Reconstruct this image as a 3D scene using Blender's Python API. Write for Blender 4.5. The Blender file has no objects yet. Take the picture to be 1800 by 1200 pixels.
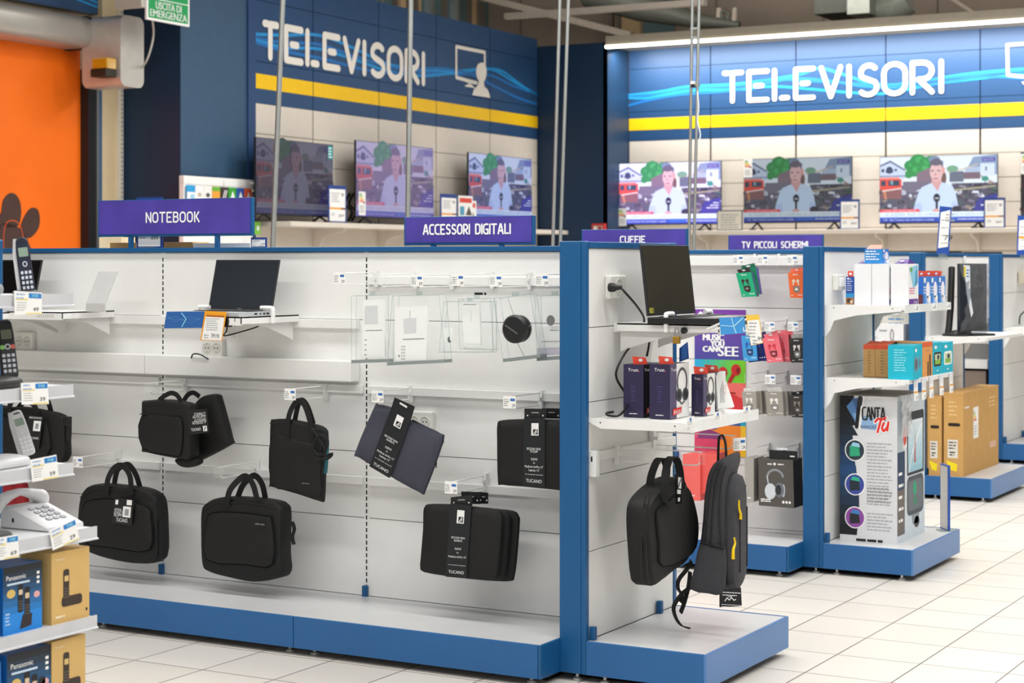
import bpy, math, random
from mathutils import Vector
random.seed(7)
SC = bpy.context.scene
COL = SC.collection

# ------------------------------------------------------------------ camera, world, lights, exposure
FPX, HOR, CXP, CAMZ = 3189.0, 459.0, 900.0, 1.544          # focal length in px, horizon row, centre column, eye height
YAW = math.atan(FPX / 5650.0)
CS, SN = math.cos(YAW), math.sin(YAW)
cam_d = bpy.data.cameras.new('camera')
cam_d.sensor_width = 36.0
cam_d.lens = FPX / 1800.0 * 36.0
cam_d.shift_y = -(600.0 - HOR) / 1800.0
cam_d.clip_end = 200
cam_d.dof.use_dof = True
cam_d.dof.focus_distance = 7.2
cam_d.dof.aperture_fstop = 5.0
cam = bpy.data.objects.new('camera', cam_d)
cam.location = (0, 0, CAMZ)
cam.rotation_euler = (math.pi / 2, 0, YAW)
COL.objects.link(cam)
SC.camera = cam

wd = bpy.data.worlds.new('world')
SC.world = wd
wd.use_nodes = True
wd.node_tree.nodes['Background'].inputs[0].default_value = (1.0, 0.99, 0.97, 1)
wd.node_tree.nodes['Background'].inputs[1].default_value = 0.5

def area(name, loc, sx, sy, power, col=(1, 0.985, 0.955), rot=(0, 0, 0)):
    l = bpy.data.lights.new(name, 'AREA')
    l.shape = 'RECTANGLE'; l.size = sx; l.size_y = sy; l.energy = power; l.color = col
    o = bpy.data.objects.new(name, l); o.location = loc; o.rotation_euler = rot
    COL.objects.link(o)
    return o

for yy in (1.5, 5.0, 8.0, 11.5):
    area('ceiling_lamp_row', (-2.6, yy, 4.9), 9.0, 0.5, 205)
area('ceiling_lamp_row', (-4.2, 15.0, 5.2), 7.0, 0.8, 230)
area('ceiling_lamp_row', (-7.2, 11.0, 5.2), 0.8, 7.0, 120)
SC.view_settings.view_transform = 'Standard'
SC.view_settings.look = 'None'
SC.view_settings.exposure = 0.26
SC.view_settings.gamma = 1.0
SC.view_settings.use_curve_mapping = False

# ------------------------------------------------------------------ measuring helpers: a pixel of the photo met with a real plane
def ray(x, y):
    a = (x - CXP) / FPX; b = -(y - HOR) / FPX
    return (a * CS - SN, a * SN + CS, b)
def onZ(x, y, z):
    r = ray(x, y); t = (z - CAMZ) / r[2]
    return Vector((r[0] * t, r[1] * t, z))
def onY(x, y, Y):
    r = ray(x, y); t = Y / r[1]
    return Vector((r[0] * t, Y, CAMZ + r[2] * t))
def onX(x, y, X):
    r = ray(x, y); t = X / r[0]
    return Vector((X, r[1] * t, CAMZ + r[2] * t))

# ------------------------------------------------------------------ materials
_M = {}
def lin(h):
    h = h.lstrip('#')
    out = []
    for i in (0, 2, 4):
        c = int(h[i:i + 2], 16) / 255.0
        out.append(c / 12.92 if c <= 0.04045 else ((c + 0.055) / 1.055) ** 2.4)
    return out
def M(name, hexc='888888', rough=0.5, metal=0.0, emit=0.0, trans=0.0, alpha=1.0, var=0.04, scale=12.0, bump=0.0, bscale=60.0, spec=0.5, ior=1.45):
    if name in _M: return _M[name]
    m = bpy.data.materials.new(name); m.use_nodes = True
    nt = m.node_tree; p = nt.nodes['Principled BSDF']
    c = lin(hexc)
    p.inputs['Roughness'].default_value = rough
    p.inputs['Metallic'].default_value = metal
    p.inputs['Specular IOR Level'].default_value = spec
    p.inputs['IOR'].default_value = ior
    p.inputs['Base Color'].default_value = (*c, 1)
    if emit > 0:
        p.inputs['Base Color'].default_value = (0.01, 0.01, 0.01, 1)
        p.inputs['Emission Color'].default_value = (*c, 1)
        p.inputs['Emission Strength'].default_value = emit
    elif var > 0 or bump > 0:
        tc = nt.nodes.new('ShaderNodeTexCoord')
        if var > 0:
            n = nt.nodes.new('ShaderNodeTexNoise'); n.inputs['Scale'].default_value = scale; n.inputs['Detail'].default_value = 4
            nt.links.new(tc.outputs['Object'], n.inputs['Vector'])
            r = nt.nodes.new('ShaderNodeValToRGB')
            r.color_ramp.elements[0].position = 0.3; r.color_ramp.elements[1].position = 0.7
            r.color_ramp.elements[0].color = (*[q * (1 - var) for q in c], 1)
            r.color_ramp.elements[1].color = (*[min(1, q * (1 + var)) for q in c], 1)
            nt.links.new(n.outputs['Fac'], r.inputs['Fac'])
            nt.links.new(r.outputs['Color'], p.inputs['Base Color'])
        if bump > 0:
            n2 = nt.nodes.new('ShaderNodeTexNoise'); n2.inputs['Scale'].default_value = bscale; n2.inputs['Detail'].default_value = 3
            nt.links.new(tc.outputs['Object'], n2.inputs['Vector'])
            b = nt.nodes.new('ShaderNodeBump'); b.inputs['Strength'].default_value = bump; b.inputs['Distance'].default_value = 0.004
            nt.links.new(n2.outputs['Fac'], b.inputs['Height'])
            nt.links.new(b.outputs['Normal'], p.inputs['Normal'])
    if trans > 0: p.inputs['Transmission Weight'].default_value = trans
    if alpha < 1: p.inputs['Alpha'].default_value = alpha
    m.diffuse_color = (*c, 1)
    _M[name] = m
    return m
_PC = {}
def ink(hexc, rough=0.5):                     # printed ink or plain plastic of one colour
    return M('ink_' + hexc.lower() + ('' if rough == 0.5 else '_%d' % int(rough * 100)), hexc, rough, var=0.02)
def glow(hexc, s=1.0):                        # a pixel colour of a lit screen
    return M('lit_%s_%d' % (hexc.lower(), int(s * 100)), hexc, emit=s)

WHITE = M('white_enamel', 'E9E9E7', 0.42, var=0.015)
DECK = M('deck_enamel', 'C8C9CA', 0.35, var=0.03, scale=6)
BLUE = M('blue_enamel', '12568A', 0.38, var=0.03)
KICK = M('kick_plate_enamel', '24609A', 0.36, var=0.04, scale=5)
NAVY = M('navy_laminate', '17406F', 0.5, var=0.03)
CREAM = M('cream_panel', 'D9D0C4', 0.55, var=0.02)
SLOT = M('slot_dark', '2A2A2A', 0.8)
BLACK = M('black_plastic', '151516', 0.4)
SOFTBLACK = M('black_fabric', '0A0A0B', 0.6, var=0.12, scale=40, bump=0.35, bscale=350)
STRAP = M('black_webbing', '121214', 0.8, var=0.1, scale=60, bump=0.4, bscale=500)
GREYFAB = M('grey_neoprene', '41424F', 0.8, var=0.06, scale=60, bump=0.2, bscale=400)
CHAR = M('charcoal_fabric', '3B3B40', 0.85, var=0.1, scale=60, bump=0.3, bscale=400)
CARD = M('brown_cardboard', 'C79B5C', 0.75, var=0.05, scale=14)
KRAFT = M('kraft_board', 'B08A55', 0.75, var=0.05, scale=14)
STEEL = M('galvanised_steel', 'AEB1AE', 0.38, 0.85, var=0.06)
WIRE = M('white_wire', 'EEEEEC', 0.35)
PAPER = M('white_paper', 'F2F2F0', 0.6, var=0.01)
GOLD = M('brass', 'B98F3C', 0.35, 0.8)
INKB = ink('17181A'); INKG = ink('9A9CA0'); INKW = ink('F4F4F4'); TAGB = ink('2D6DB8'); ORNG = ink('F0A21E'); DKBLUE = ink('1F3F86')
def clear(name, tint, rough=0.05, mixf=0.86, refl='FFFFFF'):
    """thin clear plastic: mostly lets light straight through, with a weak gloss"""
    if name in _M: return _M[name]
    m = bpy.data.materials.new(name); m.use_nodes = True
    nt = m.node_tree; nt.nodes.remove(nt.nodes['Principled BSDF'])
    t = nt.nodes.new('ShaderNodeBsdfTransparent'); t.inputs[0].default_value = (*lin(tint), 1)
    g = nt.nodes.new('ShaderNodeBsdfPrincipled'); g.inputs['Base Color'].default_value = (*lin(refl), 1); g.inputs['Roughness'].default_value = rough
    mx = nt.nodes.new('ShaderNodeMixShader'); mx.inputs[0].default_value = 1 - mixf
    nt.links.new(t.outputs[0], mx.inputs[1]); nt.links.new(g.outputs[0], mx.inputs[2])
    nt.links.new(mx.outputs[0], nt.nodes['Material Output'].inputs[0])
    _M[name] = m
    return m
CLEAR = clear('clear_acrylic', 'FDFEFE', 0.15, 0.95)
CLEARG = clear('clear_acrylic_edge', 'E9EFEE', 0.2, 0.86, 'DCE4E3')
FILM = clear('clear_film', 'C4CAD2', 0.22, 0.91)

# ------------------------------------------------------------------ mesh building
class Fr:
    """a local frame: origin, right, up, out"""
    def __init__(s, O, U, V, N=None):
        s.O = Vector(O); s.U = Vector(U).normalized(); s.V = Vector(V).normalized()
        s.N = Vector(N).normalized() if N is not None else s.U.cross(s.V).normalized()
    def p(s, u, v, n=0.0): return s.O + s.U * u + s.V * v + s.N * n
    def sh(s, u, v, n=0.0): return Fr(s.p(u, v, n), s.U, s.V, s.N)
    def rot(s, deg):
        a = math.radians(deg); c, q = math.cos(a), math.sin(a)
        return Fr(s.O, s.U * c + s.V * q, s.V * c - s.U * q, s.N)
def front(x, y, z): return Fr((x, y, z), (1, 0, 0), (0, 0, 1), (0, -1, 0))     # faces the camera side (-Y)
def side(x, y, z): return Fr((x, y, z), (0, 1, 0), (0, 0, 1), (1, 0, 0))       # faces +X
WORLD = Fr((0, 0, 0), (1, 0, 0), (0, 1, 0), (0, 0, 1))

_TX = {}
def text_mesh(s):
    if s not in _TX:
        c = bpy.data.curves.new('t', 'FONT'); c.body = s; c.size = 1.0; c.resolution_u = 3
        o = bpy.data.objects.new('t', c)
        me = bpy.data.meshes.new_from_object(o)
        vs = [(v.co.x, v.co.y) for v in me.vertices]; fs = [list(p.vertices) for p in me.polygons]
        bpy.data.objects.remove(o); bpy.data.curves.remove(c); bpy.data.meshes.remove(me)
        x0 = min(v[0] for v in vs) if vs else 0
        _TX[s] = ([(v[0] - x0, v[1]) for v in vs], fs)
    return _TX[s]

class MB:
    def __init__(s): s.v = []; s.f = []; s.m = []; s.mats = []; s.sm = []
    def mi(s, mat):
        if mat not in s.mats: s.mats.append(mat)
        return s.mats.index(mat)
    def add(s, vs, fs, mat, smooth=False):
        k = len(s.v); s.v += [Vector(q) for q in vs]; i = s.mi(mat)
        for f in fs: s.f.append([k + j for j in f]); s.m.append(i); s.sm.append(smooth)
    def box(s, x0, y0, z0, x1, y1, z1, mat, fr=WORLD):
        """box given by two corners, in a frame"""
        x0, x1 = min(x0, x1), max(x0, x1); y0, y1 = min(y0, y1), max(y0, y1); z0, z1 = min(z0, z1), max(z0, z1)
        P = [fr.p(x, y, z) for z in (z0, z1) for y in (y0, y1) for x in (x0, x1)]
        fs = [(0, 2, 3, 1), (4, 5, 7, 6), (0, 1, 5, 4), (2, 6, 7, 3), (0, 4, 6, 2), (1, 3, 7, 5)]
        s.add(P, fs, mat); return s
    def quad(s, fr, u0, v0, u1, v1, mat, n=0.0):
        s.add([fr.p(u0, v0, n), fr.p(u1, v0, n), fr.p(u1, v1, n), fr.p(u0, v1, n)], [(0, 1, 2, 3)], mat); return s
    def poly(s, fr, pts, mat, n=0.0):
        s.add([fr.p(u, v, n) for u, v in pts], [tuple(range(len(pts)))], mat); return s
    def prism(s, fr, pts, n0, n1, mat, smooth=False):
        k = len(pts)
        s.add([fr.p(u, v, n0) for u, v in pts] + [fr.p(u, v, n1) for u, v in pts],
              [tuple(range(k - 1, -1, -1)), tuple(range(k, 2 * k))], mat)
        vs = [fr.p(u, v, n0) for u, v in pts] + [fr.p(u, v, n1) for u, v in pts]
        s.add(vs, [(i, (i + 1) % k, k + (i + 1) % k, k + i) for i in range(k)], mat, smooth); return s
    def disc(s, fr, cu, cv, ru, rv, mat, n=0.0, seg=20):
        return s.poly(fr, [(cu + ru * math.cos(2 * math.pi * i / seg), cv + rv * math.sin(2 * math.pi * i / seg)) for i in range(seg)], mat, n)
    def stroke(s, fr, pts, w, mat, n=0.0, h=0.0, cap=True):
        """flat line of width w with round ends; h > 0 raises it to a solid"""
        r = w / 2.0
        for si, (a, b) in enumerate(zip(pts, pts[1:])):
            s.nst = getattr(s, 'nst', 0) + 1
            e = 0.00006 * (s.nst % 40)
            d = math.atan2(b[1] - a[1], b[0] - a[0])
            if cap:
                q = [(b[0] + r * math.cos(d - math.pi / 2 + math.pi * i / 6), b[1] + r * math.sin(d - math.pi / 2 + math.pi * i / 6)) for i in range(7)]
                q += [(a[0] + r * math.cos(d + math.pi / 2 + math.pi * i / 6), a[1] + r * math.sin(d + math.pi / 2 + math.pi * i / 6)) for i in range(7)]
            else:
                ox, oy = -math.sin(d) * r, math.cos(d) * r
                q = [(a[0] - ox, a[1] - oy), (b[0] - ox, b[1] - oy), (b[0] + ox, b[1] + oy), (a[0] + ox, a[1] + oy)]
            if h > 0: s.prism(fr, q, n + e * 0.2, n + h + e, mat)
            else: s.poly(fr, q, mat, n + e * 0.5)
        return s
    def text(s, fr, st, u, v, size, mat, n=0.0, width=None, align='l', shear=0.0):
        """lettering, cap height about 0.7 of size"""
        vs, fs = text_mesh(st)
        if not vs: return s
        w = max(q[0] for q in vs)
        sx = (width / w) if width else size
        W = w * sx
        ou = u - (W / 2 if align == 'c' else W if align == 'r' else 0)
        s.add([fr.p(ou + q[0] * sx + shear * q[1] * size, v + q[1] * size, n) for q in vs], fs, mat); return s
    def lines(s, fr, u, v, w, k, dv, mat, n=0.0, h=None, seed=1, ragged=0.3):
        """k short printed lines too small to read, set as rows of dashes"""
        rnd = random.Random(seed); h = h or abs(dv) * 0.42
        for i in range(k):
            L = w * (1 - ragged * rnd.random()); x = 0.0
            while x < L:
                d = min(L - x, h * (1.2 + 3.5 * rnd.random()))
                s.quad(fr, u + x, v - i * dv, u + x + d, v - i * dv + h, mat, n); x += d + h * 0.6
        return s
    def tube(s, pts, r, mat, seg=8, close=False):
        pts = [Vector(p) for p in pts]; vs = []; fs = []
        k = len(pts); prev = None
        for i, p in enumerate(pts):
            t = (pts[min(i + 1, k - 1)] - pts[max(i - 1, 0)])
            t = t.normalized() if t.length > 1e-9 else Vector((0, 0, 1))
            if prev is None:
                a = Vector((0, 0, 1)) if abs(t.z) < 0.9 else Vector((1, 0, 0))
                nrm = t.cross(a).normalized()
            else:
                nrm = (prev - t * prev.dot(t)); nrm = nrm.normalized() if nrm.length > 1e-6 else t.orthogonal().normalized()
            prev = nrm; bn = t.cross(nrm)
            rr = r[i] if isinstance(r, (list, tuple)) else r
            for j in range(seg):
                an = 2 * math.pi * j / seg
                vs.append(p + nrm * (rr * math.cos(an)) + bn * (rr * math.sin(an)))
        for i in range(k - 1):
            for j in range(seg):
                fs.append((i * seg + j, i * seg + (j + 1) % seg, (i + 1) * seg + (j + 1) % seg, (i + 1) * seg + j))
        fs.append(tuple(range(seg - 1, -1, -1))); fs.append(tuple((k - 1) * seg + j for j in range(seg)))
        s.add(vs, fs, mat, True); return s
    def ribbon(s, pts, wvec, w, t, mat):
        """flat strap of width w along a path; wvec is the width direction (one, or one per point)"""
        pts = [Vector(p) for p in pts]; k = len(pts); vs = []; fs = []
        for i, p in enumerate(pts):
            tg = (pts[min(i + 1, k - 1)] - pts[max(i - 1, 0)]).normalized()
            wv = Vector(wvec[i] if isinstance(wvec[0], (tuple, list, Vector)) else wvec)
            wv = (wv - tg * wv.dot(tg)).normalized(); nn = tg.cross(wv)
            for a, b in ((-1, -1), (1, -1), (1, 1), (-1, 1)): vs.append(p + wv * (a * w / 2) + nn * (b * t / 2))
        for i in range(k - 1):
            for j in range(4): fs.append((4 * i + j, 4 * i + (j + 1) % 4, 4 * i + 4 + (j + 1) % 4, 4 * i + 4 + j))
        fs.append((3, 2, 1, 0)); fs.append(tuple(4 * (k - 1) + j for j in range(4)))
        s.add(vs, fs, mat, True); return s
    def lathe(s, fr, prof, mat, seg=24):
        """profile of (radius, out) turned round the frame's N axis"""
        vs = []; fs = []; k = len(prof)
        for (r, n) in prof:
            for j in range(seg):
                a = 2 * math.pi * j / seg
                vs.append(fr.p(r * math.cos(a), r * math.sin(a), n))
        for i in range(k - 1):
            for j in range(seg): fs.append((i * seg + j, i * seg + (j + 1) % seg, (i + 1) * seg + (j + 1) % seg, (i + 1) * seg + j))
        if prof[0][0] > 1e-6: fs.append(tuple(range(seg - 1, -1, -1)))
        if prof[-1][0] > 1e-6: fs.append(tuple((k - 1) * seg + j for j in range(seg)))
        s.add(vs, fs, mat, True); return s
    def loft(s, rings, mat, cap=True):
        k = len(rings[0]); vs = [p for r in rings for p in r]; fs = []
        for i in range(len(rings) - 1):
            for j in range(k): fs.append((i * k + j, i * k + (j + 1) % k, (i + 1) * k + (j + 1) % k, (i + 1) * k + j))
        if cap:
            fs.append(tuple(range(k - 1, -1, -1))); fs.append(tuple((len(rings) - 1) * k + j for j in range(k)))
        s.add(vs, fs, mat, True); return s
    def pillow(s, fr, pts, n0, n1, r, mat, bulge=0.0, back=None):
        """soft slab: outline pts, from depth n0 (back) to n1 (front), edges rounded by r, front swelling by bulge"""
        us = [p[0] for p in pts]; vs = [p[1] for p in pts]
        cu, cv = (min(us) + max(us)) / 2, (min(vs) + max(vs)) / 2; hu, hv = (max(us) - min(us)) / 2, (max(vs) - min(vs)) / 2
        def ring(ins, n):
            ku, kv = max(0.05, 1 - ins / hu), max(0.05, 1 - ins / hv)
            return [fr.p(cu + (u - cu) * ku, cv + (v - cv) * kv, n) for u, v in pts]
        rb = r if back is None else back
        rings = [ring(rb, n0), ring(rb * 0.3, n0 + rb * 0.3), ring(0, n0 + rb), ring(0, n1 - r), ring(r * 0.3, n1 - r * 0.3), ring(r, n1)]
        if bulge > 0: rings += [ring(r * 2.0, n1 + bulge * 0.55), ring(r * 3.4, n1 + bulge)]
        return s.loft(rings, mat)
    def build(s, name, parent=None, bevel=0.0, sharp=35):
        me = bpy.data.meshes.new(name)
        off = Vector(_WL.get(parent.name, (0, 0, 0))) if parent is not None else Vector((0, 0, 0))
        org = Vector((0, 0, 0))
        if parent is None and s.v:
            xs = [v.x for v in s.v]; ys = [v.y for v in s.v]; zs = [v.z for v in s.v]
            org = Vector(((min(xs) + max(xs)) / 2, (min(ys) + max(ys)) / 2, min(zs)))
            off = org
        me.from_pydata([tuple(v - off) for v in s.v], [], s.f)
        for m in s.mats: me.materials.append(m)
        for p, i, q in zip(me.polygons, s.m, s.sm): p.material_index = i; p.use_smooth = q
        me.update()
        if any(s.sm): me.set_sharp_from_angle(angle=math.radians(sharp))
        o = bpy.data.objects.new(name, me); COL.objects.link(o)
        if parent is not None: o.parent = parent; _WL[o.name] = tuple(off)
        else: o.location = org; _WL[o.name] = tuple(org)
        if bevel > 0:
            b = o.modifiers.new('bevel', 'BEVEL'); b.width = bevel; b.segments = 2; b.limit_method = 'ANGLE'; b.angle_limit = math.radians(40)
        return o
_WL = {}
def inset(pts, d):
    """move a counter-clockwise or clockwise outline inwards by d"""
    if d == 0: return list(pts)
    k = len(pts); A = sum(pts[i][0] * pts[(i + 1) % k][1] - pts[(i + 1) % k][0] * pts[i][1] for i in range(k))
    sg = 1 if A > 0 else -1; out = []
    for i in range(k):
        a, b, c = pts[i - 1], pts[i], pts[(i + 1) % k]
        e1 = (b[0] - a[0], b[1] - a[1]); e2 = (c[0] - b[0], c[1] - b[1])
        l1 = math.hypot(*e1) or 1e-9; l2 = math.hypot(*e2) or 1e-9
        n = (-(e1[1] / l1 + e2[1] / l2) * sg, (e1[0] / l1 + e2[0] / l2) * sg)
        l = math.hypot(*n) or 1e-9
        out.append((b[0] + n[0] / l * d, b[1] + n[1] / l * d))
    return out
def smooth(pts, k=4, closed=True):
    """Catmull-Rom through the points"""
    n = len(pts); out = []
    rng = range(n) if closed else range(n - 1)
    for i in rng:
        g = lambda j: pts[j % n] if closed else pts[max(0, min(n - 1, j))]
        p0, p1, p2, p3 = g(i - 1), g(i), g(i + 1), g(i + 2)
        for j in range(k):
            t = j / k
            out.append(tuple(0.5 * (2 * b + (c - a) * t + (2 * a - 5 * b + 4 * c - d) * t * t + (3 * b - a - 3 * c + d) * t ** 3) for a, b, c, d in zip(p0, p1, p2, p3)))
    if not closed: out.append(tuple(pts[-1]))
    return out
def rrect(u0, v0, u1, v1, r, seg=5):
    out = []
    for cx, cy, a0 in ((u1 - r, v0 + r, -90), (u1 - r, v1 - r, 0), (u0 + r, v1 - r, 90), (u0 + r, v0 + r, 180)):
        for i in range(seg + 1):
            a = math.radians(a0 + 90.0 * i / seg); out.append((cx + r * math.cos(a), cy + r * math.sin(a)))
    return out
def rpoly(pts, r, seg=4):
    """polygon with every corner rounded"""
    out = []; k = len(pts)
    for i in range(k):
        a, b, c = Vector(pts[i - 1]), Vector(pts[i]), Vector(pts[(i + 1) % k])
        d1 = (a - b); d2 = (c - b); q = min(r, d1.length * 0.45, d2.length * 0.45)
        s1 = b + d1.normalized() * q; s2 = b + d2.normalized() * q
        for j in range(seg + 1):
            t = j / seg; p = s1 * (1 - t) ** 2 + b * 2 * t * (1 - t) + s2 * t * t
            out.append((p.x, p.y))
    return out

def thing(name, loc, label, cat, group=None):
    o = bpy.data.objects.new(name, None); o.empty_display_size = 0.05
    o.location = loc; COL.objects.link(o); _WL[o.name] = tuple(loc)
    o['label'] = label; o['category'] = cat
    if group: o['group'] = group
    return o
def tag(o, label, cat, group=None, kind=None):
    o['label'] = label; o['category'] = cat
    if group: o['group'] = group
    if kind: o['kind'] = kind
    return o
def struct(o, label=None):
    o['kind'] = 'structure'
    if label: o['label'] = label
    return o
def sthing(name, loc, label=None):
    o = bpy.data.objects.new(name, None); o.location = loc; COL.objects.link(o); _WL[o.name] = tuple(loc)
    o['kind'] = 'structure'
    if label: o['label'] = label
    return o

# ------------------------------------------------------------------ rounded sign lettering, drawn as strokes on a 1-high grid
def arc(cx, cy, rx, ry, a0, a1, k=8): return [(cx + rx * math.cos(math.radians(a0 + (a1 - a0) * i / k)), cy + ry * math.sin(math.radians(a0 + (a1 - a0) * i / k))) for i in range(k + 1)]
GL = {
 'A': (0.62, [[(0, 0), (0.26, 1), (0.36, 1), (0.62, 0)], [(0.12, 0.3), (0.5, 0.3)]]),
 'B': (0.52, [[(0, 0), (0, 1), (0.3, 1)] + arc(0.3, 0.77, 0.2, 0.23, 90, -90) + [(0.12, 0.54)], arc(0.3, 0.27, 0.22, 0.27, 90, -90) + [(0, 0)]]),
 'C': (0.5, [[(0.5, 1), (0.26, 1)] + arc(0.26, 0.74, 0.26, 0.26, 90, 180) + arc(0.26, 0.26, 0.26, 0.26, 180, 270) + [(0.5, 0)]]),
 'D': (0.54, [[(0, 0), (0, 1), (0.26, 1)] + arc(0.26, 0.72, 0.28, 0.28, 90, 0) + arc(0.26, 0.28, 0.28, 0.28, 0, -90) + [(0, 0)]]),
 'E': (0.5, [[(0.5, 1), (0, 1), (0, 0), (0.5, 0)], [(0.18, 0.5), (0.36, 0.5)]]),
 'F': (0.46, [[(0.46, 1), (0, 1), (0, 0)], [(0.16, 0.5), (0.36, 0.5)]]),
 'G': (0.54, [[(0.52, 1), (0.26, 1)] + arc(0.26, 0.74, 0.26, 0.26, 90, 180) + arc(0.26, 0.26, 0.26, 0.26, 180, 270) + [(0.54, 0), (0.54, 0.46), (0.32, 0.46)]]),
 'H': (0.54, [[(0, 0), (0, 1)], [(0.54, 0), (0.54, 1)], [(0, 0.5), (0.54, 0.5)]]),
 'I': (0.0, [[(0, 0), (0, 1)]]),
 'K': (0.5, [[(0, 0), (0, 1)], [(0.46, 1), (0.16, 0.55), (0.5, 0)]]),
 'L': (0.42, [[(0, 1), (0, 0)], [(0.22, 0.03), (0.42, 0.03)]]),
 'M': (0.7, [[(0, 0), (0, 1), (0.35, 0.4), (0.7, 1), (0.7, 0)]]),
 'N': (0.54, [[(0, 0), (0, 1), (0.54, 0), (0.54, 1)]]),
 'O': (0.58, [arc(0.29, 0.7, 0.29, 0.3, 180, 0) + arc(0.29, 0.3, 0.29, 0.3, 0, -180) + [(0, 0.7)]]),
 'P': (0.5, [[(0, 0), (0, 1), (0.26, 1)] + arc(0.26, 0.72, 0.24, 0.28, 90, -90) + [(0.12, 0.44)]]),
 'R': (0.5, [[(0, 0), (0, 1), (0.26, 1)] + arc(0.26, 0.72, 0.24, 0.28, 90, -90) + [(0.16, 0.44), (0.5, 0)]]),
 'S': (0.5, [arc(0.27, 0.74, 0.23, 0.26, 40, 200) + [(0.12, 0.58), (0.38, 0.46)] + arc(0.25, 0.26, 0.25, 0.26, 40, -140)]),
 'T': (0.6, [[(0.28, 1), (0.28, 0)], [(0, 1), (0.14, 1)], [(0.34, 1), (0.6, 1)]]),
 'U': (0.54, [[(0, 1), (0, 0.26)] + arc(0.27, 0.26, 0.27, 0.26, 180, 360) + [(0.54, 1)]]),
 'V': (0.58, [[(0, 1), (0.29, 0), (0.58, 1)]]),
}
def sign_text(mb, fr, st, u0, u1, v0, v1, w, mat, n=0.0, h=0.0, gap=0.26):
    """letters between u0 and u1, v0 and v1 (centre lines inset by half the stroke)"""
    H = v1 - v0 - w
    wid = sum(0.34 if c == ' ' else GL[c][0] for c in st) + gap * (len(st) - 1)
    k = (u1 - u0 - w) / wid; x = u0 + w / 2
    for c in st:
        if c == ' ': x += (0.34 + gap) * k; continue
        gw, ss = GL[c]
        for q in ss: mb.stroke(fr, [(x + a * k, v0 + w / 2 + b * H) for a, b in q], w, mat, n, h)
        x += (gw + gap) * k
# ------------------------------------------------------------------ wall frames
def onP(x, y, fr):
    """a photo pixel on a frame's plane, as (u, v) in that frame"""
    r = Vector(ray(x, y)); e = Vector((0, 0, CAMZ))
    t = (fr.O - e).dot(fr.N) / r.dot(fr.N)
    q = e + r * t - fr.O
    return (q.dot(fr.U), q.dot(fr.V))
LWD = Vector((-0.02653, 0.99965, 0))
_c = Vector((-10.76, 19.72, 0))
LW = Fr(_c, LWD, (0, 0, 1))                     # television wall on the left, u = 0 at the far corner
u447 = onP(447, 300, LW)[0]; u318 = onP(318, 300, LW)[0]
LW = LW.sh(u447, 0, 0)                          # now u = 0 where the television wall starts
DW = LW.sh(0, 0, -0.69)                         # door wall, set back
RY = 20.35
RW = Fr((-9.82, RY, 0), (1, 0, 0), (0, 0, 1), (0, -1, 0))

# ------------------------------------------------------------------ floor
def tile_mat():
    m = bpy.data.materials.new('floor_tiles'); m.use_nodes = True
    nt = m.node_tree; p = nt.nodes['Principled BSDF']; L = nt.links
    geo = nt.nodes.new('ShaderNodeNewGeometry'); sx = nt.nodes.new('ShaderNodeSeparateXYZ'); L.new(geo.outputs['Position'], sx.inputs[0])
    def mth(op, a, b=None):
        n = nt.nodes.new('ShaderNodeMath'); n.operation = op
        for i, q in enumerate((a, b)):
            if q is None: continue
            if isinstance(q, (int, float)): n.inputs[i].default_value = q
            else: L.new(q, n.inputs[i])
        return n.outputs[0]
    cells = []; lines = []
    for ax, off, size, wd_ in (('X', -2.0575, 0.3333, 0.0062), ('Y', 6.832, 0.3585, 0.0062)):
        t = mth('DIVIDE', mth('ADD', sx.outputs[ax], -off), size)
        fr_ = mth('SUBTRACT', t, mth('FLOOR', t)); cells.append(mth('FLOOR', t))
        d = mth('ABSOLUTE', mth('SUBTRACT', fr_, 0.5))
        lines.append(mth('GREATER_THAN', d, 0.5 - wd_ / 2 / size))
    ln = mth('MAXIMUM', lines[0], lines[1])
    cb = nt.nodes.new('ShaderNodeCombineXYZ'); L.new(cells[0], cb.inputs[0]); L.new(cells[1], cb.inputs[1])
    wn = nt.nodes.new('ShaderNodeTexWhiteNoise'); wn.noise_dimensions = '2D'; L.new(cb.outputs[0], wn.inputs['Vector'])
    rp = nt.nodes.new('ShaderNodeValToRGB'); rp.color_ramp.elements[0].color = (*lin('DAD4CA'), 1); rp.color_ramp.elements[1].color = (*lin('E2DDD4'), 1)
    L.new(wn.outputs['Value'], rp.inputs[0])
    ns = nt.nodes.new('ShaderNodeTexNoise'); ns.inputs['Scale'].default_value = 25; L.new(geo.outputs['Position'], ns.inputs['Vector'])
    mx0 = nt.nodes.new('ShaderNodeMix'); mx0.data_type = 'RGBA'; mx0.blend_type = 'MULTIPLY'; mx0.inputs['Factor'].default_value = 0.05
    L.new(rp.outputs[0], mx0.inputs['A']); L.new(ns.outputs['Color'], mx0.inputs['B'])
    mx = nt.nodes.new('ShaderNodeMix'); mx.data_type = 'RGBA'
    L.new(ln, mx.inputs['Factor']); L.new(mx0.outputs['Result'], mx.inputs['A']); mx.inputs['B'].default_value = (*lin('6E675F'), 1)
    L.new(mx.outputs['Result'], p.inputs['Base Color'])
    p.inputs['Roughness'].default_value = 0.36
    return m
b = MB(); b.box(-22, -4, -0.05, 10, 26, 0.0, tile_mat()); struct(b.build('floor'))

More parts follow.
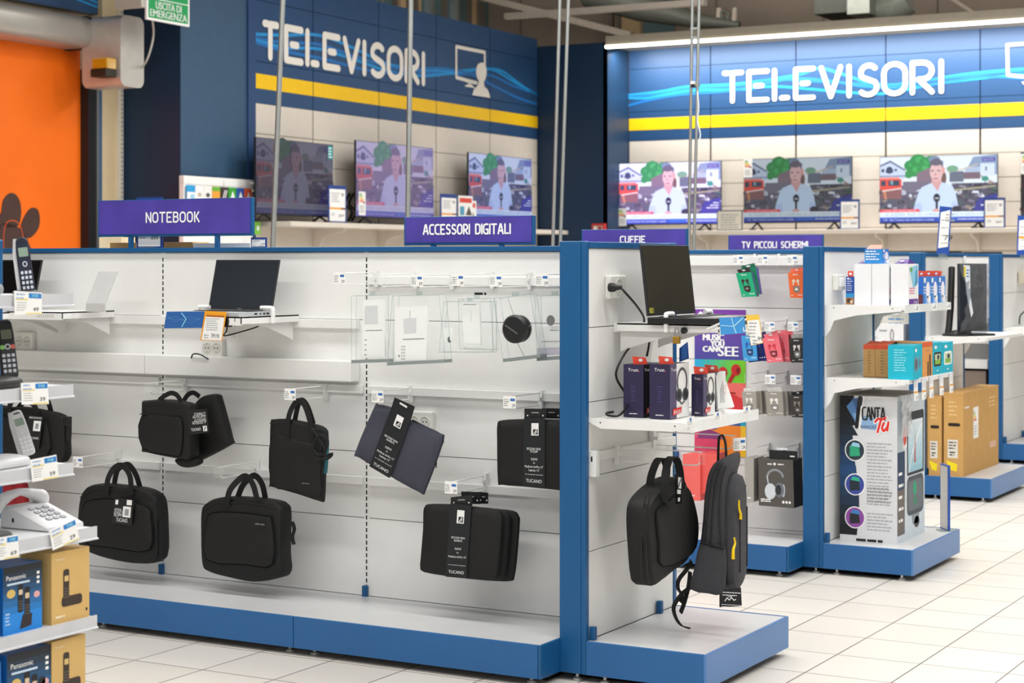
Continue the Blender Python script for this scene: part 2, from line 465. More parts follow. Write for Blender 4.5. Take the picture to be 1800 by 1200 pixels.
# ------------------------------------------------------------------ building shell behind the shop fittings
CONC = M('grey_brown_concrete', '7C7166', 0.85, var=0.08, scale=2)
CONCD = M('dark_ceiling_panel', '5E574F', 0.9, var=0.08, scale=2)
TAN = M('tan_plaster', 'A58E6C', 0.8, var=0.06)
GLASSW = M('dusky_window_glass', '4E6468', 0.25, var=0.1)
b = MB(); b.box(-22, -4, 7.0, 10, 26, 7.1, CONCD)
for yy in (14.5, 17.5, 20.5, 23.5): b.box(-22, yy, 6.75, 10, yy + 0.35, 7.0, CONC)
struct(b.build('ceiling'))
b = MB()
b.box(-16, 24.0, 0, 10, 24.2, 7.0, CONC)
for i in range(16): b.box(-15 + i * 1.6, 23.985, 0, -15 + i * 1.6 + 0.02, 24.0, 7.0, CONCD)
struct(b.build('wall_back'))
b = MB(); b.box(-14.2, -4, 0, -14.0, 24.0, 7.0, CONC)
struct(b.build('wall_side'))
# clerestory windows in the side wall, seen over the fascia
SW = Fr((-13.98, 0, 0), LWD, (0, 0, 1), (1, 0, 0))
SWf = Fr((-13.99, 0, 0), (0, 1, 0), (0, 0, 1), (1, 0, 0))
nwin = 0
for (p0, p1) in ((560, 580), (636, 688), (728, 818), (838, 916)):
    u0 = onP(p0, 20, SWf)[0]; u1 = onP(p1, 20, SWf)[0]; nwin += 1
    w = MB(); w.box(u0, 3.9, -0.02, u1, 6.2, 0.03, GLASSW, SWf)
    wo = w.build('window_%d' % nwin); struct(wo)
    m = MB(); k = max(2, int((u1 - u0) / 0.35))
    for i in range(k + 1):
        uu = u0 + (u1 - u0) * i / k; m.box(uu - 0.03, 3.9, 0.03, uu + 0.03, 6.2, 0.10, STEEL if i % 2 else CONCD, SWf)
    m.build('mullion', wo)
for i, (p0, p1) in enumerate(((582, 634), (690, 726), (820, 836), (918, 965))):
    u0 = onP(p0, 20, SWf)[0]; u1 = onP(p1, 20, SWf)[0]
    t = MB(); t.box(u0, 3.0, 0.0, u1, 6.8, 0.14, TAN, SWf)
    for q in (0.25, 0.6): t.box(u0 + (u1 - u0) * q, 3.0, 0.14, u0 + (u1 - u0) * q + 0.05, 6.8, 0.2, CONCD, SWf)
    struct(t.build('trim_%d' % (i + 1)))
# window and column on the back wall beside the corner
BWf = Fr((0, 23.97, 0), (1, 0, 0), (0, 0, 1), (0, -1, 0))
ua, _ = onP(1131, 45, BWf); ub, _ = onP(1186, 45, BWf); uc, _ = onP(1076, 45, BWf)
w = MB(); w.box(ua, 4.0, 0, ub, 5.6, 0.03, GLASSW, BWf); struct(w.build('window_%d' % (nwin + 1)))
t = MB(); t.box(uc, 3.6, 0, ua, 6.8, 0.12, TAN, BWf)
for q in (0.08, 0.3): t.box(uc + (ua - uc) * q, 3.6, 0.12, uc + (ua - uc) * q + 0.06, 6.8, 0.2, CONCD, BWf)
struct(t.build('trim_5'))
# steel beams and trays that cross above
def bar3(mb, p, q, w, h, mat):
    p = Vector(p); q = Vector(q); d = (q - p).normalized(); sd = d.cross(Vector((0, 0, 1))).normalized(); up = sd.cross(d)
    P = [e + sd * (a * w / 2) + up * (c * h / 2) for e in (p, q) for c in (-1, 1) for a in (-1, 1)]
    mb.add(P, [(0, 1, 3, 2), (4, 6, 7, 5), (0, 4, 5, 1), (2, 3, 7, 6), (0, 2, 6, 4), (1, 5, 7, 3)], mat)
BEAM = M('pale_beam_paint', '8E857A', 0.7, var=0.05)
b = MB(); bar3(b, onY(890, 29, 17.0), onY(1240, 4, 17.0), 0.1, 0.06, BEAM)
tag(b.build('cable_tray'), 'pale straight tray running level across the gap above the dark corner column', 'tray')
b = MB(); bar3(b, onY(835, -8, 22.5), onY(1110, 62, 22.5), 0.1, 0.09, BEAM)
tag(b.build('roof_brace'), 'pale sloping brace crossing behind the tray above the dark corner column', 'beam')
area('ceiling_fill_light', (-7, 19.0, 5.0), 10.0, 1.0, 480, (1, 0.95, 0.88), (math.pi - 0.5, 0, 0))  # added unseen fill pointing up, lifts the dark ceiling and back wall
# ventilation ducts over the light canopy
DUCT = M('duct_metal', '8C9089', 0.45, 0.5, var=0.08)
DUCTD = M('dark_duct_metal', '4B4D47', 0.6, 0.2, var=0.08)
tc = onY(1500, 20, 21.5)
t = thing('ventilation_unit', tc, 'boxy grey ventilation unit with a fat flexible hose above the lit canopy', 'ventilation unit')
p0 = onY(1440, 29, 21.5); p1 = onY(1500, -12, 21.5)
b = MB(); b.box(p0.x, 21.3, p0.z, p1.x, 22.3, p0.z + 0.5, DUCTD); b.build('fan_housing', t, 0.01)
p2 = onY(1540, 32, 21.5)
b = MB(); b.box(p1.x, 21.25, p0.z - 0.04, p2.x, 22.2, p0.z + 0.5, DUCT); b.build('outlet_box', t, 0.01)
b = MB(); path = []; rad = []
for i in range(40):
    k = i / 39; path.append(onY(1535 + 60 * k, 16 - 20 * k * k, 21.7)); rad.append(0.2 + (0.014 if i % 2 else 0.0))
b.tube(path, rad, DUCT, 16); b.build('flexible_hose', t)
b = MB(); b.tube([onY(1040, -22, 22.0), onY(1130, 12, 22.0), onY(1225, 36, 22.0), onY(1300, 44, 22.0)], [0.28, 0.2, 0.1, 0.05], DUCTD, 12)
tag(b.build('air_duct'), 'dark tapering air duct above the canopy beside the paired poles', 'duct')
t = thing('pipe_valve', onY(1278, 40, 22.0), 'small pipes with a hooped valve standing above the lit canopy', 'pipe')
for px in (1262, 1290):
    b = MB(); b.tube([onY(px, 46, 22.0), onY(px + 2, 14, 22.0)], 0.035, BEAM, 8); b.build('pipe', t)
b = MB(); b.tube([onY(1270, 34, 22.0), onY(1268, 24, 22.0), onY(1274, 18, 22.0), onY(1281, 24, 22.0), onY(1278, 38, 22.0)], 0.03, DUCTD, 8); b.build('valve', t)
b = MB(); b.tube([onY(1670, -4, 22.3), onY(1722, 30, 22.3)], 0.025, BEAM, 6); b.build('stay_rod', None)
tag(bpy.data.objects['stay_rod'], 'thin sloping steel rod above the canopy beyond the flexible hose', 'rod')

# ------------------------------------------------------------------ cream television walls
def zavg(fr, pts): return sum(onP(x, y, fr)[1] for x, y in pts) / len(pts)
zs = [1.11 + 0.275 * i for i in range(-3, 8)]
def cream_wall(name, fr, seams, u0, u1, ztop):
    b = MB(); us = [u0] + [q for q in seams if u0 < q < u1] + [u1]
    b.box(u0, 0, -0.06, u1, ztop, -0.012, M('panel_gap', 'A0978B', 0.8), fr)
    zz = [0.0] + [z for z in zs if 0.2 < z < ztop - 0.05] + [ztop]
    for a, c in zip(us, us[1:]):
        for z0, z1 in zip(zz, zz[1:]):
            b.box(a + 0.012, z0 + 0.004, -0.02, c - 0.012, z1 - 0.004, 0.0, CREAM, fr)
    w = struct(b.build(name))
    m = MB()
    for q in us[1:-1]:
        z = 0.4
        while z < ztop - 0.1:
            m.box(q - 0.004, z, -0.011, q + 0.004, z + 0.022, -0.006, M('slot_grey', '8A8178', 0.8), fr); z += 0.05
        m.box(q - 0.012, 0, -0.02, q + 0.012, ztop, -0.012, CREAM, fr)
    m.build('upright', w)
    return w
rs = [onP(x, 300, RW)[0] for x in (1249, 1399, 1557, 1723)]
rs.append(2 * rs[-1] - rs[-2]); RE = rs[-1] + 1.1
z_rb = zavg(RW, [(1106, 248.3), (1800, 223.9)]); z_ry0 = zavg(RW, [(1106, 229.4), (1800, 202.8)]); z_ry1 = zavg(RW, [(1105.6, 209.4), (1800, 179.1)])
ZT = 4.16
cream_wall('wall_right', RW, rs, 0.0, RE, z_rb)
ls = [onP(x, 300, LW)[0] for x in (550, 665.7, 766.7, 861)]; LE = onP(945, 300, LW)[0]
z_lb = zavg(LW, [(447, 179.4), (945, 245.6)]); z_ly0 = zavg(LW, [(447, 154.4), (945, 225)]); z_ly1 = zavg(LW, [(447, 128.3), (945, 205)])
z_lt = zavg(LW, [(667, 3), (943, 68)])
cream_wall('wall_left', LW, ls, 0.0, LE, z_lb)

# ------------------------------------------------------------------ blue fascias with lettering
FASC = M('fascia_blue', '21466F', 0.45, var=0.04, scale=2)
YEL = M('fascia_yellow', 'F4C400', 0.5, var=0.02)
LETW = M('letter_white', 'ECE7DE', 0.5, var=0.01)
CYAN = M('wave_cyan', '1C8FD0', 0.5, var=0.1, scale=1.5)
CYAN2 = M('wave_dim_cyan', '1B6DB4', 0.5, var=0.1, scale=1.5)
def fascia(fr, u0, u1, zb, zt, seams, y0, y1, letters, waves, icon, label):
    t = thing('fascia_sign', fr.p((u0 + u1) / 2, zb, 0), label, 'sign')
    b = MB(); us = [u0] + [q for q in seams if u0 < q < u1] + [u1]
    b.box(u0, zb, -0.05, u1, zt, -0.012, M('fascia_gap', '0B1E3A', 0.8), fr)
    sp = [zb, zb + (zt - zb) * 0.32, zb + (zt - zb) * 0.79, zt]
    for a, c in zip(us, us[1:]):
        for z0, z1 in zip(sp, sp[1:]): b.box(a + 0.007, z0 + (0.003 if z0 > zb else 0), -0.02, c - 0.007, z1 - 0.003, 0.0, FASC, fr)
    b.build('panel', t)
    b = MB()
    for a, c in zip(us, us[1:]): b.box(a + 0.007, y0, 0.0, c - 0.007, y1, 0.004, YEL, fr)
    b.build('yellow_band', t)
    b = MB()
    for k, w in enumerate(waves):
        q = smooth([onP(x, y, fr) for x, y in w], 8, False)
        for i in range(len(q) - 1): b.stroke(fr, [q[i], q[i + 1]], 0.03, CYAN if k % 2 == 0 else CYAN2, 0.0018 + 0.0003 * k, 0, i == 0)
    b.build('wave_lines', t)
    b = MB()
    for k, (ch, x0, x1) in enumerate(letters):
        uu0 = onP(x0, 130, fr)[0]; uu1 = onP(x1, 130, fr)[0]
        lz0, lz1, sw = icon['z0'], icon['z1'], icon['w']
        H = lz1 - lz0 - sw
        gw, ss = GL[ch]; kk = (uu1 - uu0 - sw) / gw if gw else 0
        for q in ss: b.stroke(fr, [(uu0 + sw / 2 + a * kk if gw else (uu0 + uu1) / 2, lz0 + sw / 2 + c * H) for a, c in q], sw, LETW, 0.006 + 0.0004 * (k % 2), 0.004)
    b.build('lettering', t)
    b = MB(); P = lambda x, y: onP(x, y, fr)
    for a, c in icon['frame']: b.stroke(fr, [P(*a), P(*c)], icon['fw'], LETW, 0.006, 0.003)
    for k, pl in enumerate(icon['fill']): b.prism(fr, [P(*q) for q in pl], 0.0055, 0.0105 + 0.0004 * k, LETW)
    b.build('viewer_icon', t)
    return t
zA = zavg(RW, [(1289, 181.8), (1654, 165)]); zB = zavg(RW, [(1289, 124.4), (1654, 103.4)])
RL = [('T', 1270, 1308), ('E', 1313, 1353), ('L', 1358, 1389), ('E', 1395, 1434), ('V', 1440, 1482), ('I', 1488, 1498), ('S', 1507, 1546), ('O', 1550, 1596), ('R', 1600, 1643), ('I', 1649, 1661)]
wv = [[(1106, 167), (1160, 161), (1210, 152), (1300, 147), (1400, 132), (1440, 120), (1480, 130), (1540, 148), (1600, 146), (1700, 130), (1800, 121)],
      [(1106, 170), (1150, 166), (1210, 157), (1300, 150), (1360, 140), (1440, 143), (1520, 148), (1570, 150), (1650, 139), (1740, 129), (1800, 124)],
      [(1106, 172), (1140, 172), (1210, 160), (1300, 157), (1360, 152), (1430, 157), (1500, 163), (1560, 164), (1640, 148), (1740, 136), (1800, 131)],
      [(1106, 185), (1150, 174), (1200, 166), (1280, 160), (1350, 146), (1400, 138), (1460, 142), (1520, 152), (1600, 153), (1720, 136), (1800, 138)]]
fascia(RW, 0, RE, z_rb, ZT, rs, z_ry0, z_ry1, RL, wv,
       dict(z0=zA, z1=zB, w=0.057, fw=0.036, frame=[((1771, 79), (1800, 77)), ((1771, 79), (1772, 132)), ((1772, 132), (1800, 135)), ((1800, 77), (1860, 73)), ((1860, 73), (1860, 110))],
            fill=[[(1796, 144), (1860, 138), (1860, 143), (1800, 149)]]),
       'bright blue fascia over the far televisions, lit by the canopy, with white TELEVISORI lettering')
zA = zavg(LW, [(478, 108), (743, 151)]); zB = zavg(LW, [(475, 37), (743, 90)])
LL = [('T', 460, 489), ('E', 498, 532), ('L', 535.5, 560), ('E', 565.5, 597), ('V', 601, 632), ('I', 635, 643), ('S', 648, 676), ('O', 678.5, 707.5), ('R', 710, 736), ('I', 738.5, 747)]
wv = [[(448, 60), (500, 62), (560, 62), (620, 84), (680, 112), (740, 122), (800, 125), (860, 121), (900, 142), (944, 166)],
      [(448, 67), (500, 75), (560, 78), (620, 98), (680, 116), (740, 126), (800, 130), (860, 132), (900, 150), (944, 165)],
      [(448, 70), (500, 84), (560, 86), (620, 104), (680, 124), (740, 133), (800, 128), (850, 122), (880, 124), (910, 145), (930, 160)],
      [(448, 74), (500, 90), (570, 104), (640, 122), (700, 128), (760, 120), (820, 128), (870, 152), (910, 172), (944, 183)]]
hd = smooth([(836, 128), (838, 115), (845, 110), (852, 114), (854, 128), (852, 138), (849, 143), (841, 142), (838, 137)], 3)
bd = [(829, 167), (832, 157), (838, 151), (841, 142), (849, 143), (850, 152), (856, 158), (859, 166), (860, 172)]
fascia(LW, 0, LE, z_lb, z_lt, ls, z_ly0, z_ly1, LL, wv,
       dict(z0=zA, z1=zB, w=0.070, fw=0.04, frame=[((801, 82), (851, 92)), ((801, 82), (801, 136)), ((801, 136), (836, 146)), ((851, 92), (851, 112))],
            fill=[hd, bd, [(802, 134), (838, 143), (838, 147), (825, 147), (802, 138)], [(817, 150), (824, 147), (828, 149), (832, 153), (834, 155), (816, 152)]]),
       'dim navy fascia over the slanted row of televisions, with grey-white TELEVISORI lettering')

# ------------------------------------------------------------------ dark corner column, blue column, reveal, light canopy
NAVYD = M('column_navy', '14304C', 0.45, var=0.04, scale=3)
rx0 = onY(1065, 300, 19.72).x
b = MB()
b.box(-10.9, 19.72, 0, -9.82, 19.76, 4.2, NAVYD); b.box(-9.86, 19.72, 0, -9.82, RY, 4.2, NAVYD); b.box(-10.9, 19.76, 0, -9.86, RY, 4.2, NAVYD)
struct(b.build('column_corner'))
t = thing('light_canopy', (-5, 19.72, 4.12), 'long beige light canopy with a glowing strip along the top of the far wall', 'light')
x1c = -9.82 + RE
b = MB(); b.box(-9.82, 19.70, 4.155, x1c, RY, 4.27, M('canopy_beige', 'A79F90', 0.6))
b.build('housing', t, 0.004)
b = MB(); b.box(-9.82, 19.69, 4.125, x1c, 19.76, 4.155, glow('FFF8E6', 6.0)); b.build('light_strip', t)
area('canopy_light', ((-9.82 + x1c) / 2, 19.90, 4.10), x1c + 9.7, 0.12, 150, (1, 0.98, 0.95), (math.radians(14), 0, 0))
# blue column at the near end of the left wall
cl = onP(318, 300, LW)[0]
b = MB(); b.box(cl, 0, -0.8, -0.002, 5.2, 0.0, M('column_blue', '35536F', 0.5, var=0.04), LW)
b.box(-0.12, 0, 0.0, -0.002, 5.2, 0.02, M('column_edge', '25446F', 0.45), LW)
b.box(cl - 0.01, 0, -0.8, cl - 0.001, 5.2, 0.0, NAVYD, LW)
struct(b.build('column_blue'))

# ------------------------------------------------------------------ orange roll-up door wall
d150 = onP(150, 300, DW)[0]; d172 = onP(172, 300, DW)[0]; d215 = cl - 0.02
b = MB(); b.box(d172 - 3.2, 0, -0.3, d215, 6.0, -0.1, M('door_wall_cream', 'C9B795', 0.6, var=0.03), DW)
struct(b.build('wall_door'))
b = MB(); b.box(d172, 0, -0.1, d215 - 0.10, 4.0, 0.05, M('pilaster_cream', 'D3BF98', 0.6, var=0.03), DW)
b.box(d215 - 0.10, 0, -0.1, d215 - 0.055, 4.0, 0.07, M('pilaster_pale', 'DDD3BF', 0.6), DW)
b.box(d215 - 0.05, 0, -0.1, d215, 4.0, 0.05, M('pilaster_strip', 'CFCBC0', 0.6), DW)
z = 1.2
while z < 3.9: b.box(d215 - 0.03, z, 0.05, d215 - 0.012, z + 0.02, 0.053, ink('8F8F88'), DW); z += 0.04
struct(b.build('trim_6'))
door = sthing('door_1', DW.p(d150 - 0.5, 0, 0), 'orange fabric roll-up door under a grey metal drum housing')
OR = M('orange_curtain', 'FA7208', 0.55, var=0.05, scale=1.2, bump=0.25, bscale=3)
b = MB(); b.box(d150 - 3.0, 0, -0.06, d150 - 0.03, onP(150, 88, DW)[1] + 0.10, -0.03, OR, DW); cur = b.build('curtain', door)
b = MB(); paw = M('paw_brown', '4A332C', 0.6, var=0.08)
P = lambda x, y: onP(x, y, DW)
for pts in ([(8, 395), (8, 360), (14, 345), (24, 339), (34, 344), (40, 358), (41, 378), (34, 398)],
            [(-20, 470), (-16, 424), (0, 398), (20, 392), (42, 404), (54, 426), (62, 470)],
            [(40, 402), (46, 382), (58, 366), (70, 368), (74, 386), (70, 404), (56, 418), (44, 412)],
            [(-30, 402), (-26, 372), (-10, 364), (4, 374), (6, 398), (-6, 414), (-22, 416)]):
    b.prism(DW, smooth([P(*q) for q in pts], 4), -0.03, -0.024, paw)
ring = smooth([P(*q) for q in ((12, 400), (20, 388), (34, 390), (42, 404), (44, 430), (38, 460), (16, 460), (10, 430))], 4)
for i in range(len(ring)): b.stroke(DW, [ring[i], ring[(i + 1) % len(ring)]], 0.008, ink('D9552A'), -0.0235)
b.build('paw_print', cur)
b = MB(); b.box(d150 - 0.03, 0, -0.1, d150 + 0.075, 3.25, 0.06, ink('15161A'), DW); b.box(d150 + 0.075, 0, -0.1, d150 + 0.10, 3.25, 0.07, STEEL, DW)
b.box(d150 + 0.10, 0, -0.1, d172, 3.25, 0.05, M('rail_blue_grey', '45607E', 0.5), DW); b.build('guide_rail', door)
# drum housing: rounded profile swept along the wall
GREYM = M('housing_metal', 'B2AEA6', 0.36, 0.35, var=0.03)
zt, zb_ = onP(60, 30, DW)[1], onP(100, 80, DW)[1]
hz0 = onP(150, 88, DW)[1] - 0.02; hz1 = onP(120, 38, DW)[1] + 0.02
def swept(fr, u0, u1, prof, mat, mb):
    rings = [[fr.p(u, z, n) for n, z in prof] for u in (u0, u1)]; mb.loft(rings, mat)
prof = rrect(-0.1, hz0, 0.30, hz1, 0.09, 5)
hs = Fr(DW.O, DW.U, DW.V, DW.N)
b = MB(); swept(hs, d150 - 3.0, onP(212, 90, DW.sh(0, 0, 0.62))[0] + 0.02, prof, GREYM, b); b.build('drum_housing', door)
b = MB(); us_ = onP(164, 60, DW.sh(0, 0, 0.30))[0]; swept(hs, us_, us_ + 0.02, rrect(-0.1, hz0 - 0.012, 0.312, hz1 + 0.012, 0.1, 5), ink('1B1B1B'), b); b.build('seal', door)
NF = 0.62
MF = DW.sh(0, 0, NF)
m0 = onP(212, 90, MF); m1 = onP(253, 90, MF); mz0 = onP(230, 153, MF)[1]; mz1 = onP(230, 28, MF)[1]
b = MB(); b.loft([[MF.p(u, v, n) for u, v in rrect(m0[0], mz0, m1[0], mz1, 0.07, 6)] for n in (-0.43, -0.04, 0.0)], M('motor_cover_metal', 'C3C0B8', 0.34, 0.3, var=0.04))
mc = b.build('motor_cover', door)
n0 = 0.46
BF = Fr(MF.p(m0[0] - 0.02, 0, 0), MF.N * -1, MF.V, MF.U * -1)
def onB(x, y): return onP(x, y, BF)
bc = onB(191, 122)
b = MB(); b.box(bc[0] - 0.09, bc[1] - 0.005, 0.0, bc[0] + 0.075, bc[1] + 0.09, 0.13, M('amber_lens', 'D9A310', 0.15, trans=0.3), BF); bo = b.build('amber_beacon', door, 0.01)
bo['label'] = 'amber warning beacon'
b = MB(); b.box(bc[0] - 0.09, bc[1] - 0.075, 0.0, bc[0] + 0.085, bc[1] - 0.005, 0.14, ink('2A2418'), BF); b.build('beacon_base', bo, 0.008)
# blue strip above the door housing
b = MB(); zz0 = onP(150, 16, DW)[1]
b.box(d150 - 3.0, onP(130, 14, DW)[1] - 0.02, -0.1, d215, 6.0, 0.0, FASC, DW)
for k in range(3):
    q = smooth([(d150 - 1.2, 4.02 + 0.1 * k), (d150 - 0.6, 3.98 + 0.06 * k), (d150 - 0.1, 3.86 + 0.05 * k), (d215 - 0.02, 3.80 + 0.02 * k)], 6, False)
    b.stroke(DW, q, 0.018, CYAN, 0.002 + 0.0004 * k)
struct(b.build('wall_fascia'))

# emergency exit sign hanging in front of the blue column
ES = LW.sh(0, 0, 0.30)
e = [onP(x, y, ES) for x, y in ((258, 33), (333, 48))]
eu0, eu1 = e[0][0], e[1][0]; ez0 = (e[0][1] + e[1][1]) / 2; ez1 = ez0 + 0.42
t = thing('emergency_exit_sign', ES.p((eu0 + eu1) / 2, ez0, 0), 'green emergency exit sign USCITA DI EMERGENZA hung high on the blue column', 'sign')
GRN = M('exit_green', '109A52', 0.4, var=0.01)
b = MB(); b.box(eu0, ez0, -0.02, eu1, ez1, 0.0, PAPER, ES)
b.quad(ES, eu0 + 0.02, ez0 + 0.02, eu1 - 0.02, ez1 - 0.02, GRN, 0.001)
W_ = eu1 - eu0
yl = ez0 + 0.182
b.quad(ES, eu0 + 0.02, yl, eu1 - 0.02, yl + 0.007, INKW, 0.002)
b.text(ES, 'EMERGENZA', (eu0 + eu1) / 2, ez0 + 0.034, 0.088, INKW, 0.002, W_ * 0.86, 'c'); b.text(ES, 'USCITA DI', (eu0 + eu1) / 2, ez0 + 0.106, 0.090, INKW, 0.002, W_ * 0.60, 'c')
for k in range(2):
    b.text(ES, 'EMERGENZA', (eu0 + eu1) / 2 + 0.004 * k, ez0 + 0.034, 0.088, INKW, 0.0025, W_ * 0.86, 'c'); b.text(ES, 'USCITA DI', (eu0 + eu1) / 2 + 0.004 * k, ez0 + 0.106, 0.090, INKW, 0.0025, W_ * 0.60, 'c')
b.poly(ES, [(eu0 + 0.1, yl + 0.05), (eu0 + 0.2, yl + 0.05), (eu0 + 0.2, yl + 0.2), (eu0 + 0.1, yl + 0.2)], INKW, 0.002)
b.build('board', t)
b = MB(); b.box(eu0 - 0.05, ez0 + 0.10, -0.3, eu0 + 0.02, ez0 + 0.5, -0.02, M('bracket_grey', 'B9B4AA', 0.5), ES); b.build('bracket', t)
cp = lambda x, y, fr_: fr_.p(*onP(x, y, fr_))
HN = LW.sh(0, 0, 0.10)
cb = [cp(268, 36, ES.sh(0, 0, -0.03)), cp(270, 58, HN), cp(266, 82, HN), cp(258, 106, HN.sh(0, 0, -0.05)), cp(249, 120, MF.sh(0, 0, -0.02))]
b = MB(); b.tube(smooth([tuple(q) for q in cb], 6, False), 0.009, M('grey_cable', 'B8B6B0', 0.5), 6); b.build('cable', t)

# ------------------------------------------------------------------ steel poles between the gondolas and the television walls
def pole(label, Y, top, bot, r, group=None, fit=None):
    a = onY(*bot, Y); c = onY(*top, Y); d = (c - a); a2 = a - d * (a.z / d.z); c2 = c + d * ((7.0 - c.z) / d.z)
    o = thing('steel_pole', a2, label, 'pole', group)
    b = MB(); b.tube([a2, c2], r, STEEL, 12); b.build('tube', o)
    b = MB(); b.lathe(Fr(a2, (1, 0, 0), (0, 1, 0), (0, 0, 1)), [(0.07, 0), (0.07, 0.008), (r + 0.01, 0.012), (r + 0.005, 0.05)], STEEL, 20); b.build('floor_flange', o)
    return o, d.normalized(), a
PG = 'slim galvanised poles rising to the ceiling'
pole('thick steel pole just behind the notebook sign, passing the T of the dim lettering', 8.0, (497, 0), (480, 420), 0.0145, PG)
pole('thick steel pole behind the accessories sign, passing the R of the dim lettering', 8.0, (722, 0), (717, 370), 0.0135, PG)
pole('thin steel pole, first of the pair before the dark corner column', 9.6, (984, 0), (972, 425), 0.0105, PG)
pole('thin steel pole, second of the pair before the dark corner column', 9.6, (999, 0), (985, 425), 0.0105, PG)
pole('thin steel pole, first of the clamped pair before the nearest bright television', 10.2, (1217, 0), (1211, 430), 0.0095, PG)
o, dd, a = pole('thin steel pole, second of the clamped pair, with a white cable, before the bright television', 10.2, (1229, 0), (1220, 430), 0.0095, PG)
b = MB(); b.tube(smooth([tuple(onY(x, y, 10.17)) for x, y in ((1226, 160), (1228, 190), (1226, 212), (1231, 235), (1229, 250))], 5, False), 0.004, WIRE, 6); b.build('cable', o)
b = MB(); q0 = onY(1219, 148, 10.2); b.box(q0.x - 0.014, 10.185, q0.z, q0.x + 0.014, 10.215, q0.z + 0.018, PAPER); b.box(q0.x - 0.012, 10.187, q0.z - 0.02, q0.x + 0.012, 10.213, q0.z, BLACK); b.build('sensor', o)
for y in (50, 66, 150):
    b = MB(); q0 = onY(1222, y, 10.2); b.box(q0.x - 0.03, 10.192, q0.z - 0.007, q0.x + 0.03, 10.208, q0.z + 0.007, STEEL); b.build('clamp', o)
# ------------------------------------------------------------------ gondola shelving
HB, HT, GAPF = 0.15, 1.604, 0.028
PZ = [0.15, 0.475, 0.75, 1.025, 1.30, 1.582]
def foot(par, x, y):
    b = MB(); b.lathe(Fr((x, y, 0), (1, 0, 0), (0, 1, 0), (0, 0, 1)), [(0.018, 0), (0.018, 0.006), (0.007, 0.01), (0.007, 0.05)], M('foot_zinc', 'D8D8D4', 0.35, 0.5), 12)
    b.build('levelling_foot', par)
def panels(mb, fr, u0, u1, zl=PZ, mat=WHITE):
    mb.box(u0, zl[0], -0.02, u1, zl[-1], -0.006, M('panel_gap_grey', '55554F', 0.8), fr)
    for a, c in zip(zl, zl[1:]): mb.box(u0 + 0.003, a + 0.0015, -0.012, u1 - 0.003, c - 0.0015, 0.0, mat, fr)
def upright(par, fr, u, z0=0.15, z1=1.582, clip=True):
    b = MB(); b.box(u - 0.012, z0, -0.012, u + 0.012, z1, 0.0015, WHITE, fr)
    z = z0 + 0.03
    while z < z1 - 0.03: b.box(u - 0.0032, z, 0.0015, u + 0.0032, z + 0.017, 0.0022, SLOT, fr); z += 0.0262
    b.build('upright', par)
    if clip:
        b = MB(); b.box(u - 0.011, z0 - 0.02, 0.0022, u + 0.011, z0 + 0.045, 0.022, BLUE, fr); b.build('foot_clip', par, 0.003)
def gondola(label, Y, xs, depth, ztop=HT, rear=True, ends=(False, True), seam=None):
    x0, x1 = xs[0], xs[-1]; yb = Y - depth
    t = thing('gondola_shelving', ((x0 + x1) / 2, Y, 0), label, 'shelving')
    fr = front(0, Y, 0)
    for a, c in zip(xs, xs[1:]):
        b = MB(); panels(b, fr, a, c); b.build('back_panel', t)
        b = MB(); b.box(a, yb, HB - 0.012, c, Y - 0.003, HB, DECK); b.build('base_deck', t)
        b = MB(); b.box(a + 0.0012, yb - 0.012, GAPF, c - 0.0012, yb, HB + 0.002, KICK); b.build('kick_plate', t, 0.003)
        for xx in (a + 0.06, c - 0.06): foot(t, xx, yb + 0.05); foot(t, xx, Y - 0.06)
    for xx in xs[1:-1]: upright(t, fr, xx)
    if ends[1]:
        b = MB(); b.box(x1, yb - 0.012, GAPF, x1 + 0.012, Y, HB + 0.002, BLUE); b.build('base_end', t, 0.003)
    b = MB(); b.box(x0, Y - 0.014, ztop - 0.021, x1, Y + 0.06, ztop, BLUE); b.build('top_trim', t, 0.003)
    b = MB(); b.box(x0, Y + 0.02, 0.03, x1, Y + 0.045, ztop - 0.021, WHITE)
    b.build('rear_panel', t)
    b = MB(); b.box(x0, Y + 0.045, 0.03, x1, Y + depth * 0.8, HB, KICK); b.build('rear_base', t)
    b = MB(); b.box(x0 + 0.02, yb + 0.10, 0.0, x1 - 0.02, Y + 0.3, GAPF, ink('0D0D0E', 0.9)); b.build('under_base_shade_sheet', t)  # near-black sheet standing in for the shade under the base
    return t
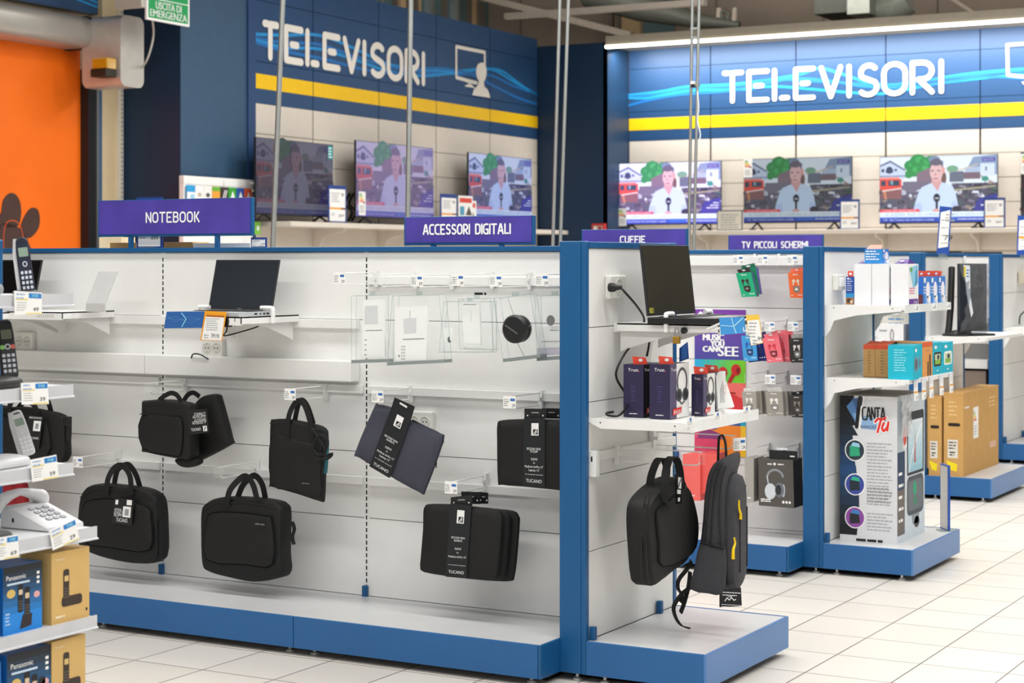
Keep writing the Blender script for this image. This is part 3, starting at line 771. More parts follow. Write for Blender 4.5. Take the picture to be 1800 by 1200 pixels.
def endcap(label, Y0, Y1, xa, xb, xo, ztop=1.618, split=None):
    """end unit: blue frame from xa to xb, white panel facing +X at xb, base out to xo"""
    t = thing('end_shelving', ((xb + xo) / 2, (Y0 + Y1) / 2, 0), label, 'shelving')
    fr = side(xb - 0.004, 0, 0)
    b = MB(); b.box(xa, Y0, GAPF, xb - 0.02, Y0 + 0.03, ztop, BLUE); b.box(xb - 0.02, Y0, GAPF, xb, Y0 + 0.03, ztop, BLUE); b.build('side_post', t, 0.004)
    b = MB(); b.box(xa, Y1 - 0.03, GAPF, xb, Y1, ztop, BLUE); b.build('side_post', t, 0.004)
    b = MB(); b.box(xa, Y0 + 0.03, ztop - 0.026, xb + 0.003, Y1 - 0.03, ztop - 0.002, BLUE); b.build('top_trim', t, 0.003)
    b = MB(); panels(b, fr, Y0 + 0.03, Y1 - 0.03, PZ[:-1] + [ztop - 0.026]); b.box(xa, Y0 + 0.03, 0.03, xb - 0.03, Y1 - 0.03, ztop - 0.03, NAVY); b.build('back_panel', t)
    b = MB(); b.box(xb, Y0 + 0.012, HB - 0.012, xo - 0.004, Y1 - 0.012, HB, DECK); b.build('base_deck', t)
    b = MB(); b.box(xb, Y0, GAPF, xo, Y0 + 0.012, HB + 0.002, KICK); b.build('base_side', t, 0.003)
    b = MB(); b.box(xb, Y1 - 0.012, GAPF, xo, Y1, HB + 0.002, KICK); b.build('base_side', t, 0.003)
    b = MB(); b.box(xo - 0.004, Y0, GAPF, xo + 0.008, Y1, HB + 0.002, M('kick_plate_painted_sheen', '4F7CB4', 0.32, var=0.04, scale=5)); b.build('kick_plate', t, 0.003)  # aisle face in paler kick plate enamel, its sheen painted into the colour
    for yy in (Y0 + 0.03, Y1 - 0.2):
        b = MB(); b.box(xb, yy, HB, xb + 0.022, yy + 0.022, HB + 0.05, BLUE); b.build('foot_clip', t, 0.003)
    b = MB(); b.box(xa + 0.02, Y0 + 0.08, 0.0, xo - 0.08, Y1 - 0.08, GAPF, ink('0D0D0E', 0.9)); b.build('under_base_shade_sheet', t)  # shade below the end unit, made as a near-black sheet
    for xx in (xa + 0.055, xb + 0.06, xo - 0.06):
        for yy in (Y0 + 0.04, Y1 - 0.05): foot(t, xx, yy)
    return t
Y1F, Y2F, Y3F, Y4F = 6.288, 8.88, 12.0, 14.3
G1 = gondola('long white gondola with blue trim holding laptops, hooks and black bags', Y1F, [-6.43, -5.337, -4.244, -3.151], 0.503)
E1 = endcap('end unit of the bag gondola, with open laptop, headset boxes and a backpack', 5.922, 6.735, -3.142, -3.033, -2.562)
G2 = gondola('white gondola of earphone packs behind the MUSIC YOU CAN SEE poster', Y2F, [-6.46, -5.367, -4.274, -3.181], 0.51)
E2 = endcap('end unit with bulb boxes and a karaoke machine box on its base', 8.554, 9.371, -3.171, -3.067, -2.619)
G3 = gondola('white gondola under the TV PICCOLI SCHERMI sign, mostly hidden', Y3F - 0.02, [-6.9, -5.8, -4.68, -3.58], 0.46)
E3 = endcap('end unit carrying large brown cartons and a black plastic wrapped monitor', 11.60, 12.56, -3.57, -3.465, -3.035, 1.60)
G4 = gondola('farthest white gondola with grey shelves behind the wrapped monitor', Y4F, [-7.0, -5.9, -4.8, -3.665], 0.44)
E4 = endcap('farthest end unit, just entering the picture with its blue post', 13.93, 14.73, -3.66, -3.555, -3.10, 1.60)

# ------------------------------------------------------------------ category signs on the gondola tops
PURP = M('sign_purple', '4D3F9E', 0.35, var=0.16, scale=7)  # uneven tone paints soft clear-film highlights into the purple
def top_sign(label, Y, x0, x1, z0, z1, zbase, st, tx0, tx1, tz0, tz1, w, stems=()):
    fr = front(0, Y, 0)
    t = thing('category_sign', ((x0 + x1) / 2, Y, zbase), label, 'sign')
    b = MB(); b.box(x0, z0, -0.02, x1, z1, 0.0, BLUE, fr)
    b.build('frame', t, 0.002)
    b = MB(); m_ = 0.009; b.box(x0 + m_, z0 + m_ * 1.2, -0.001, x1 - m_, z1 - 0.003, 0.0025, PURP, fr)
    pl = b.build('print', t); b = MB(); sign_text(b, fr, st, tx0, tx1, tz0, tz1, w, INKW, 0.004); b.build('lettering', pl)
    for xx in stems:
        b = MB(); b.box(xx - 0.009, Y, zbase, xx + 0.009, Y + 0.018, z0 + 0.005, BLUE); b.build('stem', t)
    return t
def ts(label, Y, pl, pt, pr_, pb, zbase, st, tx, ty, w, stems=()):
    a = onY(pl, pt, Y); c = onY(pr_, pb, Y); t0 = onY(tx[0], ty[1], Y); t1 = onY(tx[1], ty[0], Y)
    zc = (t0.z + t1.z) / 2; h = (t1.z - t0.z)
    return top_sign(label, Y, a.x, c.x, c.z, a.z, zbase, st, t0.x, t1.x, t0.z, t1.z, w, [onY(q, 420, Y).x for q in stems])
ts('purple NOTEBOOK sign on two stems above the bag gondola', 6.32, 172, 352.5, 443, 414, HT, 'NOTEBOOK', (257, 352), (371, 392), 0.0074, (228, 380))
ts('purple ACCESSORI DIGITALI sign standing on the bag gondola', 6.32, 710, 381.5, 938, 430, HT, 'ACCESSORI DIGITALI', (744, 899), (392, 413), 0.0074, (760, 880))
ts('purple CUFFIE sign behind the open laptop on the end unit', 8.95, 1022, 403.5, 1208, 436, HT, 'CUFFIE', (1090, 1135), (414, 427.5), 0.0075, (1060, 1180))
ts('purple TV PICCOLI SCHERMI sign behind the earphone gondola', 12.02, 1280, 413, 1447, 442, HT, 'TV PICCOLI SCHERMI', (1304, 1421), (423.5, 436.5), 0.0085, (1310, 1420))
# ------------------------------------------------------------------ televisions on the wall shelves
def mixhex(a, b, k, g=1.0):
    pa = [int(a[i:i + 2], 16) for i in (0, 2, 4)]; pb = [int(b[i:i + 2], 16) for i in (0, 2, 4)]
    return '%02x%02x%02x' % tuple(max(0, min(255, int((x * (1 - k) + y * k) * g))) for x, y in zip(pa, pb))
def news_screen(b, fr, W, H, tint, k, g, s, seed):
    """the news picture every screen shows: reporter, ruined street, captions"""
    def c(h): return glow(mixhex(h, tint, k, g), s)
    X = lambda q: q * W; Y = lambda q: q * H
    layer = [0.0012]
    def nx(): layer[0] += 0.00004; return layer[0]
    def pl(pts, col): b.poly(fr, [(X(u), Y(v)) for u, v in pts], c(col), nx())
    def el(u, v, ru, rv, col): b.disc(fr, X(u), Y(v), X(ru), Y(rv), c(col), nx())
    def bx(u0, v0, u1, v1, col): pl([(u0, v0), (u1, v0), (u1, v1), (u0, v1)], col)
    rnd = random.Random(seed)
    bx(0, 0, 1, 1, 'E4EEF6')
    for u, v, r in ((.27, .86, .06), (.33, .93, .07), (.40, .90, .06), (.25, .73, .04), (.30, .78, .06), (.38, .80, .06), (.44, .95, .04)):
        el(u, v, r, r * 1.5, '1F8A3A'); el(u + .012, v + .02, r * .5, r * .7, '35A84C')
    for u, v, r in ((.47, .95, .05), (.52, .90, .03)): el(u, v, r, r, '6E86A0')
    pl([(0, .66), (.22, .66), (.22, .80), (.09, .94), (0, .87)], 'C9D6EC'); pl([(0, .88), (.09, .95), (.22, .81), (.22, .78), (.09, .915), (0, .85)], '5D6C8C')
    el(.083, .80, .03, .055, '2C3550'); bx(.05, .76, .115, .80, '2C3550'); bx(.013, .77, .037, .82, '2C3550'); bx(.125, .78, .15, .82, '55628A'); bx(0, .70, .22, .715, '53628A')
    pl([(.72, .70), (.80, .97), (1, 1), (1, .70)], '8296B4'); bx(.86, .68, .98, .87, 'D3E0F0'); bx(.90, .76, .915, .82, '5A6B86'); bx(.73, .66, .86, .82, 'A9BAD2')
    bx(.60, .60, .72, .76, '5C6474'); pl([(.58, .76), (.72, .80), (.84, .87), (.84, .855), (.72, .78), (.58, .74)], 'CDB894'); el(.625, .80, .05, .05, '6FA07C')
    pl([(.32, .50), (.32, .74), (.42, .82), (.46, .80), (.46, .50)], '7C6470')
    bx(0, .1, .36, .56, '514C5C'); bx(.62, .1, 1, .58, '46424E'); bx(.2, .45, .5, .62, '6B6474')
    pal = ['2E2C38', '8A8794', 'B9BCC8', '6A5B58', 'D8DCE6', '3C5A4C', '7A6E86', '24222C', '93806C']
    for i in range(90):
        u = rnd.choice((rnd.uniform(0.0, .38), rnd.uniform(.62, .99))); v = rnd.uniform(.17, .58 if u > .5 else .5)
        w_, h_, a = rnd.uniform(.008, .035), rnd.uniform(.006, .026), rnd.uniform(-.02, .02)
        pl([(u - w_, v - h_ + a), (u + w_, v - h_ - a), (u + w_ * .8, v + h_ - a), (u - w_ * .7, v + h_ + a)], rnd.choice(pal))
    pl([(.82, .74), (.98, .58), (.98, .56), (.81, .72)], 'A08C84'); pl([(.63, .49), (.99, .54), (.99, .52), (.63, .46)], 'A39A78'); bx(.72, .64, .86, .74, '6F5660'); el(.90, .64, .03, .04, '2E8C74')
    bx(0, .5, .19, .66, 'E2402C'); bx(0, .66, .17, .69, 'F08070'); bx(.01, .56, .05, .64, '23374A'); bx(.075, .56, .17, .64, '23374A'); bx(.095, .58, .115, .64, '7AA0AC')
    bx(.01, .36, .19, .50, '83504E'); pl([(.03, .5), (.045, .5), (.06, .36), (.045, .36)], 'E08A50'); pl([(.02, .49), (.19, .53), (.19, .51), (.02, .47)], 'E8D0C8')
    # reporter
    el(.553, .66, .022, .10, '69473E'); el(.49, .86, .058, .10, '57505E')
    pl([(.29, .16), (.305, .28), (.34, .46), (.365, .53), (.43, .58), (.47, .60), (.53, .60), (.58, .58), (.63, .53), (.655, .42), (.675, .24), (.68, .16)], 'C6DAF4')
    pl([(.29, .16), (.305, .28), (.36, .30), (.375, .16)], 'B4C8EE'); pl([(.61, .16), (.625, .32), (.67, .27), (.68, .16)], 'B4C8EE')
    pl([(.445, .60), (.455, .66), (.525, .66), (.535, .60), (.50, .46)], 'D49C98')
    el(.49, .76, .056, .145, 'E2B4B0'); el(.55, .78, .014, .05, 'E09A90'); el(.455, .775, .012, .012, '6B4A50'); el(.51, .775, .012, .012, '6B4A50')
    el(.486, .655, .022, .01, 'A8565C'); el(.482, .72, .008, .022, 'C98C88'); el(.487, .90, .052, .05, '5A5362')
    bx(.483, .19, .503, .34, '10121E'); el(.493, .365, .029, .066, '10121E'); bx(.478, .35, .51, .368, 'C8CCDA'); el(.49, .175, .035, .025, 'DCA09A'); pl([(.60, .17), (.64, .20), (.645, .165)], 'DCA09A')
    pl([(.80, .16), (.84, .34), (1, .42), (1, .16)], '2B2C84')
    for i, w_ in enumerate((.055, .085, .12)): b.lines(fr, X(.985 - w_), Y(.32 - .04 * i), X(w_), 1, Y(.03), c('F2F4FF'), nx(), Y(.016), i, 0.05)
    el(.66, .19, .04, .05, '20202C')
    bx(0, .155, .345, .20, 'E63C48'); b.text(fr, 'ULTIMA ORA: MEDIO ORIENTE', X(.03), Y(.163), Y(.04), c('FFD4D4'), nx(), X(.29))
    bx(0, .078, 1, .155, 'E6F1F8'); b.text(fr, "AL JAZEERA: 'RAID SU L'OSPEDALE AL-AHLI A GAZA, 6 MORTI'", X(.045), Y(.095), Y(.062), c('7FA9C4'), nx(), X(.92))
    bx(0, .0, 1, .078, '1D36A4'); bx(.0, .062, 1, .078, '2E62C8'); bx(.50, .022, .66, .062, '1D5AC0')
    b.text(fr, '13:25   Gaza: Protezione civile, raid israeliano su ospedale', X(.03), Y(.026), Y(.042), c('DCE6FF'), nx(), X(.44)); b.lines(fr, X(.67), Y(.034), X(.30), 1, Y(.03), c('DCE6FF'), nx(), Y(.014), 9, .05)
    bx(.875, .90, .985, .955, '3A2F92'); b.text(fr, 'SkyTG24', X(.885), Y(.915), Y(.04), c('D8D8FF'), nx(), X(.085))
def television(label, fr, u0, u1, v0, v1, vs, tint, k, g, s, seed, group, sticker=None):
    """fr: the screen plane; vs: height of the shelf the feet stand on"""
    W, H = u1 - u0, v1 - v0; f = fr.sh(u0, v0)
    t = thing('television', fr.p((u0 + u1) / 2, vs, -0.05), label, 'television', group)
    b = MB(); b.box(-0.006, -0.014, -0.022, W + 0.006, H + 0.006, -0.001, BLACK, f); b.box(W * 0.12, H * 0.05, -0.07, W * 0.88, H * 0.6, -0.02, BLACK, f); b.build('casing', t, 0.003)
    b = MB(); b.quad(f, 0, 0, W, H, glow('101018', 0.3), 0.0); news_screen(b, f, W, H, tint, k, g, s, seed); b.build('screen', t)
    d = v0 - vs
    for q in (0.12, 0.84):
        b = MB(); x = W * q; bar3(b, f.p(x, -0.01, -0.02), f.p(x - 0.03, -d + 0.008, 0.09), 0.024, 0.012, BLACK); bar3(b, f.p(x, -0.01, -0.02), f.p(x + 0.03, -d + 0.008, -0.12), 0.024, 0.012, BLACK)
        b.box(x - 0.05, -d, 0.06, x + 0.02, -d + 0.012, 0.11, BLACK, f); b.box(x, -d, -0.14, x + 0.05, -d + 0.012, -0.1, BLACK, f)
        b.build('foot', t)
    if sticker:
        (a, c, d2, e, kind) = sticker; b = MB()
        if kind == 'energy':
            b.quad(fr, a, c, d2, e, PAPER, 0.011); w_ = d2 - a; h_ = e - c
            for i, hx in enumerate(('3FA04A', '8FBF3A', 'F2D52A', 'F0A22A', 'E0502A')): b.quad(fr, a + w_ * .12, c + h_ * (.86 - .075 * i), a + w_ * (.45 + .09 * i), c + h_ * (.91 - .075 * i), ink(hx), 0.0115)
            b.quad(fr, a + w_ * .68, c + h_ * .5, a + w_ * .9, c + h_ * .56, INKB, 0.0115); b.lines(fr, a + w_ * .15, c + h_ * .36, w_ * .7, 4, h_ * .08, INKG, 0.0115)
        else:
            b.quad(fr, a, c, d2, e, ink('1F9CA0'), 0.011); b.lines(fr, a + 0.01, e - 0.03, (d2 - a) * .7, 4, (e - c) * .22, INKW, 0.0115)
        b.build('energy_label' if kind == 'energy' else 'feature_sticker', t)
    return t
YT = 20.08; TR = Fr((0, YT, 0), (1, 0, 0), (0, 0, 1), (0, -1, 0))
SHF = 19.93
zsh = onY(1400, 403.5, SHF).z
def wall_shelf(label, fr, u0, u1, n1, z, seams, lo=0):
    t = thing('wall_shelf', fr.p((u0 + u1) / 2, z, n1 / 2), label, 'shelf')
    b = MB(); b.box(u0, z - 0.05, lo, u1, z, n1, CREAM, fr); b.build('board', t, 0.006)
    for q in seams:
        b = MB(); pts = [(0.0, -0.05), (n1 * 0.9, -0.05), (n1 * 0.9, -0.08), (n1 * 0.3, -0.14), (0.06, -0.30), (0.0, -0.32)]
        e = Fr(fr.p(q, z, 0), fr.N, fr.V, fr.U); b.prism(e, pts, -0.012, 0.012, CREAM); b.build('bracket', t)
    return t
wall_shelf('cream wall shelf holding the bright televisions under the lit fascia', RW, 0.0, RE, RY - SHF, zsh, rs)
def rtv(label, l, r, top, bot, **kw):
    a = onP(l, (top[0] + bot[0]) / 2, TR)[0]; c = onP(r, (top[1] + bot[1]) / 2, TR)[0]
    v0 = (onP(l, bot[0], TR)[1] + onP(r, bot[1], TR)[1]) / 2; v1 = (onP(l, top[0], TR)[1] + onP(r, top[1], TR)[1]) / 2
    st = kw.pop('st', None)
    if st: p, q = onP(st[0], st[3], TR), onP(st[2], st[1], TR); st = (p[0], p[1], q[0], q[1], st[4])
    return television(label, TR, a, c, v0, v1, zsh, sticker=st, **kw)
TG = 'televisions all tuned to one news report'
rtv('large television with violet tinted picture beside the dark corner column', 1089, 1267, (287, 284), (394, 391.5), tint='A884E8', k=.22, g=1.08, s=1.15, seed=3, group=TG, st=(1087, 366, 1102, 397, 'energy'))
rtv('large television with darker picture and a label on its upper corner', 1308, 1497, (279.5, 276), (391, 388), tint='3A4A5A', k=.22, g=0.86, s=0.9, seed=3, group=TG, st=(1308, 279, 1323, 312, 'energy'))
rtv('large bright television behind the tilted blue price card', 1547, 1753, (276, 271.5), (391.5, 388.5), tint='B8C4F0', k=.12, g=1.0, s=1.0, seed=3, group=TG)
rtv('large television cut by the picture edge, only its label corner visible', 1795, 2010, (269, 262), (391, 387), tint='20242A', k=.6, g=0.5, s=0.6, seed=3, group=TG, st=(1795, 270, 1812, 306, 'energy'))
# left wall
NT = 0.27; TL = LW.sh(0, 0, NT)
LSD = 0.42; LSF = LW.sh(0, 0, LSD)
zshl = (onP(600, 393.5, LSF)[1] + onP(975, 402.5, LSF)[1]) / 2
wall_shelf('cream wall shelf along the dim wall under three slanted televisions', LW, 0.0, onP(1000, 405, LSF)[0], LSD, zshl, ls)
def ltv(label, l, r, top, bot, **kw):
    a = onP(l, 300, TL)[0]; c = onP(r, 300, TL)[0]
    v0 = (onP(l, bot[0], TL)[1] + onP(r, bot[1], TL)[1]) / 2; v1 = (onP(l, top[0], TL)[1] + onP(r, top[1], TL)[1]) / 2
    st = kw.pop('st', None)
    if st: p, q = onP(st[0], st[3], TL), onP(st[2], st[1], TL); st = (p[0], p[1], q[0], q[1], st[4])
    return television(label, TL, a, c, v0, v1, zshl, sticker=st, **kw)
ltv('dim television nearest the blue column, its picture washed out', 450, 585, (241, 256), (374, 380), tint='5A4E7A', k=.60, g=0.62, s=0.8, seed=3, group=TG, st=(575, 257, 583, 279, 'x'))
ltv('pale violet television in the middle of the dim wall shelf', 626, 761, (246.5, 262), (379, 385), tint='9A80C8', k=.52, g=0.84, s=0.9, seed=3, group=TG, st=(629, 337, 641, 378, 'energy'))
ltv('blue tinted television at the far end of the dim wall shelf', 824, 934, (268, 280.5), (385, 388), tint='4A5CC8', k=.30, g=0.9, s=0.95, seed=3, group=TG)

# ------------------------------------------------------------------ price cards on the shelves
def price_card(label, fr, u0, v0, u1, v1, group=None, band='F0A21E', frame=True, lean=0.0):
    t = thing('price_card', fr.p((u0 + u1) / 2, v0, 0), label, 'price card', group)
    w, h = u1 - u0, v1 - v0; e = Fr(fr.p(u0, v0, 0), fr.U, fr.V + fr.N * -lean)
    b = MB(); b.box(0, 0, -0.006, w, h, 0.0, DKBLUE if frame else PAPER, e); b.build('frame', t)
    m = w * (.07 if frame else .02); b = MB()
    b.quad(e, m, m * .7, w - m, h - m * (1.6 if frame else .8), PAPER, 0.0008)
    b.lines(e, w * .16, h * .78, w * .5, 5, h * .055, INKG, 0.0013); b.quad(e, w * .72, h * .72, w * .84, h * .80, INKG, 0.0013)
    b.quad(e, m, h * .36, w * .70, h * .41, ink(band), 0.0013); b.quad(e, w * .70, h * .36, w - m, h * .41, ink('8A5A28'), 0.0014)
    b.text(e, '899', w * .58, h * .16, h * .10, INKB, 0.0014, w * .26); b.lines(e, w * .16, h * .24, w * .2, 2, h * .05, INKG, 0.0013)
    b.build('sheet', t)
    b = MB(); b.box(w * .2, -0.0, -0.03, w * .8, 0.006, 0.02, CLEARG, e); b.build('stand', t)
    return t
PCR = Fr((0, 19.97, 0), (1, 0, 0), (0, 0, 1), (0, -1, 0))
def pc(label, fr, l, t_, r, bt, zb=None, **kw):
    a = onP(l, bt, fr); c = onP(r, t_, fr); return price_card(label, fr, a[0], zb if zb is not None else a[1], c[0], c[1], **kw)
pc('blue framed price card overlapping the darker television', PCR, 1476, 350, 1511, 402, zsh)
pc('blue framed price card overlapping the bright television behind the tilted card', PCR, 1729, 347, 1767, 400, zsh)
PLF = LW.sh(0, 0, LSD - 0.06)
pc('blue framed price card between the washed out and the violet television', PLF, 577, 327, 609, 390, zshl)
pc('blue framed price card before the blue tinted television', PLF, 774, 342, 804, 396, zshl)
a = onP(1260, 403, PCR); c = onP(1305, 369, PCR)
t = thing('notice_frame', PCR.p((a[0] + c[0]) / 2, zsh, 0), 'landscape notice in a thin dark frame between the violet and darker televisions', 'notice')
b = MB(); b.box(a[0], zsh, -0.008, c[0], c[1], 0, ink('3B4A66'), PCR); b.build('frame', t)
b = MB(); b.quad(PCR, a[0] + 0.012, zsh + 0.012, c[0] - 0.012, c[1] - 0.012, ink('D8D2C4'), 0.001); b.lines(PCR, a[0] + 0.05, c[1] - 0.06, (c[0] - a[0]) * .75, 6, 0.03, INKG, 0.0015); b.build('sheet', t)
a = onP(806, 398, PLF); c = onP(831, 345, PLF)
t = thing('flyer_stand', PLF.p((a[0] + c[0]) / 2, zshl, 0), 'white flyers with a red heading beside a price card before the blue tinted television', 'flyers')
b = MB(); b.box(a[0] - 0.03, zshl, -0.03, c[0] + 0.03, zshl + 0.12, 0.03, CLEARG, PLF); b.build('holder', t)
for k in range(2):
    e = PLF.sh(0.10 * k, -0.05 * k, -0.01 * k); b = MB(); b.box(a[0], zshl + 0.02 + 0.05 * k, -0.004, c[0], c[1], 0.0, PAPER, e)
    w = c[0] - a[0]; h = c[1] - zshl
    b.quad(e, a[0] + w * .08, c[1] - h * .22, c[0] - w * .08, c[1] - h * .07, ink('D84A3A'), 0.001); b.quad(e, a[0] + w * .1, c[1] - h * .62, a[0] + w * .4, c[1] - h * .34, ink('4E9CC0'), 0.001); b.poly(e, [(a[0] + w * .5, c[1] - h * .62), (a[0] + w * .95, c[1] - h * .62), (a[0] + w * .72, c[1] - h * .32)], ink('5A5048'), 0.001)
    b.build('flyer', t)
# cables hanging behind the washed out television
b = MB()
for x in (612, 619):
    b.tube(smooth([tuple(LW.p(*onP(px, py, LW), 0.02)) for px, py in ((x, 340), (x - 8, 358), (x + 4, 372), (x - 3, 388))], 5, False), 0.012, BLACK, 6)
tag(b.build('power_cable'), 'black cables hanging in the gap between the washed out and violet televisions', 'cable')
# small red sign at the foot of the corner column
a = onY(1040, 393, 19.66); c = onY(1062, 416, 19.66)
t = thing('fire_point_sign', (a.x, 19.66, c.z), 'small red and white sign above the CUFFIE sign at the dark corner column', 'sign')
b = MB(); b.box(a.x, 19.66, c.z, c.x, 19.72, a.z, ink('C03028')); b.quad(front(0, 19.66, 0), a.x + 0.02, c.z + 0.03, c.x - 0.02, a.z - 0.025, ink('B8968C'), 0.001)
f = front(0, 19.66, 0); w = c.x - a.x
b.disc(f, a.x + w * .3, a.z - 0.06, 0.022, 0.026, ink('F0E8D8'), 0.0015); b.disc(f, a.x + w * .66, a.z - 0.06, 0.022, 0.026, ink('8C2018'), 0.0015); b.build('plate', t)

# ------------------------------------------------------------------ strip of hanging cards on the blue column
a = onP(323, 352, LW.sh(0, 0, 0.10)); c = onP(447, 318, LW.sh(0, 0, 0.10)); HS = LW.sh(0, 0, 0.10)
ul, ur = a[0], c[0] - 0.02; zt_ = onP(380, 312, HS)[1]
t = thing('card_rack', HS.p((ul + ur) / 2, 0, 0), 'white slotted rack of hanging cards on the blue column', 'rack')
b = MB(); n = 9
b.box(ul, zt_ - 0.025, -0.03, ur, zt_, 0.0, PAPER, HS)
for i in range(n):
    x = ul + (ur - ul) * i / (n - 1); b.box(max(ul, x - 0.07), zt_ - 0.075, -0.03, min(ur, x + 0.07), zt_ - 0.025, 0.0, PAPER, HS)
b.box(ul, 1.2, -0.04, ur, zt_ - 0.07, -0.005, PAPER, HS)
b.box(ul, 0.0, -0.05, ul + 0.05, zt_, -0.04, PAPER, HS); b.box(ur - 0.05, 0.0, -0.05, ur, zt_, -0.04, PAPER, HS)
b.build('rack_panel', t)
cards = [('2FA0DC', 'wide light blue card'), ('F2F2F0', 'white card with a small dot'), ('F0EEE8', 'white card with a dark ring'), ('E8A03A', 'green and orange card'), ('3A2F2C', 'dark card with slanted strokes'), ('3FA23C', 'bright green card'), ('2C54A4', 'dark blue card'), ('E0603A', 'red orange card')]
zc_ = zt_ - 0.085
for i, (hx, nm) in enumerate(cards):
    x = ul + 0.02 + (ur - ul - 0.06) * i / len(cards); w = (ur - ul) / len(cards) * .9
    b = MB(); b.box(x, zc_ - 0.26, 0.01, x + w, zc_, 0.02, ink(hx), HS)
    if i == 0: b.quad(HS, x, zc_ - 0.26, x + w, zc_ - 0.06, INKW, 0.0215); b.quad(HS, x + w * .4, zc_ - 0.2, x + w * .9, zc_ - 0.08, ink('9CD0EA'), 0.022)
    if i == 3: b.quad(HS, x, zc_ - 0.04, x + w, zc_, ink('6CB43C'), 0.0215)
    if i == 4:
        for q in (.35, .6): b.stroke(HS, [(x + w * q, zc_ - 0.10), (x + w * (q + .22), zc_ - 0.03)], 0.012, INKW, 0.0215)
    if i in (1, 2): b.disc(HS, x + w * .5, zc_ - 0.08, 0.03, 0.02, ink('5A5A58') if i == 2 else ink('C8B8A8'), 0.0215)
    if i in (5, 6, 7): b.poly(HS, [(x + w * .2, zc_ - 0.11), (x + w * .8, zc_ - 0.09), (x + w * .55, zc_ - 0.03)], INKW, 0.0215)
    tag(b.build('gift_card'), nm + ' on the slotted rack at the blue column', 'card', 'gift cards on the slotted rack')
for k, z in enumerate((zt_ - 0.03, zt_ - 0.10)):
    b = MB(); b.tube([HS.p(ur - 0.05, z, 0), HS.p(ur + 0.02, z, 0.12), HS.p(ur + 0.04, z + 0.02, 0.16)], 0.010, WIRE, 6); b.build('prong', t)
a = onP(444, 412, HS); b = MB(); b.box(a[0] - 0.02, a[1], 0.03, a[0] + 0.07, a[1] + 0.12, 0.04, ink('7CC03C'), HS)
b.disc(HS, a[0] + 0.03, a[1] + 0.06, 0.02, 0.025, INKW, 0.041); tag(b.build('gift_card'), 'light green card hanging low at the edge of the NOTEBOOK sign', 'card', 'gift cards on the slotted rack')

# ------------------------------------------------------------------ things on top of and behind the first gondola
b = MB(); b.box(-6.4, Y1F + 0.065, 1.40, -3.2, Y1F + 0.40, 1.425, WHITE); b.build('rear_shelf', G1)
YB = Y1F + 0.12
def carton(label, l, r, top, Y, depth, mat, z0=1.425, nm='carton', cat='box', group=None):
    p = onY(l, top, Y); q = onY(r, top, Y)
    b = MB(); b.box(p.x, Y, z0, q.x, Y + depth, p.z, mat); o = b.build(nm, None, 0.002); tag(o, label, cat, group); return o
BG = 'flat cartons behind the notebook sign'
carton('cream carton low behind the NOTEBOOK sign, at its outer end', 174, 213, 417, YB + 0.18, .1, M('cream_board', 'E2D0AE', 0.7), group=BG)
carton('light brown carton low behind the NOTEBOOK sign, beside the blue framed card', 193, 239, 426.5, YB, .12, CARD, group=BG)
carton('light brown carton low behind the NOTEBOOK sign, under its middle', 288, 338, 425.5, YB, .12, CARD, group=BG)
carton('white carton with black marks low behind the NOTEBOOK sign', 339, 440, 427.5, YB, .12, PAPER, group=BG)
f = front(0, Y1F + 0.05, 0)
pc('tall blue framed card rising behind the NOTEBOOK sign', f, 240, 346, 285, 434, HT, band='F2F2F0')
pc('small white card in blue frame beyond the NOTEBOOK sign', f, 441, 417, 468, 436, HT, band='F2F2F0')
# ------------------------------------------------------------------ shared shop fittings: hooks, tags, outlets, trays, laptops
def small_tag(par, fr, u, v, w=0.056, h=0.047, tilt=0.0, seed=1):
    """little white price tag with a blue field, its lower edge at v"""
    e = fr.sh(u, v).rot(tilt); b = MB()
    b.box(-w / 2, 0, -0.0015, w / 2, h, 0.0, PAPER, e); b.quad(e, w * .06, h * .60, w * .42, h * .80, TAGB, 0.0004)
    b.lines(e, -w * .44, h * .66, w * .40, 4, h * .16, INKG, 0.0004, h * .07, seed); b.text(e, '29', w * .18, h * .12, h * .34, INKB, 0.0004)
    return b.build('price_tag', par)
HG = 'white wire display hooks'
def hook(label, fr, u, z, L, rise=0.047, tagged=True, seed=1, group=HG, r=0.0026):
    """wire loop out of a panel: upper wire, lower prong, mount; u, z on the panel, z of the lower prong"""
    t = thing('display_hook', fr.p(u, z, 0), label, 'hook', group)
    b = MB(); b.tube([fr.p(u, z + rise, L), fr.p(u, z + rise, 0.035), fr.p(u, z, 0.035), fr.p(u, z, L - 0.02), fr.p(u, z + 0.010, L - 0.008)], r, WIRE, 6); b.build('wire', t)
    b = MB(); b.box(u - 0.006, z - 0.012, 0.002, u + 0.006, z + rise + 0.008, 0.022, WHITE, fr); b.box(u - 0.004, z + rise / 2 - 0.006, 0.02, u + 0.004, z + rise / 2 + 0.006, 0.038, WHITE, fr); b.build('mount', t)
    b = MB(); b.box(u - 0.030, z + 0.002, L - 0.002, u + 0.030, z + rise + 0.004, L, CLEAR, fr); b.build('tag_holder', t)
    if tagged: small_tag(t, Fr(fr.p(u, z + 0.003, L + 0.0016), fr.U, fr.V, fr.N), 0, 0, seed=seed)
    return t
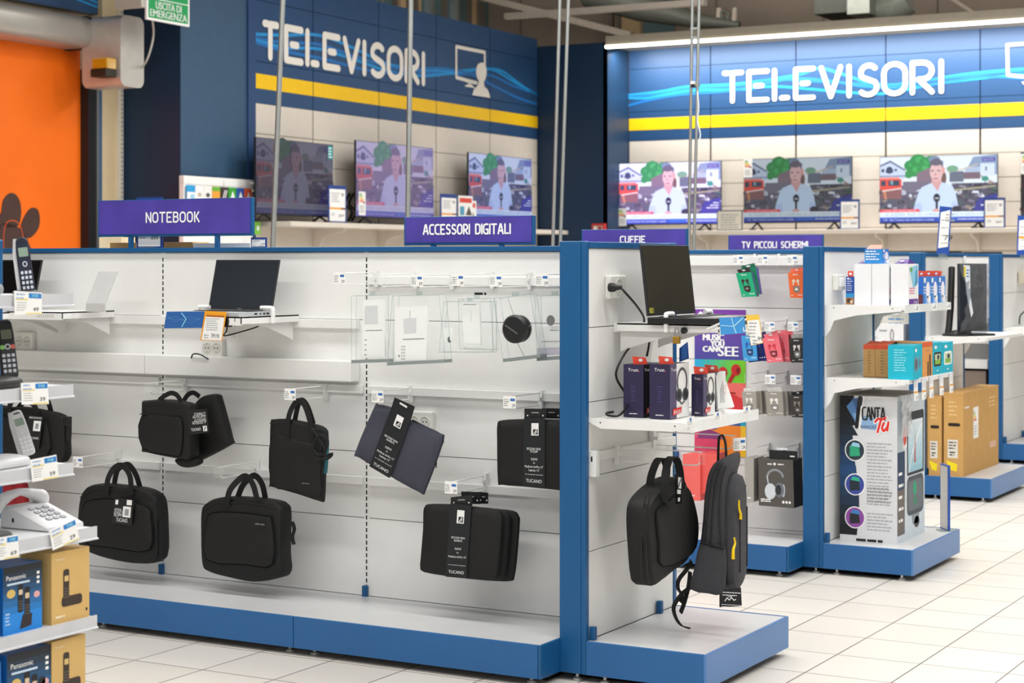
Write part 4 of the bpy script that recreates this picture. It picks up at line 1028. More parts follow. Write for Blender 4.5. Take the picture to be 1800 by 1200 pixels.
def outlet(label, fr, u, v, w=0.115, h=0.085, n=2, plug=False):
    t = thing('power_outlet', fr.p(u, v - h / 2, 0), label, 'power outlet')
    b = MB(); b.box(u - w / 2, v - h / 2, 0, u + w / 2, v + h / 2, 0.028, M('outlet_white', 'E4E4DE', 0.35), fr); b.build('plate', t, 0.006)
    for i in range(n):
        cx = u + (i - (n - 1) / 2) * w * .44; e = Fr(fr.p(cx, v, 0.0285), fr.U, fr.V, fr.N); rr = min(w / n * .40, h * .36)
        b = MB(); b.lathe(e, [(rr, 0), (rr, 0.0015), (rr * .9, 0.0022), (rr * .86, 0.0004), (0, 0.0004)], M('outlet_ring', 'D2D2CB', 0.4), 24)
        for q in (-.35, .35): b.disc(e, q * rr, 0, rr * .14, rr * .14, INKB, 0.0008, 10)
        for q in (-1, 1): b.quad(e, -rr * .08, q * rr * .75 - rr * .1, rr * .08, q * rr * .75 + rr * .1, ink('B8A060'), 0.0008)
        b.build('socket', t)
    return t
def cable(label, pts, r=0.004, group=None, name='cable', mat=None):
    b = MB(); b.tube(smooth([tuple(p) for p in pts], 6, False), r, mat or BLACK, 8); return tag(b.build(name), label, 'cable', group)
def laptop(label, O, U, w, d, lid, lean, scr='20252B', dark=False, logo=None, th=0.018, edge='B9BDC2', ports=True):
    """O: middle of the hinge line at the deck's underside; U runs along the hinge; the keyboard side points to N"""
    V = Vector((0, 0, 1)); U = Vector(U).normalized(); N = U.cross(V)
    fr = Fr(O, U, V, N); t = thing('laptop', O, label, 'laptop')
    EM = M('laptop_edge_' + edge, edge, 0.35, 0.4); KM = M('keyboard_black', '1A1B1D', 0.5)
    b = MB(); e = Fr(O, U, N, V); b.box(-w / 2, 0, 0, w / 2, d, th, EM, e); base = b.build('base', t, 0.003)
    b = MB(); b.box(-w * .45, d * .12, th, w * .45, d * .55, th + 0.0012, KM, e)
    for r_ in range(5):
        for k in range(12): x = -w * .44 + k * w * .0735; b.box(x, d * (.14 + .08 * r_), th + 0.0012, x + w * .062, d * (.14 + .08 * r_) + d * .062, th + 0.003, BLACK, e)
    b.build('keyboard', base)
    b = MB(); b.box(-w * .16, d * .62, th, w * .16, d * .94, th + 0.0006, M('touchpad', '8A8C90' if not dark else '1C1C1E', 0.4), e); b.build('touchpad', base)
    if ports:
        for k, (a, ww) in enumerate(((.10, .03), (.22, .02), (.34, .012), (.45, .03))): b = MB(); b.box(d * a, th * .3, 0.0, d * a + ww * .6, th * .72, 0.0008, INKB, Fr(fr.p(w / 2, 0, 0), N, V, U)); b.build('port', base)
        for k in range(4): b = MB(); b.box(d * (.15 + .13 * k), th * .3, 0.0, d * (.15 + .13 * k) + .016, th * .7, 0.0008, INKB, Fr(fr.p(-w / 2, 0, 0), N, V, U * -1)); b.build('port', base)
    L = Vector((0, 0, 1)) * math.sqrt(max(1e-6, lid * lid - lean * lean)) + N * (-lean)
    le = Fr(fr.p(0, th, 0.004), U, L); le.N = U.cross(le.V)
    b = MB(); b.box(-w / 2, 0.004, -0.007, w / 2, lid, 0.0, M('lid_black', '26282B', 0.4) , le); ld = b.build('lid', t, 0.002)
    b = MB(); b.quad(le, -w * .475, lid * .075, w * .475, lid * .97, M('screen_off_' + scr, scr, 0.14), 0.0006)
    if logo == 'mark':
        b.text(le, 'acer', 0, lid * .028, lid * .05, ink('8C8F93'), 0.0008, w * .06, 'c')
    if logo == 'sticker': b.quad(le, -w * .47, lid * .05, -w * .37, lid * .13, ink('6E6A28'), 0.0012); b.text(le, 'EZ', -w * .46, lid * .06, lid * .08, ink('D8D848'), 0.0016, w * .06)
    b.build('screen', ld)
    return t
def tray(label, fr, u0, u1, z, n0, n1, clamps=True, lapth=0.018):
    """white laptop tray out of a rail"""
    t = thing('laptop_tray', fr.p((u0 + u1) / 2, z, (n0 + n1) / 2), label, 'display tray')
    b = MB(); b.box(u0, z - 0.006, n0, u1, z, n1, WHITE, fr); b.box(u0, z - 0.035, n1 - 0.004, u1, z, n1, WHITE, fr)
    b.box(u0, z - 0.03, n0, u0 + 0.004, z, n1, WHITE, fr); b.box(u1 - 0.004, z - 0.03, n0, u1, z, n1, WHITE, fr)
    for k in range(9): b.box(u0 + (u1 - u0) * (.55 + .035 * k), z - 0.026, n1, u0 + (u1 - u0) * (.55 + .035 * k) + 0.004, z - 0.010, n1 + 0.0006, ink('B0AFA6'), fr)
    b.build('platform', t, 0.002)
    pts = [(0, -0.006), (n1 - n0, -0.006), (n1 - n0, -0.02), ((n1 - n0) * .45, -0.05), (0.02, -0.10), (0, -0.11)]
    for uu in (u0 + 0.03, u1 - 0.034): b = MB(); b.prism(Fr(fr.p(uu, z, n0), fr.N, fr.V, fr.U), pts, 0, 0.004, WHITE); b.build('bracket', t)
    if clamps:
        m = (n0 + n1) / 2
        for sgn, uu in ((-1, u0), (1, u1)):
            b = MB(); b.tube(smooth([tuple(fr.p(uu - sgn * 0.05, z + lapth + 0.014, m)), tuple(fr.p(uu - sgn * 0.0, z + lapth + 0.014, m)), tuple(fr.p(uu + sgn * 0.012, z + lapth + 0.006, m)), tuple(fr.p(uu + sgn * 0.010, z - 0.03, m))], 4, False), 0.009, WIRE, 8); b.build('clamp', t)
    return t

# ------------------------------------------------------------------ fittings of the bag gondola
f1 = front(0, Y1F, 0)
def W1(x, y, Y=Y1F): p = onY(x, y, Y); return (p.x, p.z)
# channel, rails
xa, xb = -6.4, W1(616, 650, Y1F - 0.07)[0]; zt_ = W1(500, 631, Y1F - 0.07)[1]; zb_ = W1(500, 667, Y1F - 0.07)[1]
xm = W1(253, 640, Y1F - 0.07)[0]
for q0, q1 in ((xa, xm - 0.0015), (xm + 0.0015, xb)):
    b = MB(); b.box(q0, zb_, 0.001, q1, zt_, 0.07, WHITE, f1); b.build('cable_channel', G1, 0.004)
zr = W1(600, 572)[1]
b = MB(); b.box(-6.4, zr - 0.012, 0.001, xb - 0.0, zr + 0.026, 0.025, WHITE, f1); b.build('tray_rail', G1, 0.002)
z_r1 = W1(700, 492)[1]; z_r2 = W1(640, 683)[1]; z_r3 = W1(640, 843)[1]
b = MB(); b.box(-4.23, z_r1 - 0.02, 0.001, -3.16, z_r1 + 0.015, 0.016, WHITE, f1); b.build('hook_rail', G1, 0.002)
for z in (z_r2, z_r3):
    for q0, q1 in ((-6.4, -5.35), (-5.324, -4.257), (-4.231, -3.16)):
        b = MB(); b.box(q0, z - 0.02, 0.001, q1, z + 0.015, 0.016, WHITE, f1); b.build('hook_rail', G1, 0.002)
outlet('double socket under the empty tray beside the cordless phones', f1, *W1(48, 599))
outlet('double socket below the laptop with the orange bordered price card', f1, *W1(379, 611))
outlet('double socket half hidden behind the tilted grey sleeve', f1, *W1(744, 740))

# trays and laptops on the bag gondola
TW = 0.30
zt1 = 1.322
def traypx(label, l, r, Y=5.98): return tray(label, f1, onY(l, 560, Y).x, onY(r, 560, Y).x, zt1, 0.025, Y1F - 5.86)
tray('white tray with clamps under the laptop facing the shop', f1, -4.945, -4.575, zt1 - 0.004, 0.025, Y1F - 5.87)
lt = laptop('open laptop with dark screen on the clamped tray beside the orange bordered price card', Vector((-4.76, 6.10, zt1 - 0.004)), (1, 0, 0), 0.338, 0.23, 0.222, 0.056, '262B31', logo='mark')
xl = onY(60, 515, 6.1).x
tray('white tray under the laptop behind the black handset', f1, xl - 0.36, xl + 0.02, zt1 - 0.004, 0.025, Y1F - 5.87, clamps=False)
laptop('open laptop with black screen behind the upright black handset', Vector((xl - 0.169, 6.10, zt1 - 0.004)), (1, 0, 0), 0.338, 0.23, 0.222, 0.056, '0D0D0E')
ex0 = onY(100, 556, 5.99).x; ex1 = onY(222, 556, 6.05).x
tray('empty white tray carrying a bare grey holder', f1, -5.93, -5.60, zt1, 0.025, Y1F - 5.93, clamps=False)
t = thing('display_holder', (-5.72, 6.02, zt1), 'bare grey slanted holder standing on the empty tray', 'holder')
p0 = onY(151, 540, 6.02).x; p1 = onY(184, 540, 6.02).x; zk = onY(165, 533, 6.02).z; ztp = onY(183, 477, 6.10).z
GH = M('holder_grey', 'C4C4C3', 0.45)
b = MB(); b.box(p0, 6.02, zt1, p1, 6.028, zk, GH); b.build('holder_foot', t)
b = MB(); b.add([(p0, 6.02, zk), (p1, 6.02, zk), (p1, 6.10, ztp), (p0, 6.10, ztp), (p0, 6.028, zk), (p1, 6.028, zk), (p1, 6.108, ztp), (p0, 6.108, ztp)], [(0, 1, 2, 3), (7, 6, 5, 4), (0, 4, 5, 1), (1, 5, 6, 2), (2, 6, 7, 3), (3, 7, 4, 0)], GH); b.build('back_plate', t)
# price cards on the laptop tray
def q4(mb, fr, pts, mat, n=0.0): mb.poly(fr, pts, mat, n)
YC = 5.86; fc = front(0, YC, 0)
def C1(x, y): p = onY(x, y, YC); return (p.x, p.z)
P4 = [C1(288, 577), C1(355, 576), C1(359, 547), C1(293, 547.5)]
b = MB(); b.prism(fc, P4, -0.0015, 0.0, ink('2B62A8')); e = fc
ax, az = C1(322, 562)
for k, (hx, w) in enumerate((('3FA8E0', 0.006), ('9FE0F8', 0.003))): b.stroke(fc, [(ax - 0.008, az + 0.028), (ax + 0.016, az + 0.004), (ax - 0.006, az - 0.028)], w, ink(hx), 0.0006 + 0.0006 * k)
for k in range(3): b.stroke(fc, smooth([(ax - 0.09, az + 0.01 * k), (ax - 0.04, az + 0.012 - 0.01 * k), (ax + 0.03, az - 0.012 + 0.012 * k), (ax + 0.09, az + 0.004)], 4, False), 0.0012, ink('5A9AD0'), 0.0004)
tag(b.build('promo_card'), 'blue card with a glowing arrow beside the orange bordered price card', 'card')
P5 = [C1(353, 597.5), C1(391, 599), C1(399, 548), C1(361, 546)]
t = thing('price_card', (P5[0][0], YC - 0.004, P5[0][1]), 'orange bordered price card reading 399,90 hanging below the laptop tray', 'price card')
f2 = front(0, YC - 0.003, 0)
b = MB(); b.prism(f2, P5, -0.0015, 0.0, ORNG); b.build('frame', t)
def lerp2(P, u, v):
    a = (P[0][0] + (P[1][0] - P[0][0]) * u, P[0][1] + (P[1][1] - P[0][1]) * u); c = (P[3][0] + (P[2][0] - P[3][0]) * u, P[3][1] + (P[2][1] - P[3][1]) * u)
    return (a[0] + (c[0] - a[0]) * v, a[1] + (c[1] - a[1]) * v)
b = MB(); b.poly(f2, [lerp2(P5, u, v) for u, v in ((.06, .02), (.97, .02), (.95, .80), (.08, .80))], PAPER, 0.0006); b.poly(f2, [lerp2(P5, u, v) for u, v in ((.10, .81), (.93, .81), (.93, .87), (.10, .87))], ink('B86A2C'), 0.0006)
q = lerp2(P5, .48, .10); e5 = Fr(f2.p(q[0], q[1], 0.0009), f2.U, f2.V, f2.N).rot(-2); b.text(e5, '399,90', 0, 0, 0.024, INKB, 0, 0.042); q = lerp2(P5, .12, .72); b.lines(Fr(f2.p(q[0], q[1], 0.0009), f2.U, f2.V, f2.N), 0, 0, 0.07, 6, 0.009, INKG, 0, 0.003)
q = lerp2(P5, .14, .16); b.lines(Fr(f2.p(q[0], q[1], 0.0009), f2.U, f2.V, f2.N), 0, 0, 0.025, 2, 0.01, INKG, 0, 0.004); b.build('sheet', t)
b = MB(); p = onY(400, 566, 5.88); b.box(p.x - 0.012, 5.865, p.z - 0.02, p.x + 0.014, 5.895, p.z + 0.02, BLACK); b.build('clip', t, 0.004)
cable('black cable hanging from the laptop tray beside the orange bordered card', [onY(400, 570, 5.90), onY(398, 582, 5.90), onY(394, 590, 5.92), onY(420, 584, 5.98), onY(450, 575, 6.02), onY(457, 570, 6.05)], 0.003)
cable('thin black cable looping over the white channel under the laptop', [onY(336, 629, 6.215), onY(340, 622, 6.21), onY(352, 623, 6.21), onY(366, 631, 6.215)], 0.003)

# ------------------------------------------------------------------ hooks on the bag gondola
def hk(label, x, y, L, tagged=True, seed=1, fr=f1, Y=Y1F):
    """hook whose tag centre shows at pixel x, y"""
    p = onY(x, y, Y - L); return hook(label, fr, p.x, p.z - 0.0235, L, tagged=tagged, seed=seed)
ord1 = ['blank hook to the right of the laptop, nothing hung on it', 'hook holding the first clear security case', 'hook holding the clear case with the large white card', 'hook holding the small white card case', 'hook holding the narrow white pack', 'hook holding the case with the black lock puck']
for (x, y, tg), lb in zip(((597, 490, True), (667, 493, False), (733, 494, True), (805, 493, True), (872, 494, True), (953, 493, True)), ord1): hk(lb + ', top row', x, y, 0.28, tg, x)
hk('hook carrying the pair of black camera style bags', 262, 683, 0.26, False)
hk('tagged hook carrying the slim upright tote', 510, 694, 0.27, True, 2)
hk('tagged hook carrying the tilted grey sleeve', 664, 698, 0.26, True, 3)
hk('tagged hook carrying the black sleeves beside the blue post', 896, 708, 0.27, True, 4)
hk('tagged hook carrying the briefcase with the printed swing tag', 137, 813, 0.28, True, 5)
hk('hook without tag carrying the plain black briefcase', 385, 831, 0.27, False)
hk('tagged hook carrying the three stacked black sleeves', 793, 858, 0.28, True, 6)
hk('hook carrying the black bag behind the white handset', -10, 700, 0.27, False)

# ------------------------------------------------------------------ bags
def px2(pts, Y): return [(onY(x, y, Y).x, onY(x, y, Y).z) for x, y in pts]
def Z3(pts): return [(100 + x / 3.0, 640 + y / 3.0) for x, y in pts]
def Z5(pts): return [(550 + x / 2.857, 640 + y / 2.857) for x, y in pts]
def strap(t, name, pts, Ys, w=0.026, th=0.004, mat=None, wdir=(1, 0, 0.0)):
    """flat strap through pixels, one depth per point"""
    k = len(pts); P = [onY(x, y, Y) for (x, y), Y in zip(pts, Ys)]
    P = smooth([tuple(p) for p in P], 5, False); b = MB()
    wv = []
    for i, p in enumerate(P):
        a = Vector(P[max(i - 1, 0)]); c = Vector(P[min(i + 1, len(P) - 1)]); tg = (c - a).normalized(); wv.append(Vector((0, 1, 0)) if wdir is None else tg.cross(Vector((0, 1, 0))))
    b.ribbon(P, wv, w, th, mat or STRAP); return b.build(name, t)
def zipline(b, fr, pts, n, w=0.004, mat=None): b.stroke(fr, pts, w, mat or M('zip_black', '0A0A0B', 0.5), n)
def bag(label, main, Yf, thick, pocket=None, pdep=0.02, r=0.02, zips=(), mat=SOFTBLACK, name='laptop_bag', cat='bag', group='laptop bags and sleeves'):
    fr = front(0, Yf, 0); mp = px2(main, Yf); us = [p[0] for p in mp]; vs = [p[1] for p in mp]
    t = thing(name, ((min(us) + max(us)) / 2, Yf + thick / 2, min(vs)), label, cat, group)
    b = MB(); b.pillow(fr, smooth(mp, 3), -thick, 0.0, r, mat, bulge=0.008)
    for z in zips: zipline(b, fr, px2(z, Yf), 0.009)
    b.build('body', t)
    if pocket:
        b = MB(); b.pillow(fr, smooth(px2(pocket, Yf - 0.008), 3), 0.0, pdep, min(r * .7, pdep * .8), mat, bulge=0.004); b.build('front_pocket', t)
    return t, fr
def swing_tag(t, quad, Y, name='swing_tag', bits=()):
    fr = front(0, Y, 0); P = px2(quad, Y); b = MB(); b.prism(fr, P, -0.001, 0.0, INKB)
    for (u0, v0, u1, v1, m) in bits: b.poly(fr, [lerp2(P, u, v) for u, v in ((u0, v0), (u1, v0), (u1, v1), (u0, v1))], m, 0.0006)
    return b.build(name, t), P, fr
def tagtext(b, fr, P, st, u, v, u1, hgt, mat=None, n=0.001):
    a = Vector(lerp2(P, u, v)); c = Vector(lerp2(P, u1, v)); d = c - a
    e = Fr(fr.p(a.x, a.y, n), fr.U * d.x + fr.V * d.y, fr.V * d.x - fr.U * d.y, fr.N); b.text(e, st, 0, 0, hgt, mat or INKW, 0, d.length)
# briefcase with the printed swing tag
t, fr = bag('black briefcase with a printed swing tag, low beside the phone shelves', Z3([(104, 775), (126, 672), (185, 636), (290, 640), (430, 658), (498, 690), (520, 740), (528, 860), (522, 1030), (430, 1054), (300, 1038), (170, 1000), (104, 950)]), 6.02, 0.09,
            Z3([(140, 765), (172, 718), (300, 708), (440, 735), (488, 762), (500, 805), (495, 980), (300, 968), (140, 930)]), zips=[Z3([(130, 700), (190, 655), (300, 658), (430, 678), (500, 712)])])
strap(t, 'handle', Z3([(262, 690), (268, 610), (300, 550), (345, 535), (385, 590), (392, 690)]), [6.01] * 2 + [6.03] * 2 + [6.01] * 2)
strap(t, 'handle', Z3([(300, 650), (318, 560), (355, 533), (385, 535), (418, 585), (440, 655)]), [6.09] * 6)
o, P, f = swing_tag(t, Z3([(288, 838), (395, 852), (405, 715), (304, 705)]), 5.985)
b = MB()
for st, u, v, u1, h in (('LAPTOP BAG', .08, .50, .45, .018), ('NOTEBOOK 15"', .08, .40, .48, .014), ('SLIM', .08, .30, .45, .018), ('TUCANO', .22, .10, .78, .024)): tagtext(b, f, P, st, u, v, u1, h)
for q in ((.08, .76, .22, .94, PAPER), (.5, .30, .90, .72, PAPER), (.66, .78, .92, .98, PAPER)): b.poly(f, [lerp2(P, u, v) for u, v in ((q[0], q[1]), (q[2], q[1]), (q[2], q[3]), (q[0], q[3]))], q[4], 0.0007)
b.poly(f, [lerp2(P, u, v) for u, v in ((.60, .38), (.80, .38), (.80, .62), (.60, .62))], INKG, 0.0012); b.build('tag_print', o)
b = MB(); q = onY(290, 955, 6.06); b.box(q.x - 0.008, 6.03, q.z - 0.06, q.x + 0.006, 6.06, q.z + 0.10, STRAP); b.build('side_strap', t)
# plain black briefcase
t, fr = bag('plain black briefcase hanging low under the middle of the gondola', Z3([(752, 775), (772, 737), (842, 706), (1000, 708), (1118, 724), (1165, 744), (1180, 795), (1176, 1000), (1182, 1106), (1135, 1136), (1020, 1150), (900, 1128), (792, 1098), (757, 1058), (750, 900)]), 6.02, 0.09,
            Z3([(792, 825), (832, 780), (960, 780), (1100, 798), (1138, 825), (1143, 1055), (1000, 1056), (792, 1028)]), zips=[Z3([(775, 770), (840, 728), (1000, 728), (1110, 742), (1160, 765)])])
strap(t, 'handle', Z3([(895, 745), (912, 665), (968, 602), (1004, 594), (1036, 640), (1056, 715)]), [6.01] * 2 + [6.03] * 2 + [6.01] * 2)
strap(t, 'handle', Z3([(950, 712), (982, 635), (1030, 590), (1058, 596), (1085, 640), (1100, 712)]), [6.09] * 6)
b = MB(); q = px2(Z3([(1040, 846), (1105, 852)]), 5.97); b.lines(front(0, 5.976, 0), q[0][0], q[0][1], 0.05, 1, 0.008, ink('6A6A6C'), 0, 0.006); b.build('maker_mark', t)
b = MB(); b.ribbon(smooth([tuple(onY(x, y, 6.06)) for x, y in Z3([(1240, 830), (1252, 868), (1242, 910), (1250, 950)])], 4, False), (0, 1, 0), 0.02, 0.004, STRAP); b.build('side_strap', t)
# pair of camera style bags
t, fr = bag('black soft bag tilted behind the front one on the same hook', Z3([(700, 255), (745, 180), (800, 160), (832, 162), (846, 190), (900, 395), (895, 428), (745, 508), (690, 530), (650, 515), (660, 450)]), 6.12, 0.05, r=0.014)
strap(t, 'handle', Z3([(668, 195), (690, 162), (720, 150), (752, 170)]), [6.12] * 4, 0.02)
t, fr = bag('black soft bag with a black swing tag, front one of two on one hook', Z3([(437, 218), (453, 194), (560, 189), (672, 207), (706, 240), (700, 370), (698, 495), (640, 502), (455, 466), (438, 443)]), 6.0, 0.075,
            Z3([(445, 275), (600, 275), (660, 290), (655, 470), (600, 480), (450, 440)]), 0.012, zips=[Z3([(445, 262), (550, 268), (655, 286)]), Z3([(470, 215), (560, 210), (660, 225)])])
strap(t, 'handle', Z3([(538, 192), (560, 172), (600, 152), (632, 162), (655, 195)]), [6.02] * 5, 0.02)
b = MB(); b.pillow(front(0, 6.03, 0), smooth(px2(Z3([(618, 500), (700, 495), (735, 500), (735, 528), (690, 546), (640, 538)]), 6.03), 3), -0.05, 0.0, 0.012, SOFTBLACK); b.build('bottom_pocket', t)
o, P, f = swing_tag(t, Z3([(700, 372), (803, 360), (790, 235), (683, 242)]), 5.98)
b = MB()
for st, u, v, u1, h in (('COMPACT', .36, .74, .92, .018), ('BAG FOR LAPTOP', .28, .64, .92, .016), ('ACCESSORIES', .32, .50, .92, .016), ('NOTEBOOK 14"', .22, .40, .92, .018), ('TUCANO', .12, .13, .6, .018)): tagtext(b, f, P, st, u, v, u1, h)
b.poly(f, [lerp2(P, u, v) for u, v in ((.72, .08), (.92, .08), (.92, .30), (.72, .30))], PAPER, 0.0007); b.stroke(f, [lerp2(P, .78, .13), lerp2(P, .86, .25)], 0.004, INKB, 0.0012); b.build('tag_print', o)
# slim upright tote
t, fr = bag('slim upright black tote with a teal edge and coiled strap', [(474, 743), (479, 737), (507, 737), (548, 745), (566, 751), (572, 762), (571, 790), (568, 835), (566, 878), (560, 881), (520, 868), (475, 855), (472.5, 850), (473, 790)], 6.03, 0.028,
            [(476, 764), (505, 768), (550, 779), (565, 783), (563, 835), (562, 872), (520, 862), (476, 850)], 0.008, 0.008, zips=[[(477, 743), (507, 744), (548, 752), (568, 758)]])
strap(t, 'handle', [(505, 775), (507, 735), (516, 712), (526, 704), (536, 714), (545, 742), (548, 772)], [6.02, 6.02, 6.03, 6.04, 6.03, 6.02, 6.02], 0.022)
strap(t, 'handle', [(518, 740), (524, 712), (531, 703), (541, 715), (551, 745)], [6.06] * 5, 0.022)
b = MB(); b.ribbon([onY(574, 757, 6.045), onY(575.5, 780, 6.045), onY(574, 812, 6.045), onY(572, 832, 6.045)], (0, 1, 0), 0.02, 0.004, M('teal_trim', '17606B', 0.7)); b.build('teal_edge', t)
b = MB(); b.tube(smooth([tuple(onY(x, y, 6.0)) for x, y in ((548, 752), (560, 770), (572, 792), (560, 800), (550, 785), (562, 765), (576, 775), (570, 800), (584, 797), (575, 806), (556, 806))], 4, False), 0.006, STRAP, 6); b.build('coiled_strap', t)
b = MB(); q = px2([(530, 850), (545, 853)], 6.015); b.lines(front(0, 6.017, 0), q[0][0], q[0][1], 0.04, 1, 0.008, ink('6A6A6C'), 0, 0.004); b.build('maker_mark', t)
# sleeves
def band_text(t, name, P, fr, rows):
    b = MB(); b.prism(fr, P, -0.0012, 0.0, M('band_board', '14191B', 0.45))
    b.poly(fr, [lerp2(P, u, v) for u, v in ((.36, .74), (.70, .74), (.70, .92), (.36, .92))], PAPER, 0.0006)
    b.poly(fr, [lerp2(P, u, v) for u, v in ((.44, .755), (.66, .755), (.66, .83), (.44, .83))], INKB, 0.0010); b.stroke(fr, [lerp2(P, .48, .765), lerp2(P, .60, .82)], 0.003, PAPER, 0.0014); b.stroke(fr, [lerp2(P, .56, .765), lerp2(P, .62, .80)], 0.003, PAPER, 0.0014)
    for st, u, v, u1, h in rows: tagtext(b, fr, P, st, u, v, u1, h)
    return b.build(name, t)
RWS = lambda a, m, n: [('SECOND SKIN', .16, .53, .80, a), (m, .30, .49, .68, a), ('SLEEVE', .36, .38, .66, a), ('for', .46, .33, .56, a * .8), ('MacBook Air/Pro 13"', .08, .27, .92, a), (n, .26, .22, .76, a), ('in recycled material', .1, .165, .9, a * .5), ('TUCANO', .14, .055, .86, a * 1.5)]
E_ = Z5([(322, 203), (400, 222), (490, 285), (565, 315), (632, 348), (648, 385), (560, 630), (532, 645), (370, 556), (226, 468), (208, 442), (302, 218)])
t, fr = bag('slate grey laptop sleeve hanging tilted, with a dark paper band', E_, 6.06, 0.022, r=0.009, mat=GREYFAB, name='laptop_sleeve', cat='laptop sleeve')
b = MB(); q = px2(Z5([(500, 280), (575, 318), (645, 355), (656, 385), (622, 470), (600, 530)]), 6.075); b.tube([front(0, 6.075, 0).p(u, v) for u, v in q], 0.003, BLACK, 6); b.build('zip', t)
b = MB(); b.tube([onY(*p, 6.07) for p in Z5([(614, 466), (620, 490), (619, 520)])], 0.0025, BLACK, 6); b.build('zip_pull', t)
fb = front(0, 6.043, 0); P = px2(Z5([(283, 512), (385, 572), (497, 262), (398, 205)]), 6.043)
band_text(t, 'paper_band', P, fb, RWS(.011, 'ELEMENTS', 'Laptop 12"'))
b = MB(); b.prism(fb, px2(Z5([(398, 205), (497, 262), (512, 212), (410, 166)]), 6.043), -0.0012, 0.0, M('band_board', '14191B', 0.45))
b.stroke(fb, px2(Z5([(440, 196), (470, 214)]), 6.043), 0.008, PAPER, 0.0006); b.build('hang_tab', t)
def sleeve(label, pts, Yf, bandq, tab, rows, thick=0.022):
    t, fr = bag(label, pts, Yf, thick, r=0.009, name='laptop_sleeve', cat='laptop sleeve')
    fb = front(0, Yf - 0.012, 0)
    if bandq: band_text(t, 'paper_band', px2(bandq, Yf - 0.012), fb, rows)
    b = MB(); P = px2(tab, Yf - 0.004); fb = front(0, Yf - 0.004, 0); b.prism(fb, P, -0.0012, 0.0, INKB)
    for u in (.15, .85): b.disc(fb, *lerp2(P, u, .3), 0.003, 0.003, INKW, 0.0006, 10)
    b.stroke(fb, [lerp2(P, .35, .6), lerp2(P, .65, .6)], 0.004, INKG, 0.0006); b.build('hang_tab', t)
    return t
F_ = Z5([(920, 380), (921, 305), (940, 282), (1060, 276), (1230, 278), (1320, 284), (1340, 310), (1335, 620), (1310, 640), (1180, 628), (1060, 616), (945, 606), (924, 588)])
sh = lambda pts, dx, dy=0: [(x + dx, y + dy) for x, y in pts]
sleeve('black laptop sleeve behind the front one beside the blue post', sh(F_, 16, 1), 6.11, None, Z5(sh([(1105, 272), (1200, 274), (1200, 222), (1105, 220)], 46)), None)
sleeve('black laptop sleeve with a black paper band, cut by the blue post', F_, 6.05, Z5([(1055, 608), (1165, 618), (1166, 268), (1060, 268)]), Z5([(1062, 272), (1172, 272), (1172, 224), (1062, 222)]), RWS(.012, 'TOP', 'Laptop 13"'))
G_ = Z5([(550, 740), (556, 716), (578, 703), (690, 704), (800, 716), (915, 728), (944, 755), (948, 790), (936, 950), (922, 1060), (902, 1082), (800, 1080), (700, 1070), (552, 1045), (534, 1015), (536, 980), (548, 830)])
sleeve('black laptop sleeve, rearmost of the three stacked on one hook', sh(G_, 29, 3), 6.11, None, Z5([(835, 700), (880, 700), (880, 645), (835, 640)]), None)
sleeve('black laptop sleeve, middle of the three stacked on one hook', sh(G_, 13, 1.5), 6.065, None, Z5([(745, 700), (840, 702), (840, 642), (745, 638)]), None)
sleeve('black laptop sleeve with a banded label, front of the three on one hook', G_, 6.02, Z5([(666, 1066), (772, 1076), (796, 708), (690, 698)]), Z5([(692, 706), (800, 712), (800, 655), (692, 668)]), RWS(.011, 'ELEMENTS', ''))
# bag behind the white handset, red case below it
t, fr = bag('black bag with a buckle and black tag behind the white handset', [(-20, 720), (10, 716), (40, 716), (75, 722), (100, 728), (112, 740), (112, 775), (108, 812), (60, 815), (-20, 815)], 6.02, 0.06, [(-15, 735), (30, 733), (75, 738), (85, 745), (83, 805), (-15, 808)])
strap(t, 'handle', [(15, 730), (20, 706), (40, 700), (60, 712), (66, 732)], [6.01] * 5); strap(t, 'handle', [(30, 720), (50, 700), (80, 700), (90, 724)], [6.07] * 4)
b = MB(); q = onY(117, 740, 6.03); b.box(q.x - 0.012, 6.02, q.z - 0.02, q.x + 0.014, 6.05, q.z + 0.02, BLACK); b.box(q.x - 0.006, 6.03, q.z - 0.09, q.x + 0.008, 6.04, q.z + 0.0, BLACK); b.build('buckle', t, 0.003)
o, P, f = swing_tag(t, [(44, 788), (68, 790), (76, 732), (50, 730)], 5.985); b = MB(); b.poly(f, [lerp2(P, u, v) for u, v in ((.42, .55), (.92, .55), (.92, .86), (.42, .86))], PAPER, 0.0007); b.poly(f, [lerp2(P, u, v) for u, v in ((.56, .62), (.78, .62), (.78, .78), (.56, .78))], INKG, 0.0012)
tagtext(b, f, P, 'TUCANO', .1, .30, .9, .016); tagtext(b, f, P, 'BACKPACK', .1, .92, .95, .012); b.build('tag_print', o)
hk('hook over the red case behind the corded telephone', -60, 838, 0.27, False)
t, fr = bag('red soft case behind the white corded telephone, mostly hidden', [(-40, 850), (0, 849), (34, 847), (41, 856), (42, 880), (40, 940), (-40, 940)], 6.03, 0.04, r=0.012, mat=M('red_fabric', '8E1620', 0.7, var=0.08), name='soft_case', cat='case')
b = MB(); b.stroke(fr, px2([(0, 852), (26, 852), (30, 900)], 6.03), 0.003, ink('5A0C14'), 0.009); b.build('zip', t)

